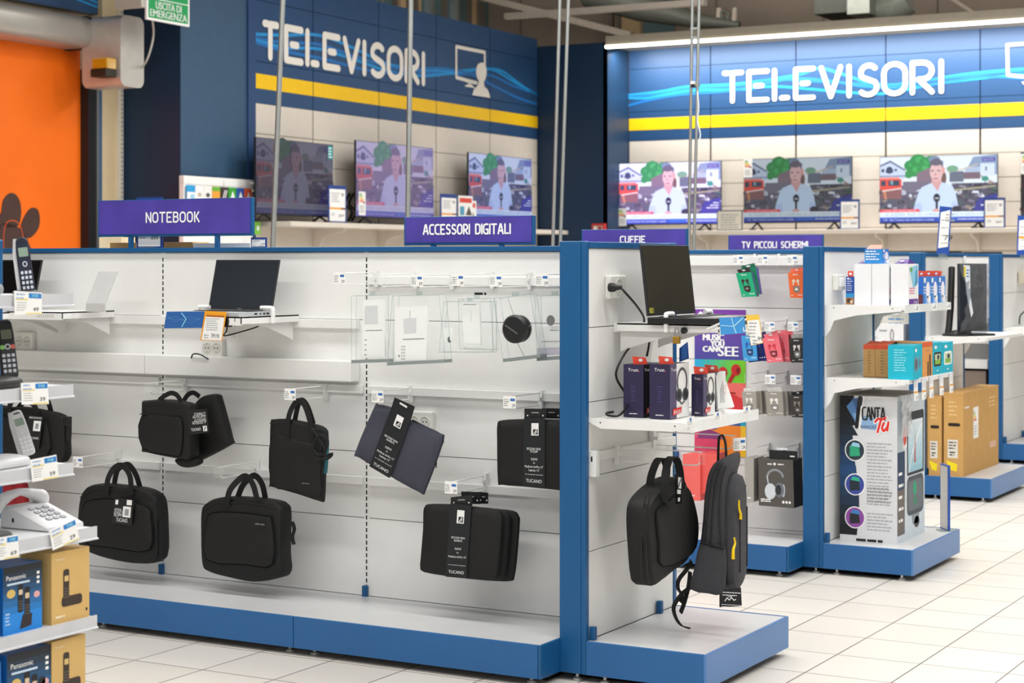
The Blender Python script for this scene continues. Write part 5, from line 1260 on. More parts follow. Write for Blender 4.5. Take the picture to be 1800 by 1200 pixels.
# ------------------------------------------------------------------ clear security cases with small electronics
def case(label, quad, Y, dep, tray_=True):
    fr = front(0, Y, 0); P = px2(quad, Y); us = [p[0] for p in P]
    t = thing('security_case', ((min(us) + max(us)) / 2, Y + dep / 2, min(p[1] for p in P)), label, 'security case', 'clear security cases on the top row')
    b = MB(); k = len(P)
    b.poly(fr, P, CLEAR, 0.0); b.poly(fr, P[::-1], CLEAR, -dep)
    for i in range(k): a, c = P[i], P[(i + 1) % k]; b.add([fr.p(*a, 0), fr.p(*c, 0), fr.p(*c, -dep), fr.p(*a, -dep)], [(0, 1, 2, 3)], CLEARG if i == 0 else CLEAR)
    for i in range(k):
        a, c = P[i], P[(i + 1) % k]
        for n in (0.0004, -dep): b.stroke(fr, [a, c], 0.0022, CLEARG, n, 0.0008)
    b.build('clear_shell', t)
    if tray_:
        a, c = P[0], P[1]; b = MB(); d = Vector((c[0] - a[0], c[1] - a[1])).normalized(); nn = Vector((-d.y, d.x)) * 0.012
        b.prism(fr, [a, c, (c[0] + nn.x, c[1] + nn.y), (a[0] + nn.x, a[1] + nn.y)], -dep, 0.001, M('case_tray', '9AA3A2', 0.3, trans=0.3)); b.build('lock_tray', t)
    b = MB(); q = lerp2(P, .5, 1.0); b.box(q[0] - 0.012, q[1], -dep * .6, q[0] + 0.012, q[1] + 0.016, -dep * .4, CLEARG, fr); b.build('hanging_loop', t)
    return t, fr, P
def insert(t, fr, quad, Y, n, mat=PAPER, thick=0.012, name='boxed_item'):
    P = px2(quad, Y); b = MB(); b.prism(fr, P, n - thick, n, mat); return b, P, lambda: b.build(name, t)
LG = ink('D5D6D8'); MG = ink('8C8E90')
t, fr, P = case('clear case with a pictured white charger, nearest the laptop', [(618, 638), (683, 636), (683, 518), (618, 520)], 6.02, 0.035)
b, Q, done = insert(t, fr, [(636, 628), (676, 628), (674, 526), (638, 528)], 6.035, -0.016)
b.poly(fr, [lerp2(Q, u, v) for u, v in ((.08, .58), (.72, .58), (.70, .90), (.10, .90))], LG, -0.0155); b.stroke(fr, [lerp2(Q, .15, .47), lerp2(Q, .9, .47)], 0.003, MG, -0.0155); b.lines(fr, *lerp2(Q, .1, .3), 0.012, 4, 0.02, MG, -0.0155, 0.004); done()
t, fr, P = case('clear case with a large white card picturing a charger and cable', [(681, 642), (783, 637), (772, 518), (690, 520)], 5.99, 0.05)
b, Q, done = insert(t, fr, [(694, 633), (748, 632), (752, 537), (694, 540)], 6.00, -0.012)
b.poly(fr, [lerp2(Q, u, v) for u, v in ((.28, .50), (.66, .50), (.66, .78), (.26, .78))], LG, -0.0115); b.stroke(fr, [lerp2(Q, .46, .78), lerp2(Q, .46, .92)], 0.002, MG, -0.0115); b.stroke(fr, [lerp2(Q, .26, .39), lerp2(Q, .92, .39)], 0.0035, MG, -0.0115)
for k in range(3): b.lines(fr, *lerp2(Q, .20 + .05 * k, .24), 0.004, 5, 0.012, MG, -0.0115, 0.006, k)
b.disc(fr, *lerp2(Q, .13, .08), 0.004, 0.005, MG, -0.0115); done()
t, fr, P = case('clear case with a small white card holding a round black part', [(772, 619), (866, 619), (866, 530), (780, 530)], 6.04, 0.03, False)
b, Q, done = insert(t, fr, [(777, 618), (797, 617), (795, 576), (774, 577)], 6.05, -0.010, thick=0.004); b.disc(fr, *lerp2(Q, .72, .5), 0.009, 0.012, INKB, -0.0095); b.disc(fr, *lerp2(Q, .88, .55), 0.008, 0.010, PAPER, -0.009); done()
t, fr, P = case('narrow clear case with a slim white pack', [(808, 613), (868, 615), (862, 524), (806, 526)], 6.03, 0.035, False)
b, Q, done = insert(t, fr, [(815, 608), (844, 608), (842, 530), (811, 530)], 6.04, -0.012); b.lines(fr, *lerp2(Q, .1, .93), 0.06, 1, 0.01, MG, -0.0115, 0.003); b.stroke(fr, [lerp2(Q, .5, .55), lerp2(Q, .5, .8)], 0.002, LG, -0.0115); b.lines(fr, *lerp2(Q, .1, .04), 0.07, 1, 0.01, LG, -0.0115, 0.003); done()
b = MB(); q = px2([(834, 518), (860, 519)], 6.0); b.lines(front(0, 6.0, 0), q[0][0], q[0][1], 0.055, 1, 0.01, INKB, 0, 0.009); b.build('strip_label', t)
t, fr, P = case('tilted clear case strapped with a black round lock puck', [(885, 636), (950, 628), (932, 516), (868, 525)], 6.0, 0.05)
b = MB(); q = onY(908, 578, 5.98)
e = Fr((q.x, 5.985, q.z), (1, 0, 0), (0, 0, 1), (0, -1, 0)); b.lathe(e, [(0.045, -0.03), (0.052, -0.02), (0.052, -0.008), (0.046, -0.006), (0.046, 0.004), (0.054, 0.006), (0.054, 0.020), (0.046, 0.028), (0.0, 0.030)], M('lock_black', '1B1B1C', 0.35), 28); b.stroke(e, [(-0.034, 0.014), (0.016, -0.016)], 0.006, ink('5A5A5C'), 0.0305); b.build('lock_puck', t)
b = MB()
for pts in ([(893, 524), (905, 560)], [(906, 596), (925, 632)], [(880, 584), (896, 582)], [(926, 574), (936, 571)]): b.tube([onY(x, y, 5.988) for x, y in pts], 0.0012, INKG, 5)
b.build('lock_wire', t)
t, fr, P = case('clear case with a white boxed gadget, next to the blue post', [(944, 634), (1000, 630), (1000, 518), (940, 520)], 6.06, 0.05)
b, Q, done = insert(t, fr, [(946, 611), (998, 609), (998, 572), (946, 573)], 6.07, -0.012, thick=0.03); b.stroke(fr, [lerp2(Q, .12, .28), lerp2(Q, .7, .26)], 0.003, INKG, -0.0115); b.lines(fr, *lerp2(Q, .4, .78), 0.04, 1, 0.01, MG, -0.0115, 0.003); done()
b = MB(); b.prism(fr, px2([(944, 626), (990, 622), (990, 611), (944, 612)], 6.07), -0.04, -0.012, M('lilac_board', 'C9C2D2', 0.5)); b.build('backing', t)
b = MB(); q = onY(969, 563, 6.05); b.disc(Fr((q.x, 6.045, q.z), (1, 0, 0), (0, 0, 1), (0, -1, 0)), 0, 0, 0.018, 0.02, ink('77797A'), 0); b.build('lock_puck', t)
# ------------------------------------------------------------------ end unit of the bag gondola
XP = -3.033; fE = side(XP - 0.004, 0, 0)
def WX(x, y, X): p = onX(x, y, X); return (p.y, p.z)
def pX(pts, X): return [WX(x, y, X) for x, y in pts]
def box3(b, x0, y0, z0, x1, y1, z1, mat): b.box(x0, y0, z0, x1, y1, z1, mat); return b
def shelf(par, z, X0, X1, Y0, Y1, rail=True, drop=0.045):
    b = MB(); b.box(X0, Y0, z - 0.022, X1, Y1, z, WHITE); b.build('shelf_board', par, 0.003)
    for yy in (Y0 - 0.004, Y1):
        b = MB(); q = Fr((X0, yy, z), (1, 0, 0), (0, 0, 1), (0, -1, 0)); w = X1 - X0
        b.prism(q, [(0, 0.002), (w * .97, 0.002), (w * .97, -0.026), (w * .75, -0.034), (w * .4, -0.048), (w * .12, -0.075), (0.03, -0.12), (0, -0.16)] if drop > 0.05 else [(0, 0.004), (w * .98, 0.0), (w * .98, -0.018), (w * .85, -0.032), (0.05, -0.034), (0, -0.012)], 0.0, 0.004, WHITE)
        for uu in (w * .12, w * .86): b.disc(q, uu, -0.012, 0.003, 0.003, SLOT, 0.0048, 8)
        b.build('shelf_bracket', par)
    if rail:
        b = MB(); b.box(X1, Y0, z - 0.034, X1 + 0.003, Y1, z + 0.006, M('ticket_rail_white', 'EEF1F1', 0.25)); b.build('ticket_rail', par)
shelf(E1, 0.965, XP, -2.63, 5.955, 6.60)
o = outlet('socket with a black plug beside the laptop on the end unit', fE, *WX(1078, 504, XP), 0.135, 0.088, 1)
pc_ = onX(1074, 505, XP + 0.03)
b = MB(); e = side(XP + 0.024, pc_.y, pc_.z); b.lathe(e, [(0.017, 0), (0.017, 0.02), (0.011, 0.03), (0.007, 0.05), (0, 0.052)], BLACK, 16); plug = tag(b.build('power_plug'), 'black plug sitting in the end unit socket', 'plug')
cable('black cable running from the end unit plug down behind the laptop', [(XP + 0.07, pc_.y, pc_.z), onX(1100, 515, XP + 0.09), onX(1118, 536, XP + 0.09), onX(1131, 556, XP + 0.08), onX(1132, 570, XP + 0.06)], 0.0045)
cable('long black cable looping down to the headset shelf', [onX(1122, 592, XP + 0.06), onX(1098, 622, XP + 0.05), onX(1084, 650, XP + 0.04), onX(1085, 668, XP + 0.04), onX(1098, 690, XP + 0.05), onX(1102, 712, XP + 0.1), onX(1088, 730, XP + 0.1), onX(1070, 730, XP + 0.06), onX(1066, 726, XP + 0.04), onX(1078, 724, XP + 0.05)], 0.0045)
cable('short black cable hanging from the end unit laptop tray behind a headset box', [onX(1142, 590, XP + 0.10), onX(1141, 605, XP + 0.10), onX(1137, 626, XP + 0.09)], 0.0045)
# tray, laptop, cards, padlock
zt2 = 1.312
tr = tray('white tray with clamps under the end unit laptop', fE, 6.14, 6.54, zt2, 0.025, 0.44, True, 0.022)
rl = MB(); rl.box(6.16, zt2 - 0.035, 0.001, 6.70, zt2 + 0.0, 0.024, WHITE, fE); rl.build('tray_rail', E1, 0.002)
laptop('thick open black laptop with a yellow sticker on the end unit', Vector((-2.875, 6.335, zt2)), (0, 1, 0), 0.44, 0.27, 0.272, 0.031, '37362F', True, 'sticker', 0.024, '2A2A2B')
pl_ = onY(1189, 590, 6.16); b = MB()
t = thing('padlock', (pl_.x, 6.14, pl_.z - 0.05), 'brass padlock hanging below the end unit laptop tray', 'padlock')
q = [onY(1184, 591, 6.14), onY(1195.5, 604, 6.14)]
b = MB(); b.box(q[0].x, 6.13, q[1].z, q[1].x, 6.146, q[0].z, GOLD); b.build('body', t, 0.002)
b = MB(); b.tube(smooth([(q[0].x + 0.006, 6.138, q[0].z), (q[0].x + 0.006, 6.138, q[0].z + 0.022), ((q[0].x + q[1].x) / 2, 6.138, q[0].z + 0.03), (q[1].x - 0.006, 6.138, q[0].z + 0.022), (q[1].x - 0.006, 6.138, q[0].z)], 4, False), 0.003, STEEL, 8); b.build('shackle', t)
b = MB(); q = onY(1202, 581, 6.13); b.lathe(front(q.x, 6.14, q.z), [(0.012, 0), (0.012, 0.014), (0.007, 0.02), (0, 0.02)], BLACK, 14); b.build('lock_knob', tr)
YD = 6.02; fd = front(0, YD, 0); D1 = lambda x, y: (onY(x, y, YD).x, onY(x, y, YD).z)
b = MB(); P = [D1(1267, 588.5), D1(1311, 585), D1(1308, 557), D1(1264, 558.5)]; b.prism(fd, P, -0.0015, 0.0, ink('3F94D8'))
c = lerp2(P, .55, .45)
for a2, w in ((lerp2(P, .95, .95), .004), (lerp2(P, .62, .05), .004), (lerp2(P, .05, .55), .003), (lerp2(P, .50, .98), .003)): b.stroke(fd, [c, a2], w, ink('A8DCF6'), 0.0006)
b.stroke(fd, [lerp2(P, .93, .35), lerp2(P, .93, .12), lerp2(P, 1.0, .14)], 0.003, INKW, 0.001)
t = thing('promo_card', (P[0][0], YD, P[0][1]), 'light blue card with pale rays beside the end unit laptop', 'card'); b.build('card', t)
b = MB(); q = lerp2(P, .4, .9); b.tube([fd.p(q[0], q[1], -.003), Vector((-2.62, YD + .06, zt2 - .015)), Vector((-2.64, 6.145, zt2 - .015))], .004, WIRE, 6); b.build('holder_arm', t)
YD2 = YD - 0.006; fd = front(0, YD2, 0); P = [(onY(x, y, YD2).x, onY(x, y, YD2).z) for x, y in ((1320, 607.5), (1341, 603), (1334, 552.5), (1311, 554))]
t = thing('price_card', (P[0][0], YD2, P[0][1]), 'yellow topped price card before the light blue card on the end unit', 'price card')
b = MB(); b.prism(fd, P, -0.0015, 0.0, ink('F0C54A')); b.build('frame', t)
b = MB(); q = lerp2(P, .3, .9); b.tube([fd.p(q[0], q[1], -.003), Vector((-2.60, YD + .06, zt2 - .02)), Vector((-2.61, 6.145, zt2 - .02))], .004, WIRE, 6); b.build('holder_arm', t)
b = MB(); b.poly(fd, [lerp2(P, u, v) for u, v in ((.03, .02), (.97, .02), (.95, .82), (.04, .82))], PAPER, 0.0006); q = lerp2(P, .15, .72); b.lines(Fr(fd.p(*q, 0.001), fd.U, fd.V, fd.N), 0, 0, 0.03, 5, 0.012, INKG, 0, 0.004); q = lerp2(P, .62, .12); b.text(Fr(fd.p(*q, 0.001), fd.U, fd.V, fd.N), '99', 0, 0, 0.02, INKB, 0); b.lines(Fr(fd.p(*lerp2(P, .2, .14), 0.001), fd.U, fd.V, fd.N), 0, 0, 0.02, 2, 0.01, INKG, 0, 0.004); b.build('sheet', t)
# headset boxes
IND = M('box_indigo', '2E2748', 0.4, var=0.03); LILA = M('box_lilac', '5A5372', 0.45, var=0.03); REDT = M('tab_red', 'E8503C', 0.4, var=0.03)
def headset_box(label, x0, x1, y0, d, z0, h, pic, name='headset_box'):
    t = thing(name, ((x0 + x1) / 2, y0 + d / 2, z0), label, 'headset box', 'dark headset boxes on the end unit shelf')
    b = MB(); b.box(x0, y0, z0, x1, y0 + d, z0 + h, IND); w = x1 - x0
    s_ = front(x0, y0, z0); b.text(s_, 'Trust', w * .24, h * .87, h * .085, INKW, 0.0006, w * .5); b.disc(s_, w * .78, h * .878, 0.0018, 0.0018, ink('E8503C'), 0.0006, 8)
    for k in range(7): b.lines(s_, w * .38, h * (.58 - .045 * k), w * .26, 1, 0.01, ink('5A5490'), 0.0006, 0.0018, k + 1)
    b.lines(s_, w * .3, h * .06, w * .4, 1, 0.01, INKW, 0.0006, 0.003)
    f_ = side(x1, y0, z0); n = 0.0006
    b.quad(f_, 0.0, 0.0, d * .34, h, LILA if pic else ink('141018'), n); b.poly(f_, [(d * .34, 0), (d, 0), (d, h), (d * .34, h)], PAPER, n)
    b.text(f_, 'Trust', d * .05, h * .87, h * .085, INKW, n * 2, d * .28)
    arc_ = [(d * .62 + d * .25 * math.cos(math.radians(a)), h * .66 + h * .24 * math.sin(math.radians(a))) for a in range(-35, 216, 15)]
    b.stroke(f_, arc_, h * .05, ink('55565C'), n * 3)
    for s2 in (-1, 1): b.disc(f_, d * (.62 + .17 * s2), h * .42, d * .16, h * .12, ink('4A4B50'), n * 4); b.disc(f_, d * (.62 + .17 * s2), h * .42, d * .09, h * .07, ink('2E2F33'), n * 5)
    b.stroke(f_, [(d * .5, h * .30), (d * .6, h * .25), (d * .74, h * .29)], h * .03, ink('55565C'), n * 3)
    b.poly(f_, [(d * .1, h * .06), (d * .55, h * .09), (d * .58, h * .20), (d * .12, h * .18)], ink('E0392E'), n * 6); b.text(f_, 'BASS', d * .16, h * .09, h * .09, INKW, n * 7, d * .34)
    b.build('carton', t)
    b = MB(); e = Fr((x1 - w * .35, y0 + d * .2, z0 + h), (0.6, 0.8, 0), (0, 0, 1)); b.prism(e, [(-0.03, 0), (0.03, 0), (0.022, 0.024), (-0.034, 0.030)], 0, 0.001, REDT); b.disc(e, 0, 0.015, 0.009, 0.006, INKW, 0.0014); b.build('hang_tab', t)
headset_box('tall indigo headset box nearest the panel, half behind its twin', -2.950, -2.868, 6.068, .17, .967, .195, False)
headset_box('tall indigo headset box in front, headphones printed on white', -2.835, -2.753, 6.05, .17, .967, .200, True)
headset_box('short indigo headset box just past the tall pair', -2.751, -2.704, 6.24, .11, .967, .155, True)
headset_box('short indigo headset box farthest along the shelf', -2.785, -2.736, 6.42, .11, .967, .152, True)
P = [onX(1258, 655, -2.74), onX(1269, 652, -2.70), onX(1291, 714, -2.66), onX(1262, 718, -2.70)]
t = thing('cable_pack', P[3], 'white flat pack leaning at the far end of the headset shelf', 'pack')
U_ = (P[2] - P[3]).normalized(); V_ = (P[0] - P[3]); e = Fr(P[3], U_, V_); e.N = U_.cross(e.V).normalized(); w = (P[2] - P[3]).length; h = V_.length
b = MB(); b.prism(e, [(0, 0), (w, 0), (w * .45, h), (0.0, h)], -0.012, 0.0, PAPER)
for k in range(4): b.stroke(e, [(w * .18 + .006 * k, h * .15), (w * .22 + .004 * k, h * .55 + .01 * k)], 0.002, MG, 0.0006)
b.lines(e, w * .4, h * .6, w * .2, 5, h * .06, ink('D8706A'), 0.0006, 0.002); b.build('blister_card', t)
# price tags along the shelf rail
for i, (x, y) in enumerate(((1214, 741), (1262, 732), (1313, 722))):
    q = onX(x, y, -2.625); b = MB(); e = side(-2.6255, q.y, q.z - 0.016); b.box(-0.035, 0, -0.001, 0.035, 0.034, 0.0, PAPER, e); b.disc(e, 0.0, 0.024, 0.008, 0.007, TAGB, 0.0005); b.lines(e, -0.03, 0.014, 0.05, 2, 0.007, INKG, 0.0005, 0.002)
    tag(b.build('shelf_ticket'), ['nearest shelf ticket on the headset shelf rail', 'middle shelf ticket on the headset shelf rail', 'farthest shelf ticket on the headset shelf rail'][i], 'ticket', 'shelf tickets on the headset shelf')
# hooks and bags on the end unit
b = MB(); zq = WX(1045, 800, XP)[1]; b.box(5.96, zq - 0.022, 0.001, 6.70, zq + 0.012, 0.016, WHITE, fE); b.build('hook_rail', E1, 0.002)
b = MB(); b.box(5.955, zq - 0.075, 0.0, 5.985, zq + 0.02, 0.03, WHITE, fE); b.box(5.9549, zq - 0.02, 0.008, 5.956, zq, 0.016, SLOT, fE); b.build('rail_bracket', E1, 0.002)
qh = onX(1096, 810, XP + 0.035)
hook('hook on the end unit carrying the black briefcase', fE, qh.y, qh.z, 0.36, 0.050, False)
qb = onX(1285, 789, -2.69)
hk2 = hook('tagged hook on the end unit carrying the charcoal backpack', fE, qb.y, qb.z, 0.36, 0.052, False)
q = onX(1302, 781, -2.66); small_tag(hk2, Fr((-2.664, q.y, q.z - 0.024), (0.5, 0.866, 0), (0, 0, 1), (0.866, -0.5, 0)), 0, 0, 0.06, 0.05)
def ZE(pts): return [(1000 + x / 2.609, 740 + y / 2.609) for x, y in pts]
# briefcase facing the aisle
XF = -2.75; fS = side(XF, 0, 0)
main = pX(ZE([(395, 744), (378, 560), (374, 430), (388, 365), (440, 305), (500, 264), (538, 264), (556, 315), (585, 440), (596, 500), (586, 560), (553, 640), (490, 690), (430, 738)]), XF)
t = thing('laptop_bag', (XF - 0.05, sum(p[0] for p in main) / len(main), min(p[1] for p in main)), 'black briefcase hanging side on from the end unit beside the backpack', 'laptop bag', 'laptop bags and sleeves')
b = MB(); b.pillow(fS, smooth(main, 3), -0.105, 0.0, 0.022, SOFTBLACK, bulge=0.008); b.build('body', t)
b = MB(); b.pillow(fS, smooth(pX(ZE([(428, 668), (412, 560), (402, 430), (424, 392), (480, 345), (540, 302), (578, 400), (590, 510), (562, 608)]), XF + 0.008), 3), 0.0, 0.018, 0.012, SOFTBLACK, bulge=0.004); b.build('front_pocket', t)
def strapX(t, name, pts, Xs, w=0.03, mat=None, th=0.004, wd=(1, 0, 0)):
    P = smooth([tuple(onX(x, y, X)) for (x, y), X in zip(pts, Xs)], 5, False); b = MB(); b.ribbon(P, wd, w, th, mat or STRAP); return b.build(name, t)
b = MB()
for q, pts in enumerate(([(352, 338), (336, 420), (330, 520), (328, 640), (330, 735)], [(372, 322), (358, 420), (352, 520), (352, 640), (362, 744)])):
    P = [onP(x, y, front(0, min(p[0] for p in main) - 0.002, 0)) for x, y in ZE(pts)]; b.tube([front(0, min(p[0] for p in main) + 0.004, 0).p(u, v) for u, v in smooth(P, 4, False)], 0.003, INKB, 6)
b.build('side_zip', t)
strapX(t, 'handle', ZE([(366, 335), (378, 250), (405, 182), (430, 172), (448, 210), (440, 300), (430, 370)]), [XF - .07] * 7)
strapX(t, 'handle', ZE([(436, 375), (440, 260), (460, 175), (488, 168), (505, 210), (512, 262), (516, 300)]), [XF + .01] * 7)
b = MB(); q0 = pX(ZE([(345, 560), (345, 640)]), XF - 0.05); b.ribbon([onY(*p, 5.90) for p in ZE([(335, 480), (340, 540), (336, 590)])], (1, 0, 0), 0.018, 0.006, STRAP); b.build('side_buckle', t)
YG = 6.0
e = Fr(onY(*ZE([(500, 385)])[0], YG), (0.75, -0.66, 0), (0, 0, 1)); e.N = e.U.cross(e.V).normalized()
q0 = onY(*ZE([(484, 250)])[0], YG).z - e.O.z
b = MB(); w = 0.055; P = [(-0.02, 0), (w - 0.02, 0.012), (w - 0.012, q0), (-0.030, q0 + 0.004)]; b.prism(e, P, -0.0012, 0.0, INKB)
for (u0, v0, u1, v1) in ((.45, .55, .85, .95), (.3, .35, .8, .5), (.4, .08, .7, .22)): b.poly(e, [lerp2(P, u, v) for u, v in ((u0, v0), (u1, v0), (u1, v1), (u0, v1))], PAPER, 0.0006)
b.stroke(e, [lerp2(P, .5, .6), lerp2(P, .8, .9)], 0.006, INKB, 0.001); b.build('swing_tag', t)
# backpack, turned a little
w_ = Vector((-0.2, 0.98, 0)).normalized(); U_ = Vector((0.98, 0.2, 0)).normalized()
fB = Fr((-2.76, 6.20, 0), U_, (0, 0, 1), -w_)
def pB(pts, n=0.0): return [onP(x, y, fB.sh(0, 0, n)) for x, y in pts]
prof = smooth(pB(ZE([(552, 765), (562, 700), (590, 570), (606, 450), (614, 350), (628, 262), (650, 205), (690, 178), (722, 172), (728, 215), (712, 280), (716, 400), (724, 560), (722, 700), (700, 790), (640, 786)])), 3)
bb = onP(*ZE([(640, 786)])[0], fB)
t = thing('backpack', fB.p(bb[0], bb[1], -0.15), 'charcoal backpack with yellow zip pulls hanging on the end unit', 'backpack', 'laptop bags and sleeves')
b = MB(); b.pillow(fB, prof, -0.30, 0.0, 0.045, CHAR, bulge=0.004, back=0.05); bd = b.build('body', t)
CHAR2 = M('charcoal_seam', '2A2A2E', 0.85)
b = MB()
for pts in ([(690, 190), (660, 260), (640, 400), (632, 520), (620, 560)], [(704, 200), (678, 270), (662, 400), (655, 520), (650, 560)], [(722, 205), (700, 290), (692, 420), (700, 570)]):
    b.tube([fB.p(u, v, 0.004) for u, v in smooth(pB(ZE(pts)), 4, False)], 0.0035, CHAR2, 6)
b.build('zip', t)
b = MB(); b.pillow(fB, smooth(pB(ZE([(604, 552), (660, 568), (716, 580), (720, 700), (704, 792), (640, 790), (556, 770), (574, 680)])), 2), -0.02, 0.012, 0.012, CHAR, bulge=0.004); b.build('side_pocket', t)
b = MB(); b.tube([fB.p(u, v, 0.012) for u, v in smooth(pB(ZE([(606, 553), (660, 570), (716, 582)])), 4, False)], 0.004, STRAP, 6); b.build('pocket_hem', t)
# front face of the pack: pocket and pulls, looking along U
ff = Fr(fB.p(pB([ZE([(722, 560)])[0]])[0][0] - 0.005, 0, -0.15), w_, (0, 0, 1), U_)
v0 = pB([ZE([(700, 780)])[0]])[0][1]; v1 = pB([ZE([(725, 250)])[0]])[0][1]
b = MB(); b.pillow(ff, smooth([(-0.115, v0 + 0.02), (0.115, v0 + 0.02), (0.12, v1 - 0.12), (0.08, v1 - 0.03), (0.0, v1 - 0.01), (-0.08, v1 - 0.03), (-0.12, v1 - 0.12)], 4), -0.02, 0.035, 0.025, CHAR, bulge=0.006); b.build('front_pocket', t)
YELP = M('yellow_pull', 'F0C800', 0.5)
ffp = ff.sh(0, 0, 0.045)
for pts in ([(780, 362), (781, 400), (787, 425), (787, 450)], [(758, 535), (762, 560), (754, 590), (753, 632)]):
    P = [ffp.p(*onP(x, y, ffp)) for x, y in ZE(pts)]; b = MB(); b.tube(smooth([tuple(p) for p in P], 5, False), [0.003 + 0.0035 * (i / 15) for i in range(16)], YELP, 8); b.build('zip_pull', t)
b = MB()
for q in (-0.07, 0.07): b.tube([ffp.p(q, v0 + 0.06, -0.004), ffp.p(q, v1 - 0.14, -0.004)], 0.003, CHAR2, 6)
b.stroke(ffp, [(-0.06, v1 - 0.10), (0.06, v1 - 0.06)], 0.01, CHAR2, -0.006); b.build('zip', t)
top = fB.sh(0, 0, -0.12)
P = [top.p(*onP(x, y, top)) for x, y in ZE([(684, 190), (686, 120), (690, 72), (704, 66), (718, 100), (722, 165)])]
b = MB(); b.ribbon(smooth([tuple(p) for p in P], 5, False), tuple(w_), 0.03, 0.004, STRAP); b.build('top_loop', t)
bk = fB.sh(0, 0, -0.05)
for pts in ([(562, 640), (540, 680), (505, 725), (500, 765), (520, 800), (512, 830)], [(560, 760), (520, 790), (490, 830), (480, 860), (490, 900), (515, 935), (556, 950)], [(556, 690), (548, 760), (530, 830), (512, 878)]):
    P = [bk.p(*onP(x, y, bk)) for x, y in ZE(pts)]; b = MB(); b.ribbon(smooth([tuple(p) for p in P], 5, False), tuple(U_ * 0.6 - w_ * 0.8), 0.026, 0.005, STRAP); b.build('shoulder_strap', t)
b = MB(); P = [bk.p(*onP(x, y, bk)) for x, y in ZE([(512, 665), (555, 640), (548, 652), (520, 668)])]; b.ribbon(P[:2], tuple(w_), 0.02, 0.004, ink('3A78B8')); b.build('strap_label', t)
tg = fB.sh(0, 0, 0.0); P = [onP(x, y, tg) for x, y in ZE([(690, 853), (793, 848), (789, 762), (690, 770)])]
b = MB(); b.prism(tg, P, -0.0012, 0, INKB); b.lines(Fr(tg.p(*lerp2(P, .15, .8), .001), tg.U, tg.V, tg.N), 0, 0, 0.07, 2, 0.01, INKW, 0, 0.003)
q = lerp2(P, .5, .36); e = Fr(tg.p(*q, .001), tg.U, tg.V, tg.N); b.stroke(e, [(-0.02, -0.004), (-0.012, 0.008), (-0.004, 0.0), (0.004, 0.010), (0.014, 0.0), (0.02, 0.004)], 0.003, INKW, 0); b.stroke(e, [(-0.008, 0.012), (0.006, 0.014)], 0.002, INKW, 0.0002); b.lines(Fr(tg.p(*lerp2(P, .1, .14), .001), tg.U, tg.V, tg.N), 0, 0, 0.08, 2, 0.008, INKW, 0, 0.002); b.build('swing_tag', t)
# blue card holder at the far edge of the end unit
t = thing('card_holder', (-3.02, 6.74, 1.2), 'small blue card holder at the far edge of the end unit, below the laptop', 'card holder')
b = MB(); P = [(onY(x, y, 6.745).x, onY(x, y, 6.745).z) for x, y in ((1194, 636), (1210, 630), (1208, 601), (1194, 612))]; b.prism(front(0, 6.745, 0), P, -0.006, 0.0, DKBLUE); b.prism(front(0, 6.745, 0), [lerp2(P, u, v) for u, v in ((.25, .08), (.92, .08), (.92, .92), (.25, .92))], 0.0, 0.001, ink('2B62A8')); b.build('holder', t)

# ------------------------------------------------------------------ earphone gondola
f2g = front(0, Y2F, 0)
def W2(x, y, Y=Y2F): p = onY(x, y, Y); return (p.x, p.z)
b = MB(); c0 = W2(1300, 467, Y2F - 0.05)[1]; c1 = W2(1300, 450.5, Y2F - 0.05)[1]; b.box(-6.4, c0, 0.001, -3.19, c1, 0.05, WHITE, f2g); b.build('top_channel', G2, 0.003)
t = thing('poster', f2g.p(-4.0, 0.9, 0), 'colourful MUSIC YOU CAN SEE poster on the earphone gondola', 'poster')
fp = f2g.sh(0, 0, 0.006)
p0 = onP(1221, 632, fp); p1 = onP(1311, 544.5, fp); pb = onP(1250, 800, fp)[1]
x0, x1 = p0[0], p1[0]; W_ = x1 - x0
b = MB(); b.box(x0, pb, -0.004, x1, p1[1], 0.0, PAPER, fp)
def vz(y): return onP(1266, y, fp)[1]
n = 10
for i in range(n):
    k = i / n; b.quad(fp, x0, vz(632) + (p1[1] - vz(632)) * (1 - (i + 1) / n), x1, vz(632) + (p1[1] - vz(632)) * (1 - i / n), ink(mixhex('7E3FA6', '474B9C', k)), 0.0006)
    b.quad(fp, x0 + W_ * i / n, vz(672), x0 + W_ * (i + 1) / n, vz(632), ink(mixhex('27A9DA', '76CC2A', min(1, k * 1.3))), 0.0006)
b.quad(fp, x0, vz(735), x1, vz(672), ink('F0706A'), 0.0006); b.poly(fp, [(x0, vz(735)), (x1, vz(735)), (x1 - W_ * .04, vz(700)), (x1 - W_ * .35, vz(687)), (x0, vz(690))], ink('D8363C'), 0.0009); b.stroke(fp, [(x0 + W_ * .3, vz(686)), (x1 - W_ * .2, vz(690))], 0.008, ink('A02028'), 0.0012)
b.quad(fp, x0, vz(747), x1, vz(735), ink('2A5C9E'), 0.0006); b.quad(fp, x1 - W_ * .1, vz(747), x1, vz(735), ink('22A8C8'), 0.0009); b.quad(fp, x0, pb, x0 + W_ * .12, vz(747), ink('EA4C7C'), 0.0006)
b.quad(fp, x0 + W_ * .1, pb, x1, vz(747), ink('F08A2C'), 0.0006); b.quad(fp, x1 - W_ * .1, pb, x1, vz(747), ink('F6C52A'), 0.0009); b.poly(fp, [(x0 + W_ * .2, vz(747)), (x0 + W_ * .52, vz(740)), (x0 + W_ * .5, vz(750)), (x0 + W_ * .4, vz(755)), (x0 + W_ * .15, vz(753))], ink('2450B8'), 0.0012)
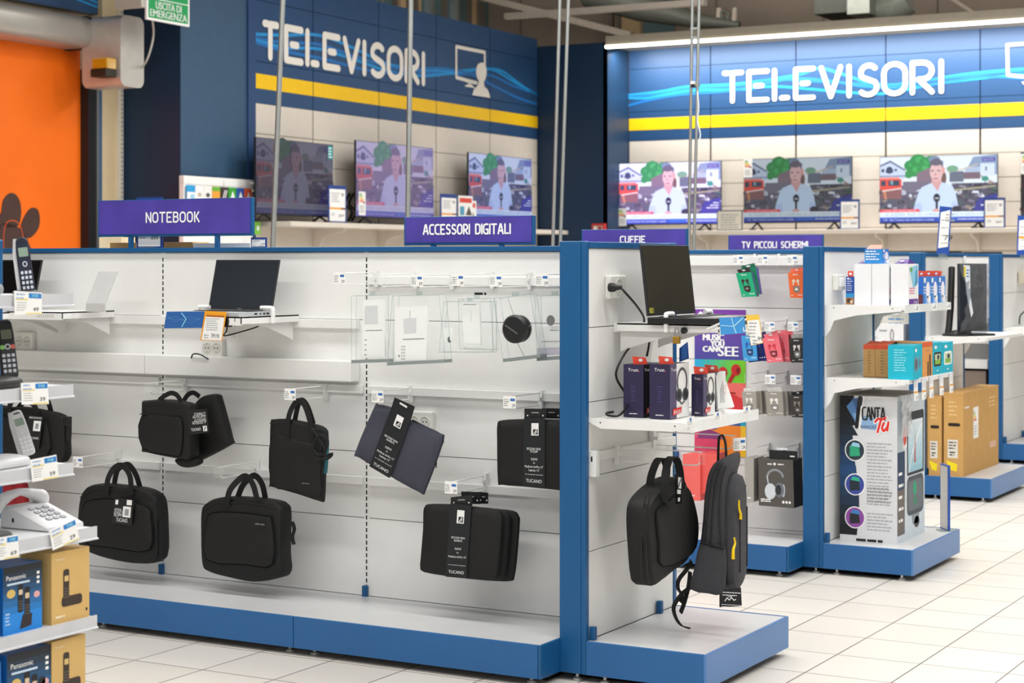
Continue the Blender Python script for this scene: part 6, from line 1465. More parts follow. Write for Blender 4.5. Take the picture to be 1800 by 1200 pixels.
b.poly(fp, [(x0 + W_ * .05, vz(772)), (x0 + W_ * .1, vz(760)), (x0 + W_ * .3, vz(755)), (x0 + W_ * .5, vz(762)), (x0 + W_ * .55, vz(772))], ink('8C3C78'), 0.0012); b.quad(fp, x0, pb, x0 + W_ * .45, vz(772), ink('D8446A'), 0.0012)
b.poly(fp, [(x0, vz(557)), (x0 + W_ * .12, vz(547)), (x0 + W_ * .2, vz(553)), (x0 + W_ * .22, vz(557))], INKW, 0.0009)
for st, a, yb, wd, hh in (('MUSIC', .16, 598.5, .40, 11), ('YOU', .31, 609, .26, 10), ('CAN', .16, 618.5, .28, 10), ('SEE', .455, 625.5, .385, 17)):
    for k in range(4): b.text(fp, st, x0 + W_ * a + 0.0022 * k, vz(yb) + 0.001 * (k % 2), (vz(yb - hh) - vz(yb)) / 0.70, INKW, 0.0014 + 0.0002 * k, W_ * wd)
for cx, cy, r, tx, ty in ((1294, 650, 9, 1283, 670), (1271, 654, 8.5, 1274, 678)):
    c = onP(cx, cy, fp); e_ = onP(tx, ty, fp); rr = r / 330.0; b.stroke(fp, [c, e_], rr * .8, ink('B01E24'), 0.0016); b.disc(fp, c[0], c[1], rr, rr * 1.1, ink('C8262C'), 0.0030); b.disc(fp, c[0] + rr * .45, c[1] - rr * .1, rr * .4, rr * .6, ink('8C1218'), 0.0034)
b.build('print', t)
def hk3(label, x, y, L, rise=0.05, tagged=True, seed=1): 
    p = onY(x, y, Y2F - L); return hook(label, f2g, p.x, p.z - 0.025, L, rise, tagged, seed, 'white wire display hooks')
for i, (x, y, lb) in enumerate(((1298, 457, 'tagged hook over the green earphone packs'), (1341, 457, 'empty tagged hook between the green and orange packs'), (1393, 457, 'tagged hook over the orange earphone pack'), (1312, 578, 'hook over the blue earphone packs'), (1353, 574, 'tagged hook over the pink earphone packs'), (1394, 574, 'tagged hook over the black pack with zebra topped twin'),
    (1318, 666, 'hook over the first pale grey earphone packs'), (1354, 667, 'tagged hook over the second pale grey earphone packs'), (1399, 668, 'tagged hook over the dark pack by the blue post'), (1375, 796, 'tagged hook over the dark headphone box'), (1322, 796, 'hook over the grey boxes seen edge on'))):
    hk3(lb, x, y, 0.24, tagged=(lb.startswith('tagged') or lb.startswith('empty')), seed=i)
def pack(label, quad, Y, d, hexc, art='buds', bud='F0F0EE', sidec=None, top=None, group='earphone packs on hooks', name='earphone_pack', clearb=False):
    fr = front(0, Y, 0); P = [(onY(x, y, Y).x, onY(x, y, Y).z) for x, y in quad]
    t = thing(name, (sum(p[0] for p in P) / 4, Y + d / 2, min(p[1] for p in P)), label, 'earphone pack', group)
    b = MB(); b.prism(fr, P, -d, 0.0, ink(sidec or hexc)); b.poly(fr, P, ink(hexc), 0.0006)
    L = lambda u, v: lerp2(P, u, v); w = math.hypot(P[1][0] - P[0][0], P[1][1] - P[0][1]); h = math.hypot(P[3][0] - P[0][0], P[3][1] - P[0][1])
    if art == 'buds':
        for u, s_ in ((.34, -1), (.62, 1)): b.disc(fr, *L(u, .66), w * .11, h * .07, ink(bud), 0.0010); b.stroke(fr, [L(u, .64), L(u + .05 * s_, .52)], w * .09, ink(bud), 0.0013)
        b.poly(fr, [L(u, v) for u, v in ((.28, .46), (.74, .46), (.72, .26), (.62, .20), (.42, .20), (.30, .27))], ink(mixhex(bud, '202020', .5)), 0.0010); b.disc(fr, *L(.5, .34), w * .12, h * .05, ink(mixhex(bud, 'FFFFFF', .4)), 0.0014)
        b.lines(fr, *L(.3, .90), w * .4, 1, 0.01, INKW, 0.001, h * .03)
        for u in (.62, .74, .86): b.disc(fr, *L(u, .12), w * .04, h * .022, INKW, 0.001, 8)
        b.lines(fr, *L(.08, .08), w * .2, 1, 0.01, INKW, 0.001, h * .02)
    b.build('carton', t)
    if top:
        b = MB(); Q = [L(.08, 1.0), L(.92, 1.0), L(.86, 1.18), L(.04, 1.14)]; b.prism(fr, Q, -d * .6, -d * .5, ink(top)); b.disc(fr, *lerp2(Q, .5, .6), w * .12, h * .03, INKW, -d * .5 + 0.0008); b.build('hang_tab', t)
    return t
YK = Y2F - 0.22
pack('green earphone pack tilted behind the front green one', [(1303, 520), (1336, 517), (1329, 470), (1300, 474)], YK + .06, .03, '1F8C66', 'x', sidec='5C4FA0', top='1A6E50')
pack('tilted green earphone pack with dark earbuds, frontmost of two', [(1304, 522), (1330, 521), (1320, 478), (1293.5, 480)], YK, .035, '17A878', 'buds', '3A2A24', '26586A', '3A2A2A')
pack('orange earphone pack beside the blue post', [(1389, 523), (1413, 524), (1412, 478), (1385, 479)], YK, .05, 'EE6A34', 'buds', 'E8D8C0', 'D8502A', 'F08060')
pack('navy earphone pack behind the light blue one', [(1316, 637), (1350, 633), (1342, 583), (1312, 590)], YK + .05, .03, '24307C', 'buds', '5A70C0')
pack('light blue earphone pack under the price card', [(1307, 634.5), (1332, 633.5), (1328, 588), (1303, 590)], YK, .03, '3F9AD8', 'buds', '2A58B0', '2A3C8C')
for i, dx in enumerate((22, 11)): pack(['pink earphone pack, rearmost of three', 'pink earphone pack, middle of three'][i], [(1349 + dx, 636 - i), (1380 + dx * .8, 635 - i), (1377 + dx * .8, 588), (1342 + dx, 588)], YK + .08 - .035 * i, .03, 'E8707E', 'buds', 'D03A50', 'C8505E', 'EE7C84')
pack('pink earphone pack, frontmost of three', [(1349, 637.5), (1377, 635), (1369, 592), (1340, 594)], YK, .03, 'F0727E', 'buds', 'D8364C', 'D85A66', 'F08088')
pack('black earphone pack with a zebra printed tab', [(1391, 637), (1414, 637), (1413, 594), (1387, 595)], YK, .05, '2A2826', 'buds', 'E8E4DC', '1A1A1A', 'C8C4BC')
for i in range(2):
    dx = 22 - 10 * i; pack(['pale grey earphone pack behind the first one, rearmost', 'pale grey earphone pack just behind the first one'][i], [(1307 + dx, 729), (1331 + dx * .8, 727), (1330 + dx * .7, 687), (1305 + dx, 688)], YK + .09 - .04 * i, .03, 'A9A399', 'buds', 'D8D4CC', '8C867C')
pack('pale grey earphone pack under the red poster area', [(1307, 728), (1330, 728), (1329, 688), (1304, 688)], YK, .03, 'A6A096', 'buds', 'E8E6E0', 'B4AEA4', 'D8D8D4')
for i in range(2):
    dx = 20 - 9 * i; pack(['pale grey earphone pack rearmost on the middle hook', 'pale grey earphone pack second on the middle hook'][i], [(1349 + dx, 731), (1378 + dx * .8, 730), (1376 + dx * .7, 688), (1346 + dx, 688)], YK + .09 - .04 * i, .03, 'B4AEA6', 'buds', 'DEDAD4', '948E84')
pack('pale grey earphone pack with white buds, front of the middle hook', [(1349, 731), (1378, 731), (1375, 688), (1345, 688)], YK, .03, '9E988E', 'buds', 'F0EEEA', 'B8B2A8', 'DCDCD8')
pack('dark earphone pack low beside the blue post', [(1392, 733), (1414, 734), (1413, 694), (1388, 695)], YK, .05, '3A3632', 'buds', '8C867E', '24221F', '1E1E1E')
# headphone boxes
def hbox(label, quad, Y, d, hexc, pic, sidec, name='headphone_box'):
    fr = front(0, Y, 0); P = [(onY(x, y, Y).x, onY(x, y, Y).z) for x, y in quad]; L = lambda u, v: lerp2(P, u, v)
    t = thing(name, (sum(p[0] for p in P) / 4, Y + d / 2, min(p[1] for p in P)), label, 'headphone box', 'headphone boxes low on the earphone gondola')
    b = MB(); b.prism(fr, P, -d, 0.0, ink(sidec)); b.poly(fr, P, ink(hexc), 0.0006); w = P[1][0] - P[0][0]; h = P[3][1] - P[0][1]
    if pic:
        c = L(.48, .62); b.stroke(fr, [(c[0] + w * .22 * math.cos(math.radians(a)), c[1] + h * .16 * math.sin(math.radians(a))) for a in range(10, 171, 16)], h * .05, ink('8E9296'), 0.001); b.stroke(fr, [L(.25, .64), L(.30, .40)], 0.006, ink('C8CCD0'), 0.0016)
        b.disc(fr, *L(.34, .32), w * .16, h * .17, ink('D2D8DE'), 0.0020); b.disc(fr, *L(.60, .36), w * .13, h * .16, ink('6E757C'), 0.0024); b.disc(fr, *L(.57, .36), w * .08, h * .11, ink('2A2D30'), 0.0028); b.disc(fr, *L(.71, .35), w * .05, h * .14, ink('B8BEC4'), 0.0022)
        b.disc(fr, *L(.47, .90), w * .035, h * .03, INKW, 0.001); b.lines(fr, *L(.26, .885), w * .15, 1, .01, INKW, 0.001, h * .025); b.lines(fr, *L(.56, .885), w * .18, 1, .01, INKW, 0.001, h * .025); b.lines(fr, *L(.06, .13), w * .3, 2, h * .04, INKW, 0.001, h * .025)
        for u in (.7, .79, .88): b.disc(fr, *L(u, .11), w * .035, h * .03, INKW, 0.001, 10)
    else: b.lines(fr, *L(.3, .1), w * .4, 1, .01, INKW, 0.001, h * .03)
    b.build('carton', t)
    return t
hb = hbox('dark box picturing silver headphones beside the blue post', [(1334, 888), (1396, 893), (1394, 808), (1333, 806)], Y2F - .26, .13, '55514C', True, '35332F')
b = MB(); q = onY(1372, 800, Y2F - .25); b.box(q.x - 0.06, Y2F - .25, q.z - 0.02, q.x + 0.09, Y2F - .248, q.z + 0.025, INKB); b.lines(front(q.x, Y2F - .2501, q.z - .005), 0.05, 0, 0.03, 1, .01, INKW, 0.0004, 0.006); b.build('hang_tab', hb)
hbox('grey box seen edge on between backpack and dark headphone box', [(1309, 884), (1325, 882), (1325, 806), (1309, 804)], Y2F - .26, .14, 'A8A49E', False, '8C8882')
hbox('coral red box behind the briefcase on the end unit', [(1200, 879), (1231, 880), (1231, 800), (1200, 798)], Y2F - .26, .12, 'EE6A64', False, 'D8504A')
hb = hbox('coral red box half hidden behind the backpack', [(1231.5, 868), (1262, 866), (1262, 797), (1232, 796)], Y2F - .24, .12, 'E8605A', False, 'C84A44')
b = MB(); q0 = W2(1197, 790); q1 = W2(1205, 830); b.box(q0[0] - .03, W2(1200, 840)[1], 0.02, q0[0] - 0.002, q0[1], 0.03, DKBLUE, f2g); tag(b.build('blue_panel_strip'), 'narrow blue strip beside the coral red box', 'strip')
# ------------------------------------------------------------------ end unit with bulb boxes and karaoke box
X2 = -3.067; fE2 = side(X2 - 0.004, 0, 0)
ZS1, ZS2 = 1.326, 0.968
shelf(E2, ZS1, X2, -2.665, 8.59, 9.36, True, 0.06); shelf(E2, ZS2, X2, -2.645, 8.59, 9.36, False, 0.06)
o = outlet('white switch plate with two rockers on the panel of the bulb box unit', fE2, *WX(1471, 496, X2), 0.12, 0.08, 0)
for k in (-1, 1): b = MB(); b.box(o.location.y + k * 0.022 - 0.016, o.location.z + 0.018, 0.028, o.location.y + k * 0.022 + 0.016, o.location.z + 0.062, 0.034, PAPER, fE2); b.build('rocker', o, 0.003)
def pbox(label, l, r, Yn, d, z0, top, mat, name, cat, group=None, deco=None, X=None):
    """carton with its near face at Yn between pixels l and r, standing on z0, top edge at pixel row top"""
    a = onY(l, top, Yn); c = onY(r, top, Yn); t = thing(name, ((a.x + c.x) / 2, Yn + d / 2, z0), label, cat, group)
    b = MB(); b.box(a.x, Yn, z0, c.x, Yn + d, a.z, mat); w, h = c.x - a.x, a.z - z0
    if deco: deco(b, front(a.x, Yn, z0), side(c.x, Yn, z0), w, h, d)
    b.build('carton', t); return t, a.x, c.x, a.z
BG2 = 'boxes on the upper shelf of the bulb box unit'
def dec_dog(b, f, s_, w, h, d):
    b.quad(f, 0, h * .25, w, h, ink('1F4FA8'), 0.0006); b.quad(f, 0, h * .25, w, h * .4, ink('2F9BD8'), 0.0009); b.quad(f, 0, 0, w, h * .25, ink('B07A48'), 0.0006); b.disc(f, w * .4, h * .14, w * .3, h * .08, ink('5A3A24'), 0.0009); b.disc(f, w * .7, h * .1, w * .18, h * .06, ink('E8D8C0'), 0.0012)
    for k in range(6): b.lines(f, w * .15, h * (.9 - .08 * k), w * .7, 1, .01, INKW, 0.0012, h * .025, k)
    b.disc(f, w * .3, h * .93, w * .14, h * .03, INKW, 0.0015)
t, xa_, xb_, zt__ = pbox('thin blue box with a dog picture beside the switch plate', 1487, 1501, 8.80, .05, ZS1, 486, ink('2A5AB0'), 'bulb_box', 'bulb box', BG2, dec_dog)
b = MB(); e = front(xa_, 8.81, zt__); w = xb_ - xa_; b.prism(e, [(w * .15, 0), (w * .85, 0), (w * .85, .028), (w * .15, .028)], -0.001, 0, REDT); b.disc(e, w * .5, .014, .008, .006, INKW, 0.0006); b.build('hang_tab', t)
WB = M('white_carton', 'E6E6E8', 0.5, var=0.02)
def dec_white(b, f, s_, w, h, d):
    b.lines(f, w * .2, h * .06, w * .6, 1, .01, ink('DADADA'), 0.0006, h * .02)
    b.quad(s_, 0, 0, d, h, ink('EEF0F2'), 0.0006); b.poly(s_, [(d * .05, h * .9), (d * .95, h * .98), (d * .9, h * .5), (d * .45, h * .42), (d * .3, h * .6)], ink('8FC8E0'), 0.0009); b.poly(s_, [(d * .6, h * .45), (d * .95, h * .55), (d * .9, h * .9), (d * .7, h * .8)], ink('4E9CC4'), 0.0012)
    b.disc(s_, d * .25, h * .86, d * .12, h * .06, ink('6AA84C'), 0.0012); b.lines(s_, d * .08, h * .4, d * .6, 3, h * .06, ink('E07A9A'), 0.0012, h * .03); b.quad(s_, d * .04, h * .04, d * .96, h * .16, ink('6A3F98'), 0.0012); b.text(s_, '2 pz', d * .5, h * .06, h * .1, INKW, 0.0015, d * .35)
def dec_top(t, x0, x1, Yn, d, z): 
    b = MB(); b.add([(x0 + .01, Yn + .02, z), (x1 - .01, Yn + .02, z), (x1 - .02, Yn + d * .5, z + .024), (x0 + .025, Yn + d * .5, z + .022), (x1 - .01, Yn + d, z), (x0 + .01, Yn + d, z)], [(0, 1, 2, 3), (3, 2, 4, 5), (0, 3, 5), (1, 4, 2)], ink('4A2A7E')); b.disc(Fr((x0 * .5 + x1 * .5, Yn + d * .25, z + .013), (1, 0, 0), (0, d * .5, .024)), 0, 0, .012, .01, ink('E8C8E0'), 0.001, 10); b.build('purple_flap', t)
for i, (l, r) in enumerate(((1502, 1531.5), (1532.5, 1562.5), (1566, 1597))):
    t, x0, x1, z1 = pbox(['plain white carton back nearest the switch plate', 'plain white carton back in the middle of three', 'white carton with a colourful printed side, by the blue bulb packs'][i], l, r, 8.66, .16, ZS1, 463.5, WB, 'bulb_carton', 'box', BG2, dec_white)
    if i != 1: dec_top(t, x0, x1, 8.66, .16, z1)
def dec_bulb(b, f, s_, w, h, d, flat=False):
    b.quad(f, 0, 0, w, h, ink('2A86CC'), 0.0006)
    for k in range(4): b.lines(f, w * .06, h * (.8 - .18 * k), w * .8, 1, .01, INKW, 0.0009, h * .07, k)
    bulbs(b, s_, 0, d, h)
def bulbs(b, s_, v0, d, h):
    b.quad(s_, v0, 0, v0 + d, h, ink('3F7FD0'), 0.0006); b.poly(s_, [(v0 + d * .3, 0), (v0 + d, 0), (v0 + d, h * .7), (v0 + d * .3, h * .4)], ink('79B4E8'), 0.0009)
    b.disc(s_, v0 + d * .62, h * .52, d * .24, h * .30, ink('F4EEF8'), 0.0012); b.quad(s_, v0 + d * .50, h * .08, v0 + d * .74, h * .3, ink('E8E0F0'), 0.0012); b.quad(s_, v0 + d * .1, h * .78, v0 + d * .34, h * .95, INKW, 0.0012); b.quad(s_, v0 + d * .66, h * .04, v0 + d * .95, h * .30, INKW, 0.0015); b.lines(s_, v0 + d * .08, h * .6, d * .3, 3, h * .1, INKW, 0.0012, h * .04)
t, x0, x1, z1 = pbox('blue bulb box lying on top of the plain white cartons', 1520, 1551, 8.68, .10, onY(1530, 463.5, 8.66).z + .001, 437.5, ink('2A86CC'), 'bulb_box', 'bulb box', BG2, dec_bulb)
b = MB(); b.add([(x0 + .005, 8.69, z1), (x1 - .01, 8.69, z1), (x1 - .015, 8.73, z1 + .02), (x0 + .01, 8.73, z1 + .02)], [(0, 1, 2, 3)], ink('E88A78')); b.build('hang_tab', t)
for i in range(3):
    y0 = onX((1622, 1640.5, 1657.5)[i], 500, -2.685).y; y1 = onX((1640, 1657, 1675)[i], 500, -2.685).y
    y0 = min(y0, 9.3); zt_b = onX(1630, 486, -2.685).z; d = (0.14, 0.13, 0.13)[i]; y0 = 9.36 - 0.40 + .135 * i
    t = thing('bulb_box', (-2.75, y0 + d / 2, ZS1), ['nearest of three blue bulb packs in a row on the upper shelf', 'middle of three blue bulb packs in a row on the upper shelf', 'farthest of three blue bulb packs in a row on the upper shelf'][i], 'bulb box', BG2)
    b = MB(); b.box(-2.80, y0, ZS1, -2.685, y0 + d - .004, zt_b, ink('1F62B8')); bulbs(b, side(-2.685, 0, ZS1), y0, d - .004, zt_b - ZS1); b.quad(front(-2.80, y0, ZS1), 0, 0, .115, .05, ink('5A2830'), 0.0006); b.build('carton', t)
    b = MB()
    for k in range(2): e = Fr((-2.73 - .03 * k, y0 + .02, zt_b), (0.3, 0.95, 0), (0.1, 0, 1)); b.prism(e, [(0, 0), (d * .7, 0), (d * .75, .026), (.02, .03)], 0, .001, REDT); b.disc(e, d * .35, .014, .012, .006, INKW, 0.0014, 8)
    b.build('hang_tab', t)
for i, (x, y) in enumerate(((1612, 548), (1643, 543), (1668, 539))):
    q = onX(x, y, -2.66); b = MB(); e = side(-2.6605, q.y, ZS1 - .033); b.box(-.04, 0, -.001, .04, .036, 0, PAPER, e); b.disc(e, .01, .022, .014, .009, ink('BCC8D8'), .0005); b.lines(e, -.035, .012, .06, 1, .01, INKG, .0005, .003)
    tag(b.build('shelf_ticket'), ['nearest ticket on the rail under the bulb packs', 'middle ticket on the rail under the bulb packs', 'farthest ticket on the rail under the bulb packs'][i], 'ticket', 'shelf tickets under the bulb packs')
# second shelf
BG3 = 'boxes on the lower shelf of the bulb box unit'
def dec_kraft(b, f, s_, w, h, d):
    for k in range(8): b.lines(f, w * .38, h * (.78 - .09 * k), w * .3, 1, .01, ink('7A5A34'), 0.0006, h * .025, k)
    b.quad(f, 0, h * .88, w, h, ink('C84A2A'), 0.0006); b.quad(f, 0, 0, w, h * .03, ink('7A5A34'), 0.0006)
def redlid(t, x0, x1, y0, d, z):
    b = MB(); b.add([(x0, y0, z), (x1, y0, z), (x1 + .01, y0 + d * .5, z + .016), (x0 + .012, y0 + d * .5, z + .02), (x1, y0 + d, z + .004), (x0, y0 + d, z + .004)], [(0, 1, 2, 3), (3, 2, 4, 5)], ink('D9603C')); b.build('lid_flap', t)
for i, (l, r) in enumerate(((1517.5, 1538), (1538.5, 1563))):
    t, x0, x1, z1 = pbox(['brown box with red lid nearest the panel on the lower shelf', 'brown box with red lid, half behind the cyan box'][i], l, r, 8.70, .16, ZS2, 606.5, KRAFT, 'craft_box', 'box', BG3, dec_kraft); redlid(t, x0, x1, 8.70, .16, z1)
def dec_cyan(b, f, s_, w, h, d):
    for k in range(9): b.lines(f, w * .24, h * (.86 - .075 * k), w * .52, 1, .01, ink('8FE4EE'), 0.0006, h * .03, k)
    cyan_side(b, s_, 0, d, h)
def cyan_side(b, s_, v0, d, h):
    b.disc(s_, v0 + d * .5, h * .45, d * .34, h * .23, ink('7E98A6'), 0.0008); b.disc(s_, v0 + d * .5, h * .45, d * .24, h * .17, ink('5A6470'), 0.0011); b.disc(s_, v0 + d * .45, h * .86, d * .16, h * .05, INKW, 0.0008)
CYB = M('cyan_carton', '18B4CC', 0.45, var=0.03)
pbox('cyan box with printed lines in front on the lower shelf', 1561, 1605, 8.615, .10, ZS2, 607, CYB, 'speaker_box', 'box', BG3, dec_cyan)
def sidebox(label, l, r, X, z0, top, w, mat, name, deco):
    y0 = onX(l, 640, X).y; y1 = onX(r, 640, X).y; z1 = onX(l, top, X).z; t = thing(name, (X - w / 2, (y0 + y1) / 2, z0), label, 'box', BG3)
    b = MB(); b.box(X - w, y0, z0, X, y1, z1, mat); deco(b, side(X, y0, z0), y1 - y0, z1 - z0); b.build('carton', t); return t, y0, y1, z1
sidebox('cyan box turned sideways just behind the front cyan box', 1606.5, 1621, -2.655, ZS2, 606, .13, CYB, 'speaker_box', lambda b, s_, d, h: cyan_side(b, s_, 0, d, h))
def dec_or(b, s_, d, h):
    b.quad(s_, 0, h * .86, d, h, ink('E0623A'), .0006); b.stroke(s_, [(d * .55, h * .05), (d * .55, h * .38)], d * .12, ink('4A3A30'), .0008); b.stroke(s_, [(d * .78, h * .05), (d * .74, h * .58)], d * .14, ink('4A3A30'), .0008); b.lines(s_, d * .3, h * .74, d * .4, 1, .01, ink('9A6A3A'), .0008, h * .02)
sidebox('orange box picturing two dark sticks between the cyan boxes', 1621.5, 1639, -2.655, ZS2, 602, .2, M('orange_carton', 'DE9A54', 0.5, var=0.03), 'gadget_box', dec_or)
def dec_photo(frm):
    def f(b, s_, d, h):
        b.poly(s_, rrect(d * .12, h * .26, d * .88, h * .70, d * .1), ink(frm), .0006); b.quad(s_, d * .22, h * .32, d * .78, h * .64, ink('C8D8B8'), .0009); b.quad(s_, d * .22, h * .32, d * .78, h * .46, ink('8AB84A'), .0012); b.disc(s_, d * .55, h * .54, d * .14, h * .08, ink('4A4A4A'), .0012); b.disc(s_, d * .3, h * .86, d * .14, h * .05, INKW, .0006); b.disc(s_, d * .5, h * .12, d * .08, h * .025, INKW, .0006)
    return f
sidebox('cyan box picturing a dark framed screen on the lower shelf', 1639.5, 1656.5, -2.655, ZS2, 603, .16, CYB, 'gadget_box', dec_photo('2A2A2A'))
sidebox('cyan box picturing a white framed screen at the far shelf end', 1657, 1675, -2.655, ZS2, 602, .16, CYB, 'gadget_box', dec_photo('F4F4F4'))
for i, (x, yt, yb, yc) in enumerate(((1610, 668, 689, 704), (1624, 668, 687, 702), (1637, 662, 682, 699), (1655, 659, 680, 694), (1672, 657, 676, 690))):
    q = onX(x, yt, -2.64); qb_ = onX(x, yb, -2.64); qc = onX(x, yc, -2.64); t = thing('hanging_price_tag', (-2.64, q.y, qc.z), ['first hanging price tag under the front cyan box', 'second hanging price tag under the sideways cyan box', 'hanging price tag under the orange box', 'hanging price tag under the dark framed cyan box', 'hanging price tag at the far end of the lower shelf'][i], 'price tag', 'hanging tags under the lower shelf')
    e = side(-2.64, q.y, 0); b = MB(); b.box(-.034, qb_.z - .004, -.001, .034, ZS2 - .002, 0, M('pale_tag', 'E2E4F0', .4), e); b.quad(e, -.026, qb_.z + .004, .026, q.z - .01, PAPER, .0006); b.lines(e, -.02, q.z - .02, .04, 2, .012, INKG, .0009, .003); b.build('holder', t)
    b = MB(); b.box(-.034, qc.z, .0006, .034, qb_.z + .004, .0016, PAPER, e); b.quad(e, -.034, qb_.z - .004, .034, qb_.z + .004, ORNG, .002); b.text(e, '29', 0, qc.z + .006, .022, INKB, .002, .022); b.build('price_strip', t)
# white blister box hanging beyond, on the next gondola
q = onY(1542, 602, 11.6); q2 = onY(1588, 570, 11.6); q3 = onY(1594, 552, 11.62)
t = thing('headphone_blister', (q.x, 11.62, q.z), 'white headphone box with a clear dome beyond the lower shelf of brown boxes', 'headphone box')
b = MB(); b.box(q.x, 11.6, q.z - .12, q2.x, 11.72, q2.z, WB); f = front(q.x, 11.6, q.z); w = q2.x - q.x; h = q2.z - q.z
b.stroke(f, smooth([(w * .56, h * .05), (w * .5, h * .4), (w * .56, h * .72), (w * .62, h * .5), (w * .6, h * .1)], 5, False), .008, MG, .0006); b.lines(f, w * .08, h * .6, w * .35, 1, .01, INKG, .0006, .012); b.build('carton', t)
b = MB(); b.prism(f, smooth([(-.02, -.1), (w * 1.06, -.1), (w * 1.08, h * 1.0), (w * .95, h * 1.5), (w * .5, h * 1.68), (w * .05, h * 1.45), (-.03, h * .9)], 4), -.14, -.125, M('dome_plastic', 'CFCDC2', 0.25)); b.lines(f, w * .2, h * 1.2, w * .6, 2, .03, ink('4E86B8'), -.1245, .01); b.build('clear_dome', t)
hook('hook holding the white headphone box on the next gondola', front(0, Y3F - .02, 0), q.x + w / 2, q3.z - .01, .28, .05, True, 3)
# karaoke carton
a, c, d_ = onZ(1477.5, 947, .15), onZ(1575, 957, .15), onZ(1631, 936, .15)
kx0, kx1, ky0 = a.x + .004, c.x, (a.y + c.y) / 2; ky1 = 9.18; kh = onY(1576, 698, ky0).z - .15
t = thing('karaoke_box', ((kx0 + kx1) / 2, (ky0 + ky1) / 2, .15), 'tall white and blue karaoke machine carton standing on the end unit base', 'box')
KW = M('karaoke_white', 'DCDDE0', .45, var=.03)
b = MB(); b.box(kx0, ky0, .15, kx1, ky1, .15 + kh, KW); f = front(kx0, ky0, .15); w = kx1 - kx0; h = kh; s_ = side(kx1, ky0, .15); dd = ky1 - ky0
n = 14
for i in range(n):
    v0, v1 = h * (.04 + .96 * i / n), h * (.04 + .96 * (i + 1) / n); k = i / (n - 1)
    hx = mixhex('14161C', '1E4A78', max(0, 1 - abs(k - .45) * 2.4)); e0 = .28 + .06 * math.sin(5.5 * k + .3); e1 = .28 + .06 * math.sin(5.5 * (i + 1) / n + .3)
    e0 = e0 if k < .75 else .33 - .4 * (k - .75); b.poly(f, [(0, v0), (w * min(.36, e0 + .0), v0), (w * min(.36, e1), v1), (0, v1)], ink(hx), .0006)
P = lambda x, y: onP(x, y, f)
tri = lambda *p: [P(x, y) for x, y in p]
b.poly(f, tri((1488, 714), (1499, 702), (1512, 736), (1505, 744)), ink('5A88C0'), .0010); b.poly(f, tri((1498, 700), (1507, 699), (1516, 730), (1510, 735)), ink('44699C'), .0012); b.poly(f, tri((1499, 725), (1560, 742), (1556, 758), (1508, 752)), ink('8FB4DC'), .0011)
b.poly(f, tri((1504, 752), (1514, 697), (1520, 696), (1513, 754)), INKW, .0014); b.stroke(f, [P(1511, 703), P(1506, 750)], .019, INKB, .0016); b.stroke(f, [P(1512.5, 700), P(1511, 710)], .026, ink('2A2A2C'), .0018)
# the word CANTA, the word TU and KARAOKE
q0, q1 = P(1515, 738), P(1557, 716)
sign_text(b, f, 'CANTA', q0[0], q1[0], q0[1], q1[1], .0075, INKB, .0020, 0, .16)
b.text(f, 'KARAOKE', *P(1513, 752), .022, ink('26282C'), .0018, P(1541, 752)[0] - P(1513, 752)[0])
for k in range(2):
    wv_ = .016 - .005 * k; m_ = INKW if k == 0 else ink('E0342C'); nn = .0024 + .0006 * k
    wv_ = .022 if k == 0 else .012
    b.stroke(f, smooth([P(1539, 741), P(1544, 736), P(1552, 736.5), P(1557, 734)], 4, False), wv_, m_, nn); b.stroke(f, smooth([P(1549, 737), P(1546, 748), P(1543, 759)], 4, False), wv_, m_, nn)
    b.stroke(f, smooth([P(1554, 743), P(1551, 752), P(1554, 757), P(1560, 750), P(1562, 742)], 4, False), wv_, m_, nn); b.stroke(f, [P(1562, 742), P(1560, 756)], wv_, m_, nn)
for i, (cy, cols) in enumerate(((791, ('2A3A44', '2FA87A', '9FD0E8')), (851, ('3A4A9C', '1E2E38', '2FB08A')), (909, ('8C4A9C', '26262E', '3F7FC0')))):
    c_ = P(1503, cy); rr = .053; b.disc(f, *c_, rr, rr * 1.04, PAPER, .0014); b.disc(f, *c_, rr * .9, rr * .94, ink(cols[0]), .0017); b.poly(f, [(c_[0] - rr * .5, c_[1] - rr * .6), (c_[0] + rr * .5, c_[1] - rr * .5), (c_[0] + rr * .4, c_[1] + rr * .3), (c_[0] - rr * .5, c_[1] + rr * .4)], ink(cols[1]), .0020); b.poly(f, [(c_[0] - rr * .4, c_[1] + rr * .4), (c_[0] + rr * .5, c_[1] + rr * .3), (c_[0] + rr * .4, c_[1] + rr * .65), (c_[0] - rr * .2, c_[1] + rr * .75)], ink(cols[2]), .0022)
for yy, k in ((780, 7), (820, 12), (858, 6), (903, 6)): q = P(1524, yy); b.lines(f, q[0], q[1], w * .45, k, .016, ink('A8A8AC'), .0010, .006, yy)
q = P(1505, 950); b.lines(f, q[0], q[1], w * .5, 1, .01, INKB, .0010, .012)
